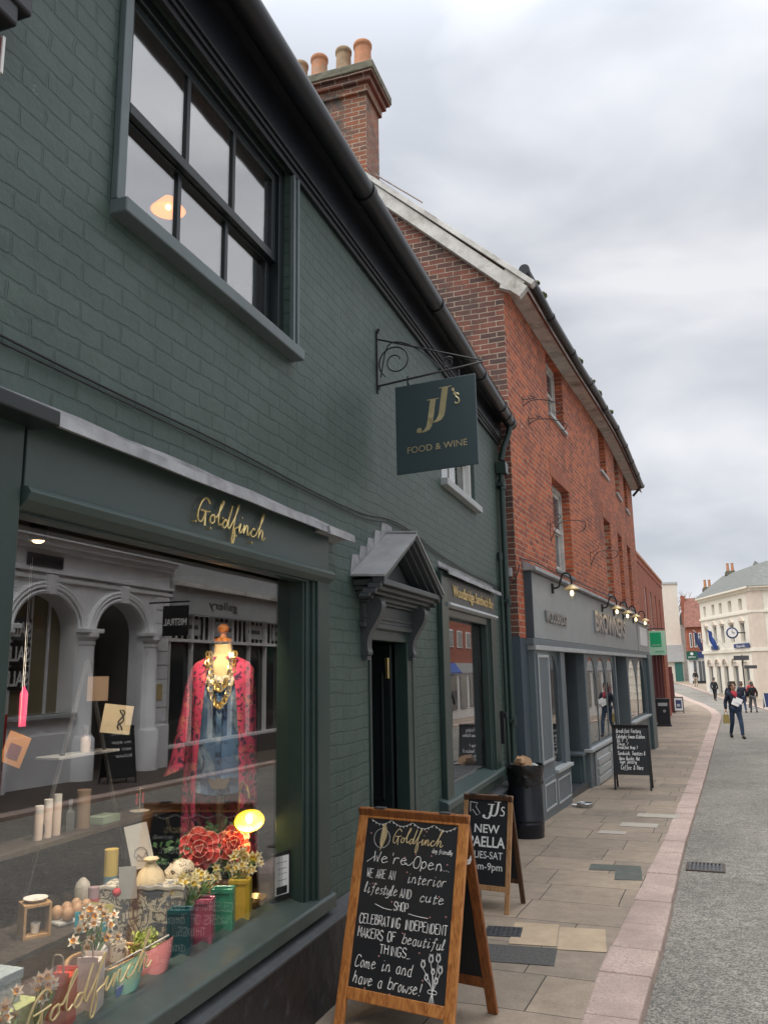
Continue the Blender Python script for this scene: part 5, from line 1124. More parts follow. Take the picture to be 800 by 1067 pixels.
# ---- A boards
def aboard(loc, rz, w, h, spread, fm, lab, name='chalkboard_sign', fw=.045, board='chalkboard', legs=.10, cat='a-board', rear='pine_brown', fullframe=True):
    t = thing(name, lab, cat, loc, rz, None)
    L0 = math.hypot(h, spread); fr = {}
    for s in (-1, 1):
        nm = 'front' if s < 0 else 'rear'
        o_ = Vector((0, s*spread, 0)); up = Vector((0, -s*spread, h)).normalized(); r_ = Vector((1, 0, 0)) if s < 0 else Vector((-1, 0, 0)); nn = r_.cross(up)
        f = (lambda o_, r_, up, nn: lambda a, b, n=0: o_+r_*a+up*b+nn*n)(o_, r_, up, nn)
        mb = MB(f); th = .022
        mb.box(-w/2, -w/2+fw, 0, L0, -th, 0); mb.box(w/2-fw, w/2, 0, L0, -th, 0)
        mb.box(-w/2+fw, w/2-fw, L0-fw, L0, -th+.001, -.001); mb.box(-w/2+fw, w/2-fw, legs, legs+fw, -th+.001, -.001)
        fo = mb.build(nm+'_frame', fm if s < 0 else rear, t, False, bevel=.004)
        mb = MB(f); mb.box(-w/2+fw-.004, w/2-fw+.004, legs+fw-.004, L0-fw+.004, -.016, -.008); po = mb.build(nm+'_panel', board, t, False); fr[nm] = (f, fo, po)
    mb = MB(); 
    for x in (-w*.3, w*.3): mb = MB(); mb.box(x-.03, x+.03, -.018, .018, h-.002, h+.004); mb.build('hinge', 'cast_iron', t, False)
    fr['root'] = t; fr['L'] = L0
    return fr
A1b = aboard((-1.30, 4.25, gz(4.2)), R_(-12), .64, .985, .27, 'pine_orange', 'large orange pine framed chalkboard with a long handwritten message, nearest the camera', fw=.054, legs=.13, rear='pine_dark')
f0, fo, po = A1b['front']; L0 = A1b['L']; fn = lambda a, b, n=0: f0(a, b, -.008+n)
def wr(mt, fnc, name='writing', par=None):
    mb = MB(); fnc(mb); return mb.build(name, mt, par, False, recalc=False)
X0 = -.252; X1 = .252; cb = .13+.048; ct = L0-.048   # board area
def yv(t): return ct-(ct-cb)*t
wr('chalk', lambda mb: (
    scrawl(mb, fn, "We're", X0+.045, yv(.27), .050, .0022, .20, .18), scrawl(mb, fn, 'Open...', .03, yv(.278), .052, .0022, .20, .18),
    ribbon(mb, fn, [(X0+.01, yv(.275)), (X0+.04, yv(.25)), (X0+.055, yv(.235))], .0018), ribbon(mb, fn, [(-.02, yv(.255)), (.005, yv(.27)), (.03, yv(.245))], .0018),
    scrawl(mb, fn, 'WE ARE AN', X0+.02, yv(.365), .042, .0019, .165, .04), scrawl(mb, fn, 'interior', .005, yv(.37), .046, .0018, .21, .25),
    scrawl(mb, fn, 'lifestyle', X0+.015, yv(.455), .046, .0018, .19, .25), scrawl(mb, fn, 'AND', -.028, yv(.46), .042, .0021, .062, .03), scrawl(mb, fn, 'cute', .085, yv(.465), .044, .0019, .13, .3),
    scrawl(mb, fn, 'SHOP', -.055, yv(.535), .038, .0021, .08, .03), ribbon(mb, fn, [(-.165, yv(.515)), (-.11, yv(.533)), (-.065, yv(.536))], .0016), ribbon(mb, fn, [(.03, yv(.543)), (.08, yv(.55)), (.14, yv(.553))], .0016),
    scrawl(mb, fn, 'CELEBRATING INDEPENDENT', X0+.008, yv(.632), .043, .0024, .49, .03, jit=.06), scrawl(mb, fn, 'MAKERS OF', X0+.008, yv(.712), .043, .0023, .215, .03), scrawl(mb, fn, 'beautiful', .01, yv(.71), .044, .0019, .225, .28),
    scrawl(mb, fn, 'THINGS...', -.11, yv(.785), .040, .0022, .17, .03), scrawl(mb, fn, 'Come in and', X0+.01, yv(.875), .050, .0021, .32, .22), scrawl(mb, fn, 'have a browse!', X0+.01, yv(.965), .050, .0021, .37, .22)), 'chalk_lettering', po)
def decor(mb):
    for k in range(4):   # bunting
        a, b = X0+.01+k*.125, X0+.01+(k+1)*.125-.004
        z0 = yv(.012)-.002*k; pts = [(a+(b-a)*i/6, z0-.022*math.sin(math.pi*i/6)) for i in range(7)]; ribbon(mb, fn, pts, .0012)
        for i in range(1, 7):
            p = pts[i-1]; q = pts[i]; c = ((p[0]+q[0])/2, (p[1]+q[1])/2); mb.face([fn(c[0]-.005, c[1], .0012), fn(c[0]+.005, c[1], .0012), fn(c[0], c[1]-.010, .0012)])
    scrawl(mb, fn, 'dog friendly', .13, yv(.182), .020, .0013, .11, .2)
    cx, cy = X0+.085, yv(.125); mb.tube([fn(cx+.047*math.cos(i*.26), cy+.047*math.sin(i*.26), .001) for i in range(25)], .0011, 4)
    base = (.195, yv(.935))
    for (x, z, r) in ((.135, yv(.80), .016), (.175, yv(.765), .017), (.213, yv(.755), .017), (.228, yv(.815), .016), (.158, yv(.865), .013), (.19, yv(.83), .012), (.210, yv(.875), .013)):
        ribbon(mb, fn, [(x, z-r), ((x+base[0])/2+.004, (z+base[1])/2), base], .0013)
        for rr in (r, r*.72): mb.tube([fn(x+rr*.72*math.cos(i*.52), z+rr*math.sin(i*.52), .0012) for i in range(13)], .0014, 4)
        for s in (-1, 0, 1): ribbon(mb, fn, [(x+s*r*.4, z+r*.8), (x+s*r*.55, z+r*1.25)], .0012)
    for s in (-3, -1.6, 0, 1.4, 2.8): ribbon(mb, fn, [base, (base[0]+s*.005, base[1]-.05)], .0011)
    for s in (-1, 1): mb.tube([fn(base[0]+s*.012+.012*math.cos(i*.6), base[1]+.008*math.sin(i*.6), .0015) for i in range(11)], .0016, 4)
wr('chalk', decor, 'chalk_drawing', po)
def hearts(mb):
    for x, z in ((-.235, .10), (-.18, .245), (.04, .2), (-.02, .225), (.13, .2), (.22, .24), (.0, .31), (-.19, .40), (-.07, .49), (.19, .425), (.15, .545), (.235, .53), (-.24, .655), (.01, .655), (-.11, .80), (.11, .745), (.14, .885), (-.17, .985), (-.03, .99), (.09, .06)):
        z = yv(z); mb.face([fn(x, z-.005, .001), fn(x+.005, z+.001, .001), fn(x+.0025, z+.004, .001), fn(x, z+.001, .001), fn(x-.0025, z+.004, .001), fn(x-.005, z+.001, .001)])
wr('chalk_pink', hearts, 'chalk_hearts', po)
M['gold_chalk'] = mat('gold chalk pen', (.72, .58, .32), .5)
def gf(mb):
    script(mb, fn, -.118, yv(.145), .056, .0023, .31)
    cx, cy = X0+.085, yv(.125)
    for i in range(15):
        z = cy+.062-.0075*i; w = .012*math.sin(math.pi*(i+1.5)/17)+.003; c = cx+.006+.004*math.sin(i*.35)
        mb.tube([fn(c, z, .002), fn(c+w*1.3, z+.008, .002)], .0028, 4); mb.tube([fn(c, z, .002), fn(c-w, z+.007, .002)], .0028, 4)
    ribbon(mb, fn, [(cx-.004, cy-.058), (cx+.004, cy), (cx+.01, cy+.06)], .002)
wr('gold_chalk', gf, 'gold_lettering', po)
mb = MB(); zz = .70
f1 = A1b['rear'][0]
pa = f0(.30, .80, -.012); pb = f1(-.30, .80, -.012)
for k in range(3): mb.tube(catmull([tuple(pa+Vector((.004, 0, k*.007))), tuple((pa+pb)/2+Vector((.012, 0, -.012+k*.008))), tuple(pb+Vector((.004, 0, .012+k*.006)))]), .004, 6)
mb.build('cord', 'white_old', A1b['root'], False, smooth=True)

B = aboard((-1.375, 6.49, gz(6.45)), R_(-10), .395, .80, .19, 'pine_pale', "small pine framed chalkboard headed JJ's and NEW PAELLA, behind the large one", fw=.036, legs=.15, rear='pine_brown')
f0, fo, po = B['front']; L0 = B['L']; fnB = lambda a, b, n=0: f0(a, b, -.008+n); cb = .15+.036; ct = L0-.036; X0 = -.16; X1 = .16
def yb(t): return ct-(ct-cb)*t
def bw(mb):
    text(mb, fnB, 'NEW', 0, yb(.40), .20, .062, .001, .012, align='CENTER'); text(mb, fnB, 'PAELLA', 0, yb(.565), .29, .075, .001, .018, align='CENTER')
    text(mb, fnB, 'TUES-SAT', 0, yb(.70), .265, .052, .001, .0, align='CENTER'); text(mb, fnB, '5pm-9pm', 0, yb(.83), .265, .052, .001, .0, align='CENTER')
    mb.tube([fnB(p, q, .001) for p, q in ((-.145, yb(.04)), (-.085, yb(.05)), (-.10, yb(.09)), (-.062, yb(.17)), (-.088, yb(.20)), (-.125, yb(.13)), (-.142, yb(.16)), (-.145, yb(.04)))], .0022, 4)
    for x, z, h in ((.0, .20, .085), (.052, .165, .085)):
        z = yb(z); 
        for k in range(4): mb.tube([fnB(p+k*.004, q, .001) for p, q in catmull([(x+.028, z+h), (x+.016, z+.01), (x-.004, z-.018), (x-.03, z-.012)])], .003, 4)
        mb.face([fnB(x-.030+.012*math.cos(i*.7), z-.002+.012*math.sin(i*.7), .001) for i in range(9)]); mb.tube([fnB(x+.0, z+h, .001), fnB(x+.055, z+h, .001)], .003, 4)
    ribbon(mb, fnB, [(.135, yb(.09)), (.118, yb(.085)), (.112, yb(.115)), (.132, yb(.145)), (.125, yb(.185)), (.10, yb(.18))], .0045)
wr('chalk', bw, 'chalk_lettering', po)

Cb = aboard((-.64, 14.25, gz(14.2)), R_(-2), .575, 1.0, .22, 'black', 'black framed cafe chalkboard listing breakfasts and coffee', fw=.03, legs=.24, rear='black')
f0, fo, po = Cb['front']; L0 = Cb['L']; fnC = lambda a, b, n=0: f0(a, b, -.008+n); cb = .27; ct = L0-.03
def cw_(mb):
    yy = lambda t: ct-(ct-cb)*t
    for s_, t_, w, a, h in (('Breakfast Factory', .14, .38, -.22, .062), ('Cakebake Emmas Kitchen', .26, .44, -.22, .058), ('BLT 7', .34, .16, -.21, .045), ('Soup 7', .41, .17, -.21, .045), ('Breakfast Wrap 7', .49, .31, -.21, .048), ('Sandwich, Toasties &', .62, .42, -.21, .056), ('Warm Quiche, Hot', .73, .31, -.19, .055), ('Gym pastry', .80, .25, -.18, .052), ('Coffee & More', .93, .34, -.17, .066)):
        scrawl(mb, fnC, s_, a, yy(t_), h, .0045, w, .12)
wr('chalk', cw_, 'chalk_lettering', po)

D = aboard((.50, 52.3, gz(52.3)), 0, .55, .95, .18, 'black', 'small black poster board with a dark blue poster far down the pavement', fw=.05, legs=.12, rear='black', board='white')
f0, fo, po = D['front']; mb = MB(lambda a, b, n: f0(a, b, n-.007)); mb.box(-.16, .16, .30, .78, 0, .003); mb.build('poster', 'navy_sign', po, False); mb = MB(lambda a, b, n: f0(a, b, n-.003)); mb.box(-.1, .08, .40, .55, 0, .002); mb.build('poster_picture', 'grey_light', po, False)
Eb = aboard((3.95, 82.5, gz(82)), 0, .75, 1.1, .2, 'white', 'white a-board on the far pavement in front of the cream corner building', fw=.05, legs=.1, rear='white', board='grey_light')
Gb_ = aboard((5.75, 56.5, gz(56)), R_(20), .55, 1.05, .2, 'white', 'white a-board with a blue picture on the right kerb behind the group of people', fw=.05, legs=.12, rear='white', board='navy_sign')

# ---- litter bins
t = thing('litter_bin', 'black round litter bin with a bin liner and rubbish, by the downpipe', 'bin', (-1.585, 9.50, gz(9.5)))
mb = MB(); r = .185
mb.lathe([(r*.97, 0), (r*.97, .05), (r, .06), (r, .135), (r*1.02, .14), (r*1.02, .155), (r, .16), (r, .175), (r*1.02, .18), (r*1.02, .195), (r, .20), (r, .70), (r*.93, .70), (r*.93, .5), (.001, .5)], n=32); mb.build('body', 'bin', t, False, smooth=True)
mb = MB(); K = 44; rings = []
for j, (rr, z) in enumerate(((r*1.015, .545), (r*1.04, .58), (r*1.03, .63), (r*1.07, .68), (r*1.13, .745), (r*1.10, .765), (r*1.0, .765), (r*.9, .72), (r*.85, .62))):
    rings.append([mb.V(((rr+rnd.uniform(-.008, .008)*(1.2 if j < 8 else 1))*math.cos(2*math.pi*k/K), (rr+rnd.uniform(-.008, .008))*math.sin(2*math.pi*k/K), z+rnd.uniform(-.012, .012)*(2 if j in (0, ) else 1))) for k in range(K)])
for a_, b_ in zip(rings, rings[1:]):
    for k in range(K): mb.f.append([a_[k], a_[(k+1) % K], b_[(k+1) % K], b_[k]])
mb.build('bin_liner', 'bag_black', t, False, smooth=True)
t = thing('paper_bag', 'crumpled brown paper bag lying on the rubbish of the round bin', 'bag', (-1.60, 9.46, gz(9.5)+.70))
mb = MB(); mb.blob((0, 0, .07), (.10, .075, .085), 12, 7, .22); mb.build('bag', 'paper_bag', t, False); mb = MB(); mb.blob((.12, .03, .05), (.05, .04, .03), 8, 5, .3); mb.build('napkin', 'white', t, False)
t = thing('litter_bin', 'square black litter bin with a hooded top standing by the second brick building', 'bin', (-.27, 36.6, gz(36.6)))
mb = MB(); mb.box(-.26, .26, -.26, .26, .08, 1.0); mb.box(-.29, .29, -.29, .29, 0, .08); mb.box(-.28, .28, -.28, .28, 1.0, 1.12); mb.build('body', 'bin', t, False, bevel=.02)
mb = MB(); mb.box(-.18, .18, -.275, -.262, .82, .95); mb.build('opening', 'grey_light', t, False); mb = MB(); mb.lathe([(.001, 0), (.06, 0), (.06, .01), (.001, .01)], (0.05, -.275, .62), 12, 'y'); mb.build('badge', 'chrome', t, False)
t = thing('dog_bowl', 'shallow steel dog bowl on the paving by the grey shop entrance', 'bowl', (-1.20, 11.95, gz(11.95)))
mb = MB(); mb.lathe([(.001, .012), (.07, .014), (.085, .055), (.10, .062), (.11, .055), (.10, .0), (.001, 0)], n=24); mb.build('bowl', 'chrome', t, False, smooth=True)
t = thing('plastic_lid', 'flat white plastic lid beside the steel dog bowl', 'lid', (-1.31, 12.05, gz(12)))
mb = MB(); mb.lathe([(.001, .0), (.07, 0), (.08, .02), (.001, .02)], n=16); mb.build('lid', 'white', t, False, smooth=True)
for i, (x, y, l) in enumerate(((-.80, 41.2, 'first'), (-.5, 45.0, 'second'))): pass

# ---- people
def person(lab, loc, rz, h=1.68, coat='navy_coat', leg='denim', hair='hair_brown', hairlong=False, stride=.25, arms='swing', scarf=None, bag=None, shoe='black', bald=False):
    k = h/1.7; V = Vector; q = lambda *p: V(p)*k
    J = dict(pel=q(0, 0, .93), waist=q(0, .0, 1.08), chest=q(0, 0, 1.28), neck=q(0, 0, 1.46), hd0=q(0, -.01, 1.53), hd1=q(0, -.02, 1.62), hd2=q(0, -.01, 1.68))
    s = stride
    J['hL'] = q(.09, 0, .90); J['kL'] = q(.10, -s*.6, .50); J['aL'] = q(.10, -s*.75, .08); J['tL'] = q(.11, -s*.75-.15, .03)
    J['hR'] = q(-.09, 0, .90); J['kR'] = q(-.10, s*.15, .49); J['aR'] = q(-.10, s*.95, .12); J['tR'] = q(-.11, s*.95-.13, .03)
    J['sL'] = q(.17, 0, 1.39); J['sR'] = q(-.17, 0, 1.39)
    if arms == 'hold':
        J['eL'] = q(.25, -.02, 1.12); J['wL'] = q(.08, -.22, 1.14); J['fL'] = q(.02, -.25, 1.16); J['eR'] = q(-.27, .03, 1.12); J['wR'] = q(-.30, -.06, .90); J['fR'] = q(-.31, -.09, .82)
    else:
        J['eL'] = q(.25, .05, 1.13); J['wL'] = q(.24, -.10, .92); J['fL'] = q(.23, -.13, .84); J['eR'] = q(-.25, .04, 1.13); J['wR'] = q(-.24, -.02, .90); J['fR'] = q(-.24, -.05, .82)
    names = list(J); ix = {n: i for i, n in enumerate(names)}
    rad = dict(pel=.115, waist=.105, chest=.125, neck=.048, hd0=.075, hd1=.092, hd2=.07, hL=.085, kL=.055, aL=.038, tL=.032, hR=.085, kR=.055, aR=.038, tR=.032, sL=.055, sR=.055, eL=.04, wL=.028, fL=.032, eR=.04, wR=.028, fR=.032)
    E = [('pel', 'waist'), ('waist', 'chest'), ('chest', 'neck'), ('neck', 'hd0'), ('hd0', 'hd1'), ('hd1', 'hd2'), ('pel', 'hL'), ('hL', 'kL'), ('kL', 'aL'), ('aL', 'tL'), ('pel', 'hR'), ('hR', 'kR'), ('kR', 'aR'), ('aR', 'tR'), ('chest', 'sL'), ('sL', 'eL'), ('eL', 'wL'), ('wL', 'fL'), ('chest', 'sR'), ('sR', 'eR'), ('eR', 'wR'), ('wR', 'fR')]
    def sk(name, ns, extra, m, par, scale=None):
        idx = {n: i for i, n in enumerate(ns)}
        return skin(name, [(J[n], (scale or {}).get(n, rad[n]+extra)*k) for n in ns], [(idx[a], idx[b]) for a, b in E if a in idx and b in idx], m, par)
    b = sk('person', names, 0, 'skin', None); b.location = loc; b.rotation_euler = (0, 0, rz); tag(b, lab, 'person')
    sk('coat', ['pel', 'waist', 'chest', 'sL', 'eL', 'wL', 'sR', 'eR', 'wR'], .018, coat, b, dict(pel=.17, waist=.145, chest=.15, sL=.078, sR=.078, eL=.062, eR=.062, wL=.05, wR=.05))
    sk('trousers', ['pel', 'hL', 'kL', 'aL', 'hR', 'kR', 'aR'], .016, leg, b, dict(pel=.125, kL=.072, kR=.072, aL=.055, aR=.055))
    for s_ in 'LR':
        a_, t_ = J['a'+s_], J['t'+s_]; skin('shoe', [(a_+Vector((0, .02, -.02*k)), .062*k), ((a_+t_)/2+Vector((0, -.01, -.005)), .056*k), (t_+Vector((0, -.02, 0)), .048*k)], [(0, 1), (1, 2)], shoe, b)
    if not bald:
        hv = [(q(0, .03, 1.66), .085*k), (q(0, .05, 1.60), .085*k)]; he = [(0, 1)]
        hv.append((q(0, -.02, 1.70), .06*k)); he.append((0, 2))
        if hairlong: hv += [(q(0, .07, 1.48), .08*k), (q(0, .06, 1.38), .05*k)]; he += [(1, 3), (3, 4)]
        skin('hair', hv, he, hair, b)
    mb = MB(); mb.blob(tuple(q(0, -.125, 1.60)), (.012*k, .02*k, .018*k), 6, 4); mb.build('nose', 'skin', b, False, smooth=True)
    for x in (-.032, .032): mb = MB(); mb.blob(tuple(q(x, -.105, 1.63)), .010*k, 6, 4); mb.build('eye', 'black', b, False)
    if scarf: skin('scarf', [(q(-.07, -.05, 1.43), .05*k), (q(0, -.10, 1.41), .055*k), (q(.07, -.05, 1.43), .05*k), (q(0, .06, 1.45), .05*k), (q(.03, -.14, 1.25), .035*k)], [(0, 1), (1, 2), (2, 3), (3, 0), (1, 4)], scarf, b)
    return b
pw = person('woman in a navy coat, jeans and red scarf walking up the road', (1.98, 29.3, gz(29.3)-KRD), R_(14), 1.72, scarf='scarf', hairlong=True, arms='hold', stride=.30)
t = thing('papers', 'white papers held in front of the woman in the navy coat', 'papers', (2.02, 29.03, gz(29.3)-KRD+1.14)); mb = MB(); mb.box(-.12, .10, -.02, .02, -.12, .10); mb.box(-.05, .16, -.035, -.02, -.02, .16); mb.build('sheet', 'white', t, False, bevel=.005); t.rotation_euler = (R_(-20), R_(25), 0)
t = thing('shopping_bag', 'small yellow brown shopping bag hanging from the hand of the woman in the navy coat', 'bag', (1.69, 29.15, gz(29.3)-KRD+.84)); mb = MB(); mb.prism([(-.10, -.36), (.10, -.36), (.08, -.08), (-.08, -.08)], lambda p, q, s: (p, s, q), -.05, .05); mb.build('bag', P('mustard', (.38, .30, .10), .7), t, False, bevel=.01); mb = MB(); mb.tube(catmull([(-.05, 0, -.08), (-.03, 0, 0), (.03, 0, 0), (.05, 0, -.08)]), .008, 5); mb.build('handle', 'paper_bag', t, False)
person('person in a dark coat at the right of the group', (4.72, 54.3, gz(54)-KRD), R_(190), 1.72, 'black_coat', 'grey_cloth', 'hair_dark')
person('person in a navy jacket and jeans in the middle of the group behind the woman', (4.12, 54.0, gz(54)-KRD), R_(185), 1.75, 'navy_coat', 'denim', 'hair_brown')
person('person in a dark blue coat partly hidden behind the walking woman', (3.55, 55.5, gz(55)-KRD), R_(170), 1.68, 'navy_coat', 'denim', 'hair_dark', True)
person('person in a red jacket and hat at the back right of the group', (5.15, 60, gz(60)-KRD), R_(20), 1.75, 'scarf', 'grey_cloth', 'beige')
person('person in black on the far pavement left of the cream corner building', (3.5, 72, gz(72)), R_(160), 1.75, 'black_coat', 'black_coat', 'hair_dark')
person('person in a dark jacket and beige trousers on the far bend', (2.90, 97, gz(97)), R_(180), 1.72, 'black_coat', 'beige', 'hair_dark')
person('man in a black coat mirrored in the sandwich bar window', (5.3, 35.5, gz(35.5)-KRD), R_(175), 1.78, 'black_coat', 'grey_cloth', 'hair_dark', stride=.15)
# street finger sign on the far pavement
t = thing('signpost', 'dark street name sign on a post before the cream corner building', 'sign', (5.6, 70, gz(70)))
MB().tube([(5.6, 70, gz(70)), (5.6, 70, 2.4)], .05, 8).build('post', 'black', t); MB().box(5.0, 6.1, 69.95, 70.05, 2.0, 2.35).build('board', 'arcade_dark', t); MB().box(5.7, 6.6, 69.95, 70.05, 1.35, 1.6).build('board', 'arcade_dark', t)
# red board and black chalkboard across the street (mirrored in the window)
t = thing('display_board', 'tall red printed board across the street, mirrored at the left edge of the big window', 'board', (5.3, 10.1, gz(10)))
MB().prism([(10.0-.28, gz(10)), (10.0+.30, gz(10)), (10.0+.35, 1.05), (10.0-.33, 1.05)], lambda p, q, s: (s, p, q), 5.75, 6.05).build('board', 'red_sign', t)
mb = MB(); fn = lambda a, b, n=0: Vector((5.745-n, 10.3-a, b)); text(mb, fn, 'GIFTS', .05, .75, .5, .12, .001, .01); text(mb, fn, 'thank you', .08, .1, .4, .08, .001, .0); mb.build('lettering', 'white', t)
Fb = aboard((5.65, 13.0, gz(13)), R_(-62), .55, 1.0, .2, 'black', 'black chalkboard standing across the street before the arches, seen mirrored', fw=.03, legs=.1, rear='black')
f0, fo, po = Fb['front']; wr('chalk', lambda mb: [scrawl(mb, lambda a, b, n=0: f0(a, b, -.008+n), s_, -.2, z_, .06, .004, w_, .1) for s_, z_, w_ in (('MISTRAL', .85, .38), ('new season', .7, .36), ('coats and', .58, .34), ('knitwear', .46, .30))], 'chalk_lettering', po)
# ================================================================ WINDOW DISPLAY behind the big shop window
DZ = .44
def pmat(name, base, alts, scale=8, rough=.7, kind='noise'):
    """printed cloth or paper: base with blotches of other colours"""
    m = bpy.data.materials.new(name); m.use_nodes = True; t = m.node_tree; b = t.nodes['Principled BSDF']; b.inputs['Roughness'].default_value = rough; N = t.nodes.new; K = t.links.new
    co = N('ShaderNodeTexCoord'); src = None
    for i, (c, sc, lo, hi) in enumerate(alts):
        ad = N('ShaderNodeVectorMath'); ad.operation = 'ADD'; ad.inputs[1].default_value = (i*3.7, i*1.3, 0); K(co.outputs['Object'], ad.inputs[0])
        if kind == 'vine' and i == 0:
            n = N('ShaderNodeTexNoise'); n.inputs['Scale'].default_value = sc; n.inputs['Detail'].default_value = 1; n.inputs['Distortion'].default_value = 2.2
        else:
            n = N('ShaderNodeTexNoise'); n.inputs['Scale'].default_value = sc; n.inputs['Detail'].default_value = 3; n.inputs['Distortion'].default_value = 1.2
        K(ad.outputs[0], n.inputs[0]); mr = N('ShaderNodeMapRange'); mr.inputs[1].default_value = lo; mr.inputs[2].default_value = hi; 
        if kind == 'vine' and i == 0:
            s1 = N('ShaderNodeMath'); s1.operation = 'MULTIPLY_ADD'; s1.inputs[1].default_value = 4; s1.inputs[2].default_value = 0; K(n.outputs[0], s1.inputs[0]); s2 = N('ShaderNodeMath'); s2.operation = 'PINGPONG'; s2.inputs[1].default_value = .25; K(s1.outputs[0], s2.inputs[0]); K(s2.outputs[0], mr.inputs[0])
        else: K(n.outputs[0], mr.inputs[0])
        mm = N('ShaderNodeMix'); mm.data_type = 'RGBA'; K(mr.outputs[0], mm.inputs[0])
        if src: K(src, mm.inputs[6])
        else: mm.inputs[6].default_value = (*base, 1)
        mm.inputs[7].default_value = (*c, 1); src = mm.outputs[2]
    K(src, b.inputs['Base Color']); return m
M['kimono'] = pmat('pink floral cloth', (.72, .075, .22), [((.07, .03, .10), 22, .54, .58), ((.75, .22, .24), 9, .56, .66), ((.16, .10, .12), 40, .58, .62)])
M['denimwash'] = pmat('washed denim', (.08, .19, .42), [((.32, .46, .66), 6, .48, .66), ((.03, .06, .14), 16, .56, .7)])
M['floralbag'] = pmat('grey floral paper', (.62, .58, .48), [((.17, .17, .16), 7, .085, .06), ((.16, .18, .22), 17, .55, .58), ((.10, .10, .10), 42, .60, .62)], kind='vine')
M['leopard'] = pmat('spotted cloth', (.75, .66, .50), [((.10, .06, .03), 55, .57, .60)])
M['linen'] = mat('cream linen', (.72, .60, .40), .8); M['petal'] = mat('daffodil petals', (.82, .76, .50), .6); M['petal_white'] = mat('white narcissus petals', (.84, .80, .68), .6); M['cup'] = mat('daffodil cup', (.85, .40, .02), .6); M['cup_y'] = mat('yellow daffodil cup', (.85, .62, .06), .6)
M['stem'] = mat('green stem', (.10, .22, .05), .6)
def spot(loc, e, lab, tgt=None, col=(1, .74, .42)):
    t = thing('ceiling_spotlight', lab, 'spotlight', loc); mb = MB(); mb.lathe([(.03, .10), (.035, .0), (.028, .005), (.001, .03)], n=14); mb.build('lamp_body', 'black', t, False, smooth=True)
    mb = MB(); mb.tube([(0, 0, .10), (0, 0, .2)], .01, 6); mb.build('stem', 'black', t, False)
    mb = MB(); mb.blob((0, 0, .004), (.022, .022, .012), 10, 5); mb.build('bulb', 'bulb', t, False)
    l = bpy.data.lights.new('spotlight_beam', 'SPOT'); l.energy = e; l.color = col; l.spot_size = R_(75); l.spot_blend = .8; l.shadow_soft_size = .03
    o = bpy.data.objects.new('spotlight_beam', l); C.objects.link(o); o.parent = t; o.location = (0, 0, -.02)
    d_ = (Vector(tgt)-Vector(loc)).normalized(); o.rotation_euler = d_.to_track_quat('-Z', 'Y').to_euler()
spot((-2.15, 3.75, 2.2), 40, 'ceiling spotlight shining on the dressed mannequin', (-2.4, 4.22, 1.25))
spot((-2.12, 3.0, 2.2), 55, 'added unseen spotlight brightening the flowered paper bag', (-2.2, 3.2, .5), (1, .85, .65))  # hidden lamp added so the goods show through the window reflections
spot((-2.1, 2.35, 2.08), 60, 'ceiling spotlight above the gift bags at the left end', (-2.1, 2.6, .5), (1, .85, .65))
spot((-2.3, 3.2, 2.22), 34, 'added unseen spotlight brightening the tiered shelf', (-2.75, 3.3, .8), (1, .85, .65))  # extra lamp above the window head, added to brighten the shelf goods
# mannequin
mloc = Vector((-2.42, 4.24, 0)); mz = R_(24); cm, sm = math.cos(mz), math.sin(mz)
ML = lambda x, y, z: (mloc.x+x*cm-y*sm, mloc.y+x*sm+y*cm, z)
t = thing('mannequin', 'cream tailor mannequin with a wooden neck knob, wearing the pink kimono', 'mannequin', mloc)
mb = MB(ML); mb.lathe([(.001, .975), (.12, .98), (.145, 1.02), (.165, 1.10), (.135, 1.22), (.12, 1.30), (.135, 1.40), (.155, 1.50), (.165, 1.58), (.16, 1.64), (.12, 1.68), (.07, 1.70), (.052, 1.72), (.048, 1.78), (.052, 1.785)], n=24, sy=.68); mb.build('torso', 'linen', t, smooth=True)
mb = MB(ML); mb.lathe([(.054, 1.785), (.056, 1.80), (.02, 1.81), (.016, 1.83), (.032, 1.845), (.034, 1.865), (.02, 1.885), (.001, 1.89)], n=16); mb.build('neck_knob', 'pine_orange', t, smooth=True)
mb = MB(ML); mb.tube([(0, 0, DZ), (0, 0, .95)], .022, 10); mb.build('pole', 'oak', t, smooth=True); mb = MB(ML); mb.lathe([(.15, DZ), (.15, DZ+.02), (.02, DZ+.03)], n=20); mb.build('base', 'oak', t)
def cloth(name, m, lab, cat, parts):
    t = thing(name, lab, cat, mloc)
    for pn, fn in parts: fn().build(pn, m, t, smooth=True, recalc=False)
    return t
def kim_body():
    mb = MB(ML); rows = [(1.70, .085, .07, .28), (1.67, .15, .09, .30), (1.63, .18, .12, .36), (1.55, .185, .145, .46), (1.4, .180, .155, .56), (1.2, .19, .17, .60), (1.0, .20, .185, .60), (.85, .20, .185, .58), (.70, .205, .185, .55), (.58, .205, .185, .55)]; n = 44
    R = []
    for z, rx, ry, op in rows:
        ring = []
        for i in range(n+1):
            a = -math.pi/2+op+(2*math.pi-2*op)*i/n; fo = .012*math.sin(a*9+z*3)*(1.75-z)
            ring.append(mb.V((math.cos(a)*(rx+fo), math.sin(a)*(ry+fo), z)))
        R.append(ring)
    for a_, b_ in zip(R, R[1:]):
        for i in range(n): mb.f.append([a_[i], a_[i+1], b_[i+1], b_[i]])
    return mb
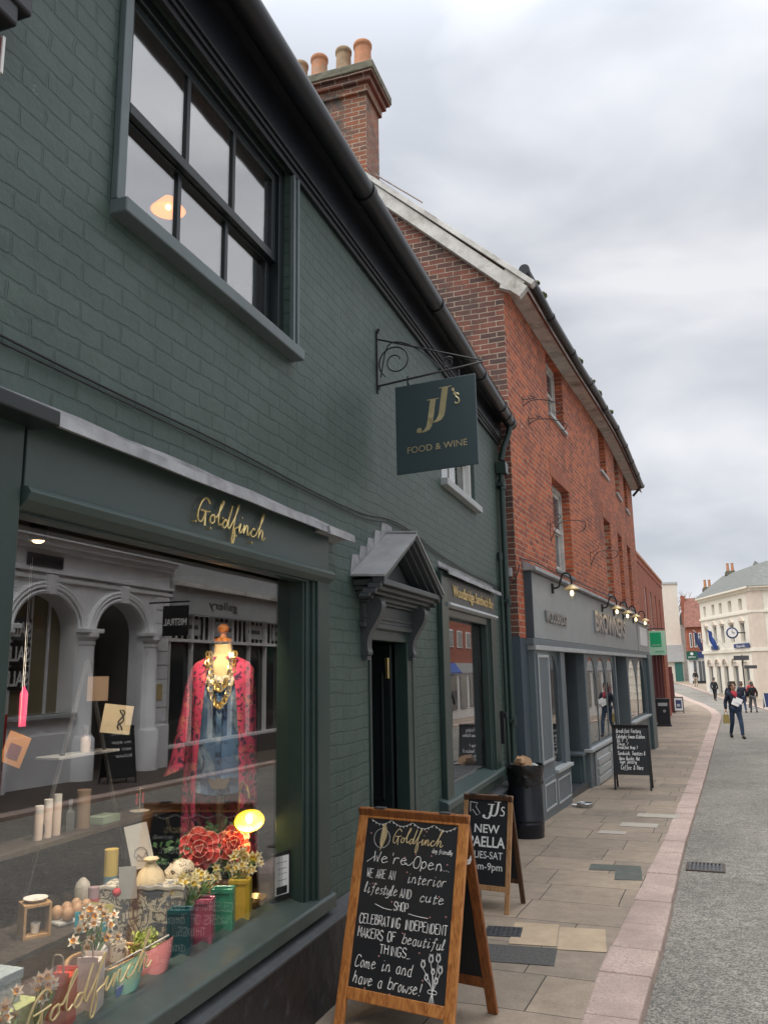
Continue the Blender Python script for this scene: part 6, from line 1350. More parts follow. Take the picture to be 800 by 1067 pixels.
def kim_sleeve(s):
    mb = MB(ML); rows = [(.15, 1.64, .06, .05), (.175, 1.55, .07, .05), (.19, 1.42, .075, .055), (.21, 1.28, .09, .055), (.23, 1.14, .12, .05), (.245, 1.07, .135, .05)] if s < 0 else [(.14, 1.64, .06, .05), (.155, 1.55, .065, .05), (.16, 1.42, .065, .055), (.165, 1.28, .07, .055), (.17, 1.14, .075, .05), (.17, 1.07, .08, .05)]; R = []
    for x, z, w, d in rows:
        R.append([mb.V((s*x+w*.5*math.cos(2*math.pi*i/16)*(1+.1*math.sin(i*3+z*9)), d*math.sin(2*math.pi*i/16)+.02, z+w*.35*math.cos(2*math.pi*i/16)*s*-.6)) for i in range(16)])
    for a_, b_ in zip(R, R[1:]):
        for i in range(16): mb.f.append([a_[i], a_[(i+1) % 16], b_[(i+1) % 16], b_[i]])
    return mb
cloth('kimono', 'kimono', 'long open pink floral kimono hanging on the mannequin', 'kimono', [('body_panel', kim_body), ('sleeve', lambda: kim_sleeve(-1)), ('sleeve', lambda: kim_sleeve(1))])
def playsuit():
    mb = MB(ML); rows = [(1.56, .15, .115), (1.52, .168, .125), (1.45, .165, .125), (1.35, .142, .105), (1.29, .135, .10), (1.22, .155, .11), (1.12, .155, .125), (1.04, .165, .13)]; n = 48; R = []
    for z, rx, ry in rows: R.append([mb.V((math.cos(2*math.pi*i/n)*(rx+.007*math.sin(i*1.9+z*31)), math.sin(2*math.pi*i/n)*(ry+.007*math.sin(i*1.9+z*29)), z+.006*math.sin(i*2.3))) for i in range(n)])
    for a_, b_ in zip(R, R[1:]):
        for i in range(n): mb.f.append([a_[i], a_[(i+1) % n], b_[(i+1) % n], b_[i]])
    return mb
def leg(s):
    mb = MB(ML); R = []; n = 24
    for z, r, c in ((1.06, .085, .08), (1.02, .09, .085), (.975, .092, .088), (.96, .094, .088), (.955, .088, .088)): R.append([mb.V((s*c+math.cos(2*math.pi*i/n)*(r+.004*math.sin(i*2.7)), math.sin(2*math.pi*i/n)*(r*1.05+.004*math.sin(i*2.7)), z+.02*math.cos(2*math.pi*i/n)*s)) for i in range(n)])
    for a_, b_ in zip(R, R[1:]):
        for i in range(n): mb.f.append([a_[i], a_[(i+1) % n], b_[(i+1) % n], b_[i]])
    return mb
ps = cloth('denim_playsuit', 'denimwash', 'washed blue denim playsuit with short legs on the mannequin', 'playsuit', [('bodice', playsuit), ('trouser_leg', lambda: leg(-1)), ('trouser_leg', lambda: leg(1))])
mb = MB(ML); [mb.box(-.012, .012, -.142, -.128, 1.06+i*.06, 1.115+i*.06) for i in range(8)] if False else mb.box(-.014, .014, -.150, -.126, 1.05, 1.54); mb.build('button_placket', 'denimwash', ps)
mb = MB(ML)
for i in range(30): a = -math.pi+math.pi*i/29; mb.blob((math.cos(a)*.152, math.sin(a)*.125, 1.565+.012*math.sin(i*2)), (.016, .012, .022), 6, 4, .3)
mb.build('lace_trim', 'white', ps)
t = thing('chain_necklace', 'chunky two strand gold chain necklace round the mannequin neck', 'necklace', mloc)
for (w, d, n) in ((.095, .28, 22), (.075, .19, 18)):
    mb = MB(ML)
    for i in range(n):
        u = -1+2*i/(n-1); x = w*u*(1.15-.35*u*u); z = 1.71-d*(1-abs(u)**1.7); y = -.095-.06*(1-abs(u)); c = Vector((x, y, z)); s = i % 2
        mb.tube([(c.x+(.013 if s else .009)*math.cos(k*math.pi/4), c.y+(.008 if s else -.0)*math.sin(k*math.pi/4), c.z+.018*math.sin(k*math.pi/4)) for k in range(9)], .0055, 5, False)
    mb.build('chain', 'gold', t, smooth=True)
# little pendant lamp, lit
lc = Vector((-2.12, 4.02, .86)); t = thing('table_lamp', 'small lit lamp with a dark dome shade glowing yellow inside', 'lamp', lc)
mb = MB(); mb.lathe([(.012, .10), (.02, .09), (.03, .045), (.062, .015), (.078, -.02), (.074, -.02), (.058, .01), (.026, .038), (.001, .04)], n=24); sh_ = mb.build('lamp_shade', P('brass yellow enamel', (.75, .50, .05), .3, emit=((1, .58, .02), 1.5)), t, False, smooth=True)
mb = MB(); mb.lathe([(.013, .105), (.022, .095), (.034, .05), (.066, .02), (.081, -.018)], n=24, cap=False); mb.build('shade_back', 'black_gloss', t, False, smooth=True)
mb = MB(); mb.blob((0, 0, -.005), (.018, .018, .026), 12, 8); mb.build('bulb', mat('bright bulb', (1, .9, .5), emit=((1, .85, .35), 6)), t, False, smooth=True)
mb = MB(); mb.tube(catmull([(0, 0, .10), (-.01, .0, .14), (-.04, .03, .16), (-.09, .06, .12), (-.10, .07, -.40)]), .006, 8); mb.build('stand', 'gold', t, False, smooth=True); mb = MB(); mb.lathe([(.06, -.42), (.06, -.41), (.01, -.40)], (-.10, .07, 0), 16); mb.build('base', 'gold', t, False)
dq = Vector((.42, -.62, -.55)).normalized().to_track_quat('-Z', 'Y').to_euler()
for ch_ in t.children:
    if ch_.name.split('.')[0] in ('lamp_shade', 'shade_back', 'bulb'): ch_.rotation_euler = dq
pl = bpy.data.lights.new('lamp_light', 'POINT'); pl.energy = 1.5; pl.color = (1, .72, .25); pl.shadow_soft_size = .02; po_ = bpy.data.objects.new('lamp_light', pl); C.objects.link(po_); po_.parent = t; po_.location = (0, 0, -.05)
# flower makers
def bunch(name, lab, base, top, n, sp, sz, pet='petal', cupm='cup_y', group='bunches of daffodils in the window', face=(.5, -.8, .15)):
    t = thing(name, lab, 'flowers', base, 0, group); B0 = Vector(base); T0 = Vector(top); st = MB(); fc = Vector(face).normalized()
    for i in range(n):
        c = T0+Vector((rnd.uniform(-1, 1)*sp[0], rnd.uniform(-1, 1)*sp[1], rnd.uniform(-1, 1)*sp[2])); st.tube(catmull([tuple(B0+Vector((rnd.uniform(-.01, .01), rnd.uniform(-.01, .01), 0))), tuple((B0+c)/2+Vector((rnd.uniform(-.02, .02),)*3)), tuple(c)], 3), .0025, 5)
        d_ = (fc+Vector((rnd.uniform(-.5, .5), rnd.uniform(-.5, .5), rnd.uniform(-.4, .5)))).normalized(); u = d_.orthogonal().normalized(); v = d_.cross(u); s = sz*rnd.uniform(.85, 1.15); mb = MB()
        for k in range(6):
            a = k*math.pi/3+rnd.uniform(-.1, .1); r_ = u*math.cos(a)+v*math.sin(a); q = d_.cross(r_)
            mb.face([c, c+r_*s*.45+q*s*.27+d_*s*.12, c+r_*s+d_*s*rnd.uniform(-.05, .2), c+r_*s*.45-q*s*.27+d_*s*.12])
        f = mb.build('flower', pet, t, recalc=False)
        mb = MB(); h = s*.45; r0, r1 = s*.2, s*.38
        R = [[mb.V(tuple(c+d_*hh+(u*math.cos(k*.785)+v*math.sin(k*.785))*rr)) for k in range(8)] for hh, rr in ((.0, r0), (h*.6, r0*1.1), (h, r1))]
        for a_, b_ in zip(R, R[1:]):
            for k in range(8): mb.f.append([a_[k], a_[(k+1) % 8], b_[(k+1) % 8], b_[k]])
        mb.f.append(R[0]); mb.build('flower_cup', cupm, f, recalc=False, smooth=True)
    st.build('stems', 'stem', t); return t
def brickvase(mt, col, c, w, d, h, rz, lab):
    P(mt, col, .18); t = thing('ceramic_vase', lab, 'vase', (c[0], c[1], DZ), rz, 'glossy brick shaped vases along the window')
    mb = MB(); mb.box(-w/2, w/2, -d/2, d/2, 0, .012); mb.box(-w/2, w/2, -d/2, -d/2+.012, .012, h); mb.box(-w/2, w/2, d/2-.012, d/2, .012, h); mb.box(-w/2, -w/2+.012, -d/2+.012, d/2-.012, .012, h); mb.box(w/2-.012, w/2, -d/2+.012, d/2-.012, .012, h)
    mb.build('body', mt, t, False, bevel=.006, seg=3)
    for s in (1,):
        mb = MB(); f = -d/2-.006; mb.box(-w/2, w/2, f, f+.006, 0, .02); mb.box(-w/2, w/2, f, f+.006, h-.022, h); mb.box(-w/2, -w/2+.016, f, f+.006, .02, h-.022); mb.box(w/2-.016, w/2, f, f+.006, .02, h-.022); mb.build('relief_frame', mt, t, False, bevel=.003)
    return t
brickvase('teal glaze', (.015, .085, .10), (-2.0, 3.20), .095, .07, .205, R_(18), 'dark teal brick shaped vase, leftmost of the four tall glossy ones')
brickvase('pink glaze', (.42, .10, .16), (-1.995, 3.365), .10, .07, .205, R_(18), 'pink brick shaped vase between the teal and green ones')
brickvase('green glaze', (.06, .34, .20), (-1.995, 3.545), .10, .07, .205, R_(18), 'green brick shaped vase between the pink and yellow ones')
brickvase('yellow glaze', (.62, .44, .05), (-2.0, 3.715), .10, .07, .205, R_(18), 'yellow brick shaped vase nearest the lit lamp')
bunch('daffodil_bunch', 'pale daffodils standing in the pink and teal vases', (-2.02, 3.30, .60), (-2.05, 3.38, .70), 30, (.05, .13, .04), .027)
bunch('daffodil_bunch', 'cream yellow daffodils standing in the yellow vase below the lamp', (-2.0, 3.70, .60), (-2.03, 3.80, .70), 30, (.05, .11, .05), .027, 'petal', 'cup_y')
# roses with leaves
def leaves(mb, c, n, r, s):
    for i in range(n):
        p = Vector(c)+Vector((rnd.uniform(-1, 1)*r[0], rnd.uniform(-1, 1)*r[1], rnd.uniform(-1, 1)*r[2])); d_ = Vector((rnd.uniform(-1, 1), rnd.uniform(-1, 1), rnd.uniform(-.3, 1))).normalized(); q = d_.orthogonal().normalized()
        mb.face([p, p+d_*s*.5+q*s*.25, p+d_*s, p+d_*s*.5-q*s*.25])
t = thing('artificial_foliage', 'dark green leaves around the two big paper roses', 'foliage', (-2.28, 3.85, .62)); mb = MB(); leaves(mb, (-2.30, 3.86, .68), 330, (.09, .32, .12), .05); mb.build('leaves', P('leaf green', (.035, .10, .035), .6), t, recalc=False); mb = MB(); mb.tube([(-2.28, 3.85, DZ), (-2.28, 3.85, .68)], .02, 6); mb.build('stem', 'stem', t)
P('rose red', (.62, .06, .05), .6); P('rose edge', (.80, .42, .33), .6)
for c, r, lab in (((-2.22, 3.70, .765), .088, 'large coral paper rose, left of two above the pink vase'), ((-2.20, 4.0, .735), .078, 'large coral paper rose, right of two beside the lamp')):
    t = thing('paper_rose', lab, 'flower', c, 0, 'two big paper roses'); fc = Vector((.5, -.8, .25)).normalized(); u = fc.orthogonal().normalized(); v = fc.cross(u); c = Vector(c)
    for ring, (n, rr, tilt, sz) in enumerate(((6, 1.0, .1, .62), (5, .66, .45, .5), (4, .36, .9, .38), (3, .15, 1.3, .28))):
        for i in range(n):
            a = i*2*math.pi/n+ring*.7; rd = u*math.cos(a)+v*math.sin(a); q = fc.cross(rd); cc = c+rd*r*rr*.55+fc*r*(ring*.18); mb = MB(); K = 9; edge = []
            for k in range(K): b = -math.pi/2+math.pi*k/(K-1); s = sz*r*(1+.06*math.sin(k*5)); edge.append(cc+q*math.sin(b)*s+rd*math.cos(b)*s*math.cos(tilt)+fc*(math.cos(b)*s*math.sin(tilt)+.006*math.sin(k*4)))
            for k in range(K-1): mb.face([cc-rd*r*.15, edge[k], edge[k+1]])
            p_ = mb.build('petal', 'rose red', t, recalc=False); mb = MB(); mb.tube([tuple(e) for e in edge], .0022, 4); mb.build('petal_edge', 'rose edge', p_)
# floral gift bag with things in it
t = thing('gift_bag', 'large cream paper bag printed with grey trailing flowers', 'bag', (-2.22, 3.28, DZ), R_(14)); mb = MB(); mb.prism([(-.17, 0), (.17, 0), (.185, .27), (-.185, .27)], lambda p, q, s: (p, s, q), -.07, .07); mb.build('body', 'floralbag', t, False); mb = MB()
for i in range(30): mb.lathe([(.007, 0), (.010, .002), (.007, .004)], (-.18+i*.0124, -.075, .266+.003*math.sin(i)), 8, 'y')
mb.build('lace_edge', 'white_old', t, False)
def card(name, lab, c, w, h, rz, tilt, m='white', cat='card', draw=None):
    t = thing(name, lab, cat, c, rz); f = lambda a, b, n: (a+b*math.sin(R_(tilt)), -n, b*math.cos(R_(tilt))-a*math.sin(R_(tilt))*.9); mb = MB(f); mb.box(-w/2, w/2, 0, h, 0, .002); mb.build('sheet', m, t, False)
    if draw: mb = MB(); draw(mb, lambda a, b, n=0: f(a, b, .003+n)); mb.build('drawing', 'cast_iron', t, False)
    return t
card('greeting_card', 'tilted white card with a pencil drawing above the flowered bag', (-2.27, 3.32, .76), .10, .19, R_(20), -14, draw=lambda mb, f: [mb.tube([f(.028*math.cos(i*.4)+.004*math.sin(i*3), .06+.03*math.sin(i*.4)) for i in range(17)], .001, 4), mb.tube([f(-.02+.01*i, .05+.012*math.sin(i*2)) for i in range(6)], .001, 4)])
card('greeting_card', 'pale blue white card tucked in the left of the flowered bag', (-2.24, 3.17, .67), .075, .13, R_(20), -3, 'grey_light')
t = thing('cloth_pouch', 'gathered cream drawstring pouch in the flowered bag', 'pouch', (-2.22, 3.30, .68)); mb = MB(); mb.lathe([(.001, -.02), (.06, -.01), (.065, .03), (.05, .07), (.02, .105), (.018, .11), (.034, .125), (.03, .13)], n=22, wob=.09); mb.build('body', 'linen', t, False, smooth=True)
t = thing('cloth_roll', 'spotted cream cloth bundle behind the daffodils', 'cloth', (-2.16, 3.44, .72)); mb = MB(); mb.blob((0, 0, 0), (.06, .075, .055), 16, 9, .14); mb.build('cloth', 'leopard', t, False, smooth=True)
t = thing('red_bauble', 'small round red bauble at the left rim of the flowered bag', 'bauble', (-2.24, 3.09, .715)); mb = MB(); mb.blob((0, 0, 0), .018, 12, 8); mb.build('ball', 'scarf', t, False, smooth=True); mb = MB(); mb.tube([(0, 0, .018), (0, 0, .026)], .004, 6); mb.build('cap', 'gold', t, False)
# right end: framed card and gold tray
t = thing('framed_card', 'black framed white opening times card against the right end of the window', 'frame', (-1.96, 4.02, .47)); f = lambda a, b, n: (-1.955+a*.35+n, 3.955+a, .47+b)
MB(f).box(0, .13, 0, .235, -.012, 0).build('frame', 'black', t, bevel=.003); MB(f).box(.022, .112, .03, .215, .0, .002).build('card', 'white', t); MB(f).box(.03, .10, .035, .07, .002, .003).build('print', 'black', t); mb = MB(f); [mb.tube([(.035, z, .0025), (.098, z, .0025)], .0012, 4) for z in (.10, .13, .155, .185)]; mb.build('print', 'cast_iron', t)
t = thing('oval_tray', 'shallow oval gold rimmed tray of trinkets behind the yellow vase', 'tray', (-2.10, 4.02, DZ)); mb = MB(); mb.lathe([(.001, .01), (.075, .012), (.095, .035), (.10, .035), (.08, .0), (.001, 0)], n=24, sx=.7); mb.build('tray', 'gold', t, False, smooth=True)
mb = MB(); [mb.blob((rnd.uniform(-.035, .035), rnd.uniform(-.05, .05), .022), rnd.uniform(.007, .012), 6, 4) for i in range(14)]; mb.build('trinkets', 'cast_iron', t, False)
# left end: gift bags, pouches, boxes
def tallbag(lab, m, c, w, d, h, rz, handle=None):
    t = thing('bottle_bag' if h > .2 else 'gift_bag', lab, 'bag', c, rz); mb = MB(); mb.box(-w/2, w/2, -d/2, d/2, 0, h*.92); mb.box(-w/2, w/2, -d/2, -d/2+.004, h*.92, h); mb.box(-w/2, w/2, d/2-.004, d/2, h*.92, h); mb.build('body', m, t, False, bevel=.003)
    mb = MB(); mb.tube(catmull([(-w*.25, -d/2, h), (-w*.2, -d/2-.005, h+.05), (w*.2, -d/2-.005, h+.05), (w*.25, -d/2, h)]), .003, 5); mb.build('handle', handle or 'beige', t, False); return t
tallbag('tall orange red ceramic vase like bag at the left end of the sill', P('orange red', (.60, .06, .03), .4), (-1.99, 2.47, DZ), .075, .07, .20, R_(14))
tallbag('tall white paper bag right of the orange red one', P('white blush paper', (.68, .60, .56), .6), (-1.985, 2.61, DZ), .075, .07, .205, R_(16))
def pouch(lab, m, c, w, h, rz):
    t = thing('zip_pouch', lab, 'pouch', c, rz); mb = MB(); R = []
    for z, k, d in ((0, .62, .03), (.25, .85, .05), (.6, .98, .035), (.95, 1, .008), (1, 1.02, .004)):
        R.append([mb.V((w/2*k*math.cos(2*math.pi*i/16)+z*.02, d*math.sin(2*math.pi*i/16), z*h+.02*z*math.cos(2*math.pi*i/16))) for i in range(16)])
    for a_, b_ in zip(R, R[1:]):
        for i in range(16): mb.f.append([a_[i], a_[(i+1) % 16], b_[(i+1) % 16], b_[i]])
    mb.f.append(R[0][::-1]); mb.f.append(R[-1]); mb.build('body', m, t, False, smooth=True); mb = MB(); mb.tube([(-w/2, 0, h-.01), (w/2, 0, h+.03)], .004, 5); mb.build('zip', 'white_old', t, False)
pouch('mint green velvet pouch with a small blue tag', P('mint velvet', (.20, .42, .33), .8), (-1.985, 2.78, DZ), .15, .12, R_(60)); pouch('pink suede pouch leaning right of the mint one', P('pink suede', (.62, .22, .22), .8), (-1.99, 2.98, DZ), .15, .115, R_(62))
t = thing('price_tag', 'small blue and white tag before the mint pouch', 'tag', (-1.955, 2.74, DZ+.02)); mb = MB(); mb.box(-.002, .002, -.022, .022, 0, .04); mb.build('card', P('tag blue', (.16, .26, .62), .5), t, False); mb = MB(); mb.tube([(0, 0, .04), (0, .01, .05)], .001, 4); mb.build('string', 'white', t, False)
t = thing('hydrangea', 'lime green hydrangea head above the pink pouch', 'flower', (-2.06, 3.04, .50)); mb = MB(); leaves(mb, (-2.06, 3.04, .545), 260, (.035, .05, .04), .022); mb.build('flower_head', P('lime', (.42, .52, .10), .6), t, recalc=False); mb = MB(); mb.tube([(-2.06, 3.04, DZ), (-2.06, 3.04, .54)], .005, 6); mb.build('stem', 'stem', t)
t = thing('wicker_basket', 'brown wicker basket of soaps and trinkets behind the mint pouch', 'basket', (-2.14, 2.90, DZ)); mb = MB(); mb.lathe([(.001, 0), (.09, 0), (.13, .09), (.12, .09), (.085, .01), (.001, .01)], n=26, wob=.03, sy=1.3); mb.build('body', 'pine_brown', t, False); mb = MB(); mb.tube([(.128*math.cos(i*.262), .168*math.sin(i*.262), .092+.004*math.sin(i*5)) for i in range(25)], .009, 6); mb.build('rim', 'oak', t, False)
for i, (x, y, z, m, lab, r) in enumerate(((-2.13, 2.82, .57, 'white', 'white mug lying in the wicker basket', .032), (-2.16, 2.98, .555, 'white_old', 'small white pot in the wicker basket', .02), (-2.10, 2.92, .55, 'leopard', 'spotted cloth band in the wicker basket', .03))):
    t = thing(('mug', 'small_pot', 'cloth_band')[i], lab, ('mug', 'pot', 'cloth')[i], (x, y, z)); mb = MB(); mb.lathe([(.001, -.03), (r, -.03), (r, .035), (r*.88, .035), (r*.85, -.02), (.001, -.02)], n=18, axis='y' if i == 0 else 'z'); mb.build('body', m, t, False, smooth=True)
    mb = MB(); mb.tube([(r+.012*math.cos(k*.6-1.5)*1.2, 0, .02*math.sin(k*.6-1.5)) for k in range(6)], .004, 6); mb.build('handle', m, t, False)
t = thing('gift_card', 'bright cyan and yellow card leaning behind the white flowers', 'card', (-2.21, 2.89, .62), R_(25)); mb = MB(); mb.box(-.06, .06, 0, .003, 0, .075); mb.build('sheet', P('cyan card', (.02, .42, .58), .5), t, False); mb = MB(); mb.box(-.045, .045, -.002, 0, .012, .06); mb.build('print', 'white', t, False)
card('gift_card', 'pale yellow card sticking up behind the cyan one', (-2.22, 2.95, .64), .09, .07, R_(25), 10, P('pale yellow card', (.70, .62, .18), .6))
bunch('narcissus_bunch', 'white narcissi with orange cups above the white paper bag', (-2.02, 2.66, .60), (-2.04, 2.70, .71), 26, (.055, .09, .06), .025, 'petal_white', 'cup')
bunch('narcissus_bunch', 'white narcissi with orange cups left of the orange red bag', (-1.99, 2.36, .50), (-1.99, 2.40, .62), 13, (.02, .06, .04), .025, 'petal_white', 'cup')
bunch('narcissus_bunch', 'white narcissi with orange cups at the far left of the window', (-1.99, 2.18, .50), (-1.99, 2.19, .60), 22, (.03, .10, .055), .026, 'petal_white', 'cup')
t = thing('glass_jar', 'clear glass jar holding stems at the far left of the window', 'jar', (-1.995, 2.18, DZ)); mb = MB(); mb.lathe([(.04, 0), (.042, .10), (.04, .11)], n=20); mb.build('body', 'jar', t, False, smooth=True); mb = MB(); mb.tube([(0, .02, 0), (.0, .01, .13)], .006, 6); mb.build('straw', P('tag teal', (.05, .3, .36), .5), t, False)
for k, (lab, m, c, w, d, h) in enumerate((('pale blue patterned box, under the small green one at the far left', P('pale blue pattern', (.42, .50, .55), .6, noise=(60, .25)), (-2.20, 2.28, DZ+.13), .26, .18, .10), ('lime patterned box at the far left, below the pale blue one', P('lime pattern', (.48, .56, .26), .6, noise=(50, .3)), (-2.14, 2.32, DZ), .22, .18, .13), ('small green patterned box on top of the pale blue box', P('green pattern', (.30, .40, .14), .6, noise=(50, .3)), (-2.22, 2.20, DZ+.23), .10, .09, .06))):
    t = thing('gift_box', lab, 'box', c); mb = MB(); mb.box(-w/2, w/2, -d/2, d/2, 0, h*.7); mb.build('box', m, t, False, bevel=.003); mb = MB(); mb.box(-w/2-.004, w/2+.004, -d/2-.004, d/2+.004, h*.68, h); mb.build('lid', m, t, False, bevel=.003)
# tiered shelf with bottles, candles, eggs
t = thing('tiered_shelf', 'dark A shaped ladder shelf with two long shelves inside the window', 'shelf', (-2.8, 3.5, DZ))
MB().box(-2.92, -2.70, 2.5, 4.30, .845, .868).build('shelf', 'warm_wood_dark', t, bevel=.003); MB().box(-2.80, -2.46, 2.4, 3.85, .515, .54).build('shelf', 'warm_wood_dark', t, bevel=.003); MB().box(-2.90, -2.76, 3.32, 3.78, 1.212, 1.225).build('top_shelf', 'grey_light', t, bevel=.003)
for s in (-1, 1): mb = MB(); mb.tube([(-2.81, 3.55, 1.68), (-2.78, 3.55+s*.62, -.1)], .011, 6); mb.build('leg', 'cast_iron', t)
def bottle(name, lab, cat, c, prof, m, cap=None, n=16, grp=None):
    t = thing(name, lab, cat, c, 0, grp); mb = MB(); mb.lathe(prof, n=n); mb.build('body', m, t, False, smooth=True)
    if cap: mb = MB(); mb.lathe([(.001, cap[0]), (cap[2], cap[0]), (cap[2], cap[1]), (.001, cap[1])], n=n); mb.build('cap' if cap[2] > .003 else 'wick', cap[3], t, False)
    return t
P('kraft tube', (.27, .19, .13), .7); P('blush tube', (.70, .58, .52), .6); P('clear bottle', (.10, .12, .12), .1)
for i, (y, h, l) in enumerate(((3.24, .15, 'leftmost'), (3.30, .17, 'middle'), (3.36, .185, 'rightmost'))): bottle('lotion_tube', f'pale lotion tube, {l} of three on the upper long shelf', 'tube', (-2.79, y, .868), [(.02, 0), (.021, h*.75), (.016, h*.9)], 'blush tube', (h*.7, h, .02, 'white'), grp='three lotion tubes')
bottle('perfume_bottle', 'small clear perfume bottle between the tubes and the kraft tube', 'bottle', (-2.79, 3.455, .868), [(.026, 0), (.026, .09), (.01, .10), (.01, .12)], 'clear bottle', (.12, .15, .012, 'chrome'), 4)
t = bottle('kraft_tube', 'tall kraft cardboard tube on the upper long shelf', 'tube', (-2.79, 3.55, .868), [(.001, 0), (.033, 0), (.033, .165)], 'kraft tube', (.165, .18, .034, 'kraft tube'), 24)
t = thing('flat_box', 'flat pale green box lying right of the kraft tube', 'box', (-2.78, 3.70, .868)); mb = MB(); mb.box(-.05, .05, -.07, .07, 0, .028); mb.build('box', P('sage box', (.28, .38, .30), .6), t, False, bevel=.003); mb = MB(); mb.box(-.05, .05, -.07, .07, .0285, .036); mb.build('lid', 'sage box', t, False)
t = thing('earring_stand', 'little white dish with red drop earrings at the shelf end', 'stand', (-2.79, 4.02, .868)); mb = MB(); mb.lathe([(.05, 0), (.055, .008), (.001, .006)], n=16); mb.build('dish', 'white', t, False); mb = MB(); mb.tube([(0, 0, 0), (0, 0, .13)], .002, 4); mb.tube([(0, -.03, .12), (0, .03, .12)], .002, 4); mb.build('stem', 'gold', t, False)
for s in (-.028, .028): mb = MB(); mb.blob((0, s, .06), (.008, .009, .02), 6, 5); mb.blob((0, s, .09), (.007, .007, .012), 6, 4); mb.build('earring', 'scarf', t, False)
bottle('dropper_bottle', 'frosted dropper bottle with a wooden top on the small upper shelf', 'bottle', (-2.82, 3.58, 1.225), [(.024, 0), (.025, .07), (.012, .09)], 'blush tube', (.085, .135, .012, 'white_old'))
card('art_print', 'tilted print of a curly grey figure above the dropper bottle', (-2.62, 3.54, 1.32), .14, .14, R_(30), 8, 'linen', draw=lambda mb, f: [mb.tube([f(.02+.012*math.cos(i*.8+k), .02+.010*i+.004*math.sin(i)) for i in range(11)], .004, 4) for k in (0, 2)])
card('kraft_sheet', 'plain kraft sheet hanging above the art print', (-2.70, 3.50, 1.48), .10, .12, R_(30), 0, 'kraft tube')
t = thing('ribbon_tag', 'hot pink hanging tag near the left window edge', 'tag', (-2.3, 2.55, 1.42)); mb = MB(); mb.prism([(-.018, 0), (.018, 0), (.02, .12), (0, .15), (-.02, .12)], lambda p, q, s: (s, p, q), 0, .003); mb.build('tag', P('hot pink', (.85, .08, .22), .5), t, False); mb = MB(); mb.tube([(0, 0, .14), (0, 0, .64)], .001, 4); mb.build('string', 'white', t, False)
t = thing('hanging_print', 'small orange and cream print hanging tilted near the left window edge', 'print', (-2.3, 2.50, 1.29), R_(20)); f = lambda a, b, n: (.7*(a+b*.35), -n, .7*(b-a*.4)); MB(f).box(-.055, .055, 0, .15, 0, .003).build('sheet', P('orange print', (.40, .17, .04), .6), t, False); MB(f).box(-.03, .03, .03, .10, .003, .004).build('picture', 'maroon', t, False); mb = MB(); mb.tube([(.03, 0, .14), (.03, 0, .74)], .001, 4); mb.build('string', 'white', t, False)
t = thing('wooden_cube', 'small open light wood cube shelf under a white saucer', 'box', (-2.60, 3.03, .54)); mb = MB(); w = .055
for q in ((-w, w, -w, w, 0, .01), (-w, w, -w, w, .12, .13), (-w, w, -w, -w+.01, .01, .12), (-w, w, w-.01, w, .01, .12), (-w, -w+.01, -w+.01, w-.01, .01, .12)): mb.box(*q)
mb.build('cube', 'oak', t, False); t.rotation_euler = (0, 0, R_(-35)); mb = MB(); mb.box(-w+.01, -w+.012, -w+.01, w-.01, .01, .12); mb.build('back', 'pine_brown', t, False)
bottle('saucer', 'white saucer on top of the open wood cube', 'saucer', (-2.60, 3.03, .672), [(.001, 0), (.03, 0), (.05, .014), (.048, .016), (.001, .006)], 'white', (.006, .008, .02, 'grey_light')); bottle('candle_cup', 'tiny white cup inside the open wood cube', 'cup', (-2.585, 3.02, .552), [(.001, 0), (.016, 0), (.02, .04), (.018, .04), (.001, .01)], 'white', (.01, .02, .014, 'linen'))
t = thing('egg_box', 'clear egg box of six brown eggs on the lower long shelf', 'egg box', (-2.58, 3.24, .54), R_(-20)); mb = MB(); mb.box(-.06, .06, -.095, .095, 0, .02); mb.build('tray', 'grey_light', t, False, bevel=.008); mb = MB(); mb.box(-.075, -.07, -.095, .095, .02, .11); mb.build('lid', 'jar', t, False)
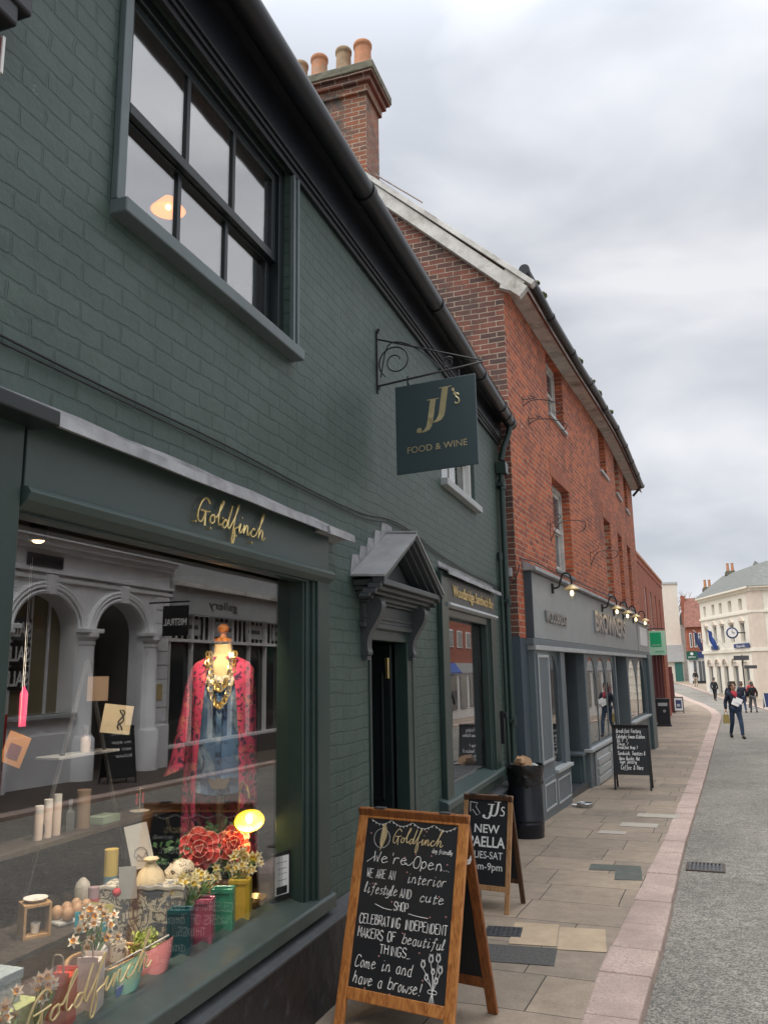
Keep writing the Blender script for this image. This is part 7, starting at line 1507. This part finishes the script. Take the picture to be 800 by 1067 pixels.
for i in range(6): e_ = thing('egg', f'brown egg, {"front" if i < 3 else "back"} row, {("left", "middle", "right")[i % 3]}, in the clear egg box', 'egg', (-2.58+(.028 if i < 3 else -.028), 3.24-.062+(i % 3)*.062, .57), 0, 'brown eggs in the egg box'); mb = MB(); mb.lathe([(.001, -.012), (.02, -.006), (.026, .012), (.022, .032), (.012, .045), (.001, .048)], n=14); mb.build('shell', P('egg shell', (.48, .30, .18), .5), e_, False, smooth=True)
bottle('ribbed_candle', 'white ribbed dome candle behind the egg box', 'candle', (-2.70, 3.46, .54), [(.035, 0), (.038, .07), (.03, .10), (.012, .12), (.001, .125)], 'white_old', (.12, .14, .002, 'black'))
bottle('pillar_candle', 'short pink and plum two tone candle before the white ribbed one', 'candle', (-2.62, 3.44, .54), [(.026, 0), (.026, .045)], P('coral candle', (.60, .16, .18), .5), (.045, .09, .026, P('lilac candle', (.50, .36, .42), .5)))
bottle('pillar_candle', 'tall candle, yellow above and blue below, right of the eggs', 'candle', (-2.62, 3.56, .54), [(.033, 0), (.033, .115)], P('blue candle', (.16, .33, .42), .5), (.115, .235, .033, P('yellow candle', (.72, .55, .14), .5)))
# gold script on the glass
gfn = lambda a, b, n=0: Vector((-1.921+n, 2.12+a, .50+b)); mb = MB(); script(mb, gfn, .07, .03, .088, .0036, .70); mb.build('window_lettering', 'gold_flat', gb)
# lampshade in the upstairs room
t = thing('pendant_light', 'lit amber cone pendant lamp behind the first floor sash window', 'lamp', (-2.55, 3.73, 4.29)); P('amber shade', (.8, .30, .03), .5, emit=((1, .24, .01), 2.2))
mb = MB(); mb.lathe([(.03, .06), (.10, -.02), (.095, -.022), (.025, .05)], n=24); mb.build('lamp_shade', 'amber shade', t, False, smooth=True); mb = MB(); mb.blob((0, 0, .0), .018, 10, 6); mb.build('bulb', mat('white hot bulb', (1, 1, .8), emit=((1, .7, .3), 3.5)), t, False); mb = MB(); mb.tube([(0, 0, .09), (0, 0, .44)], .004, 5); mb.build('cord', 'black', t, False)
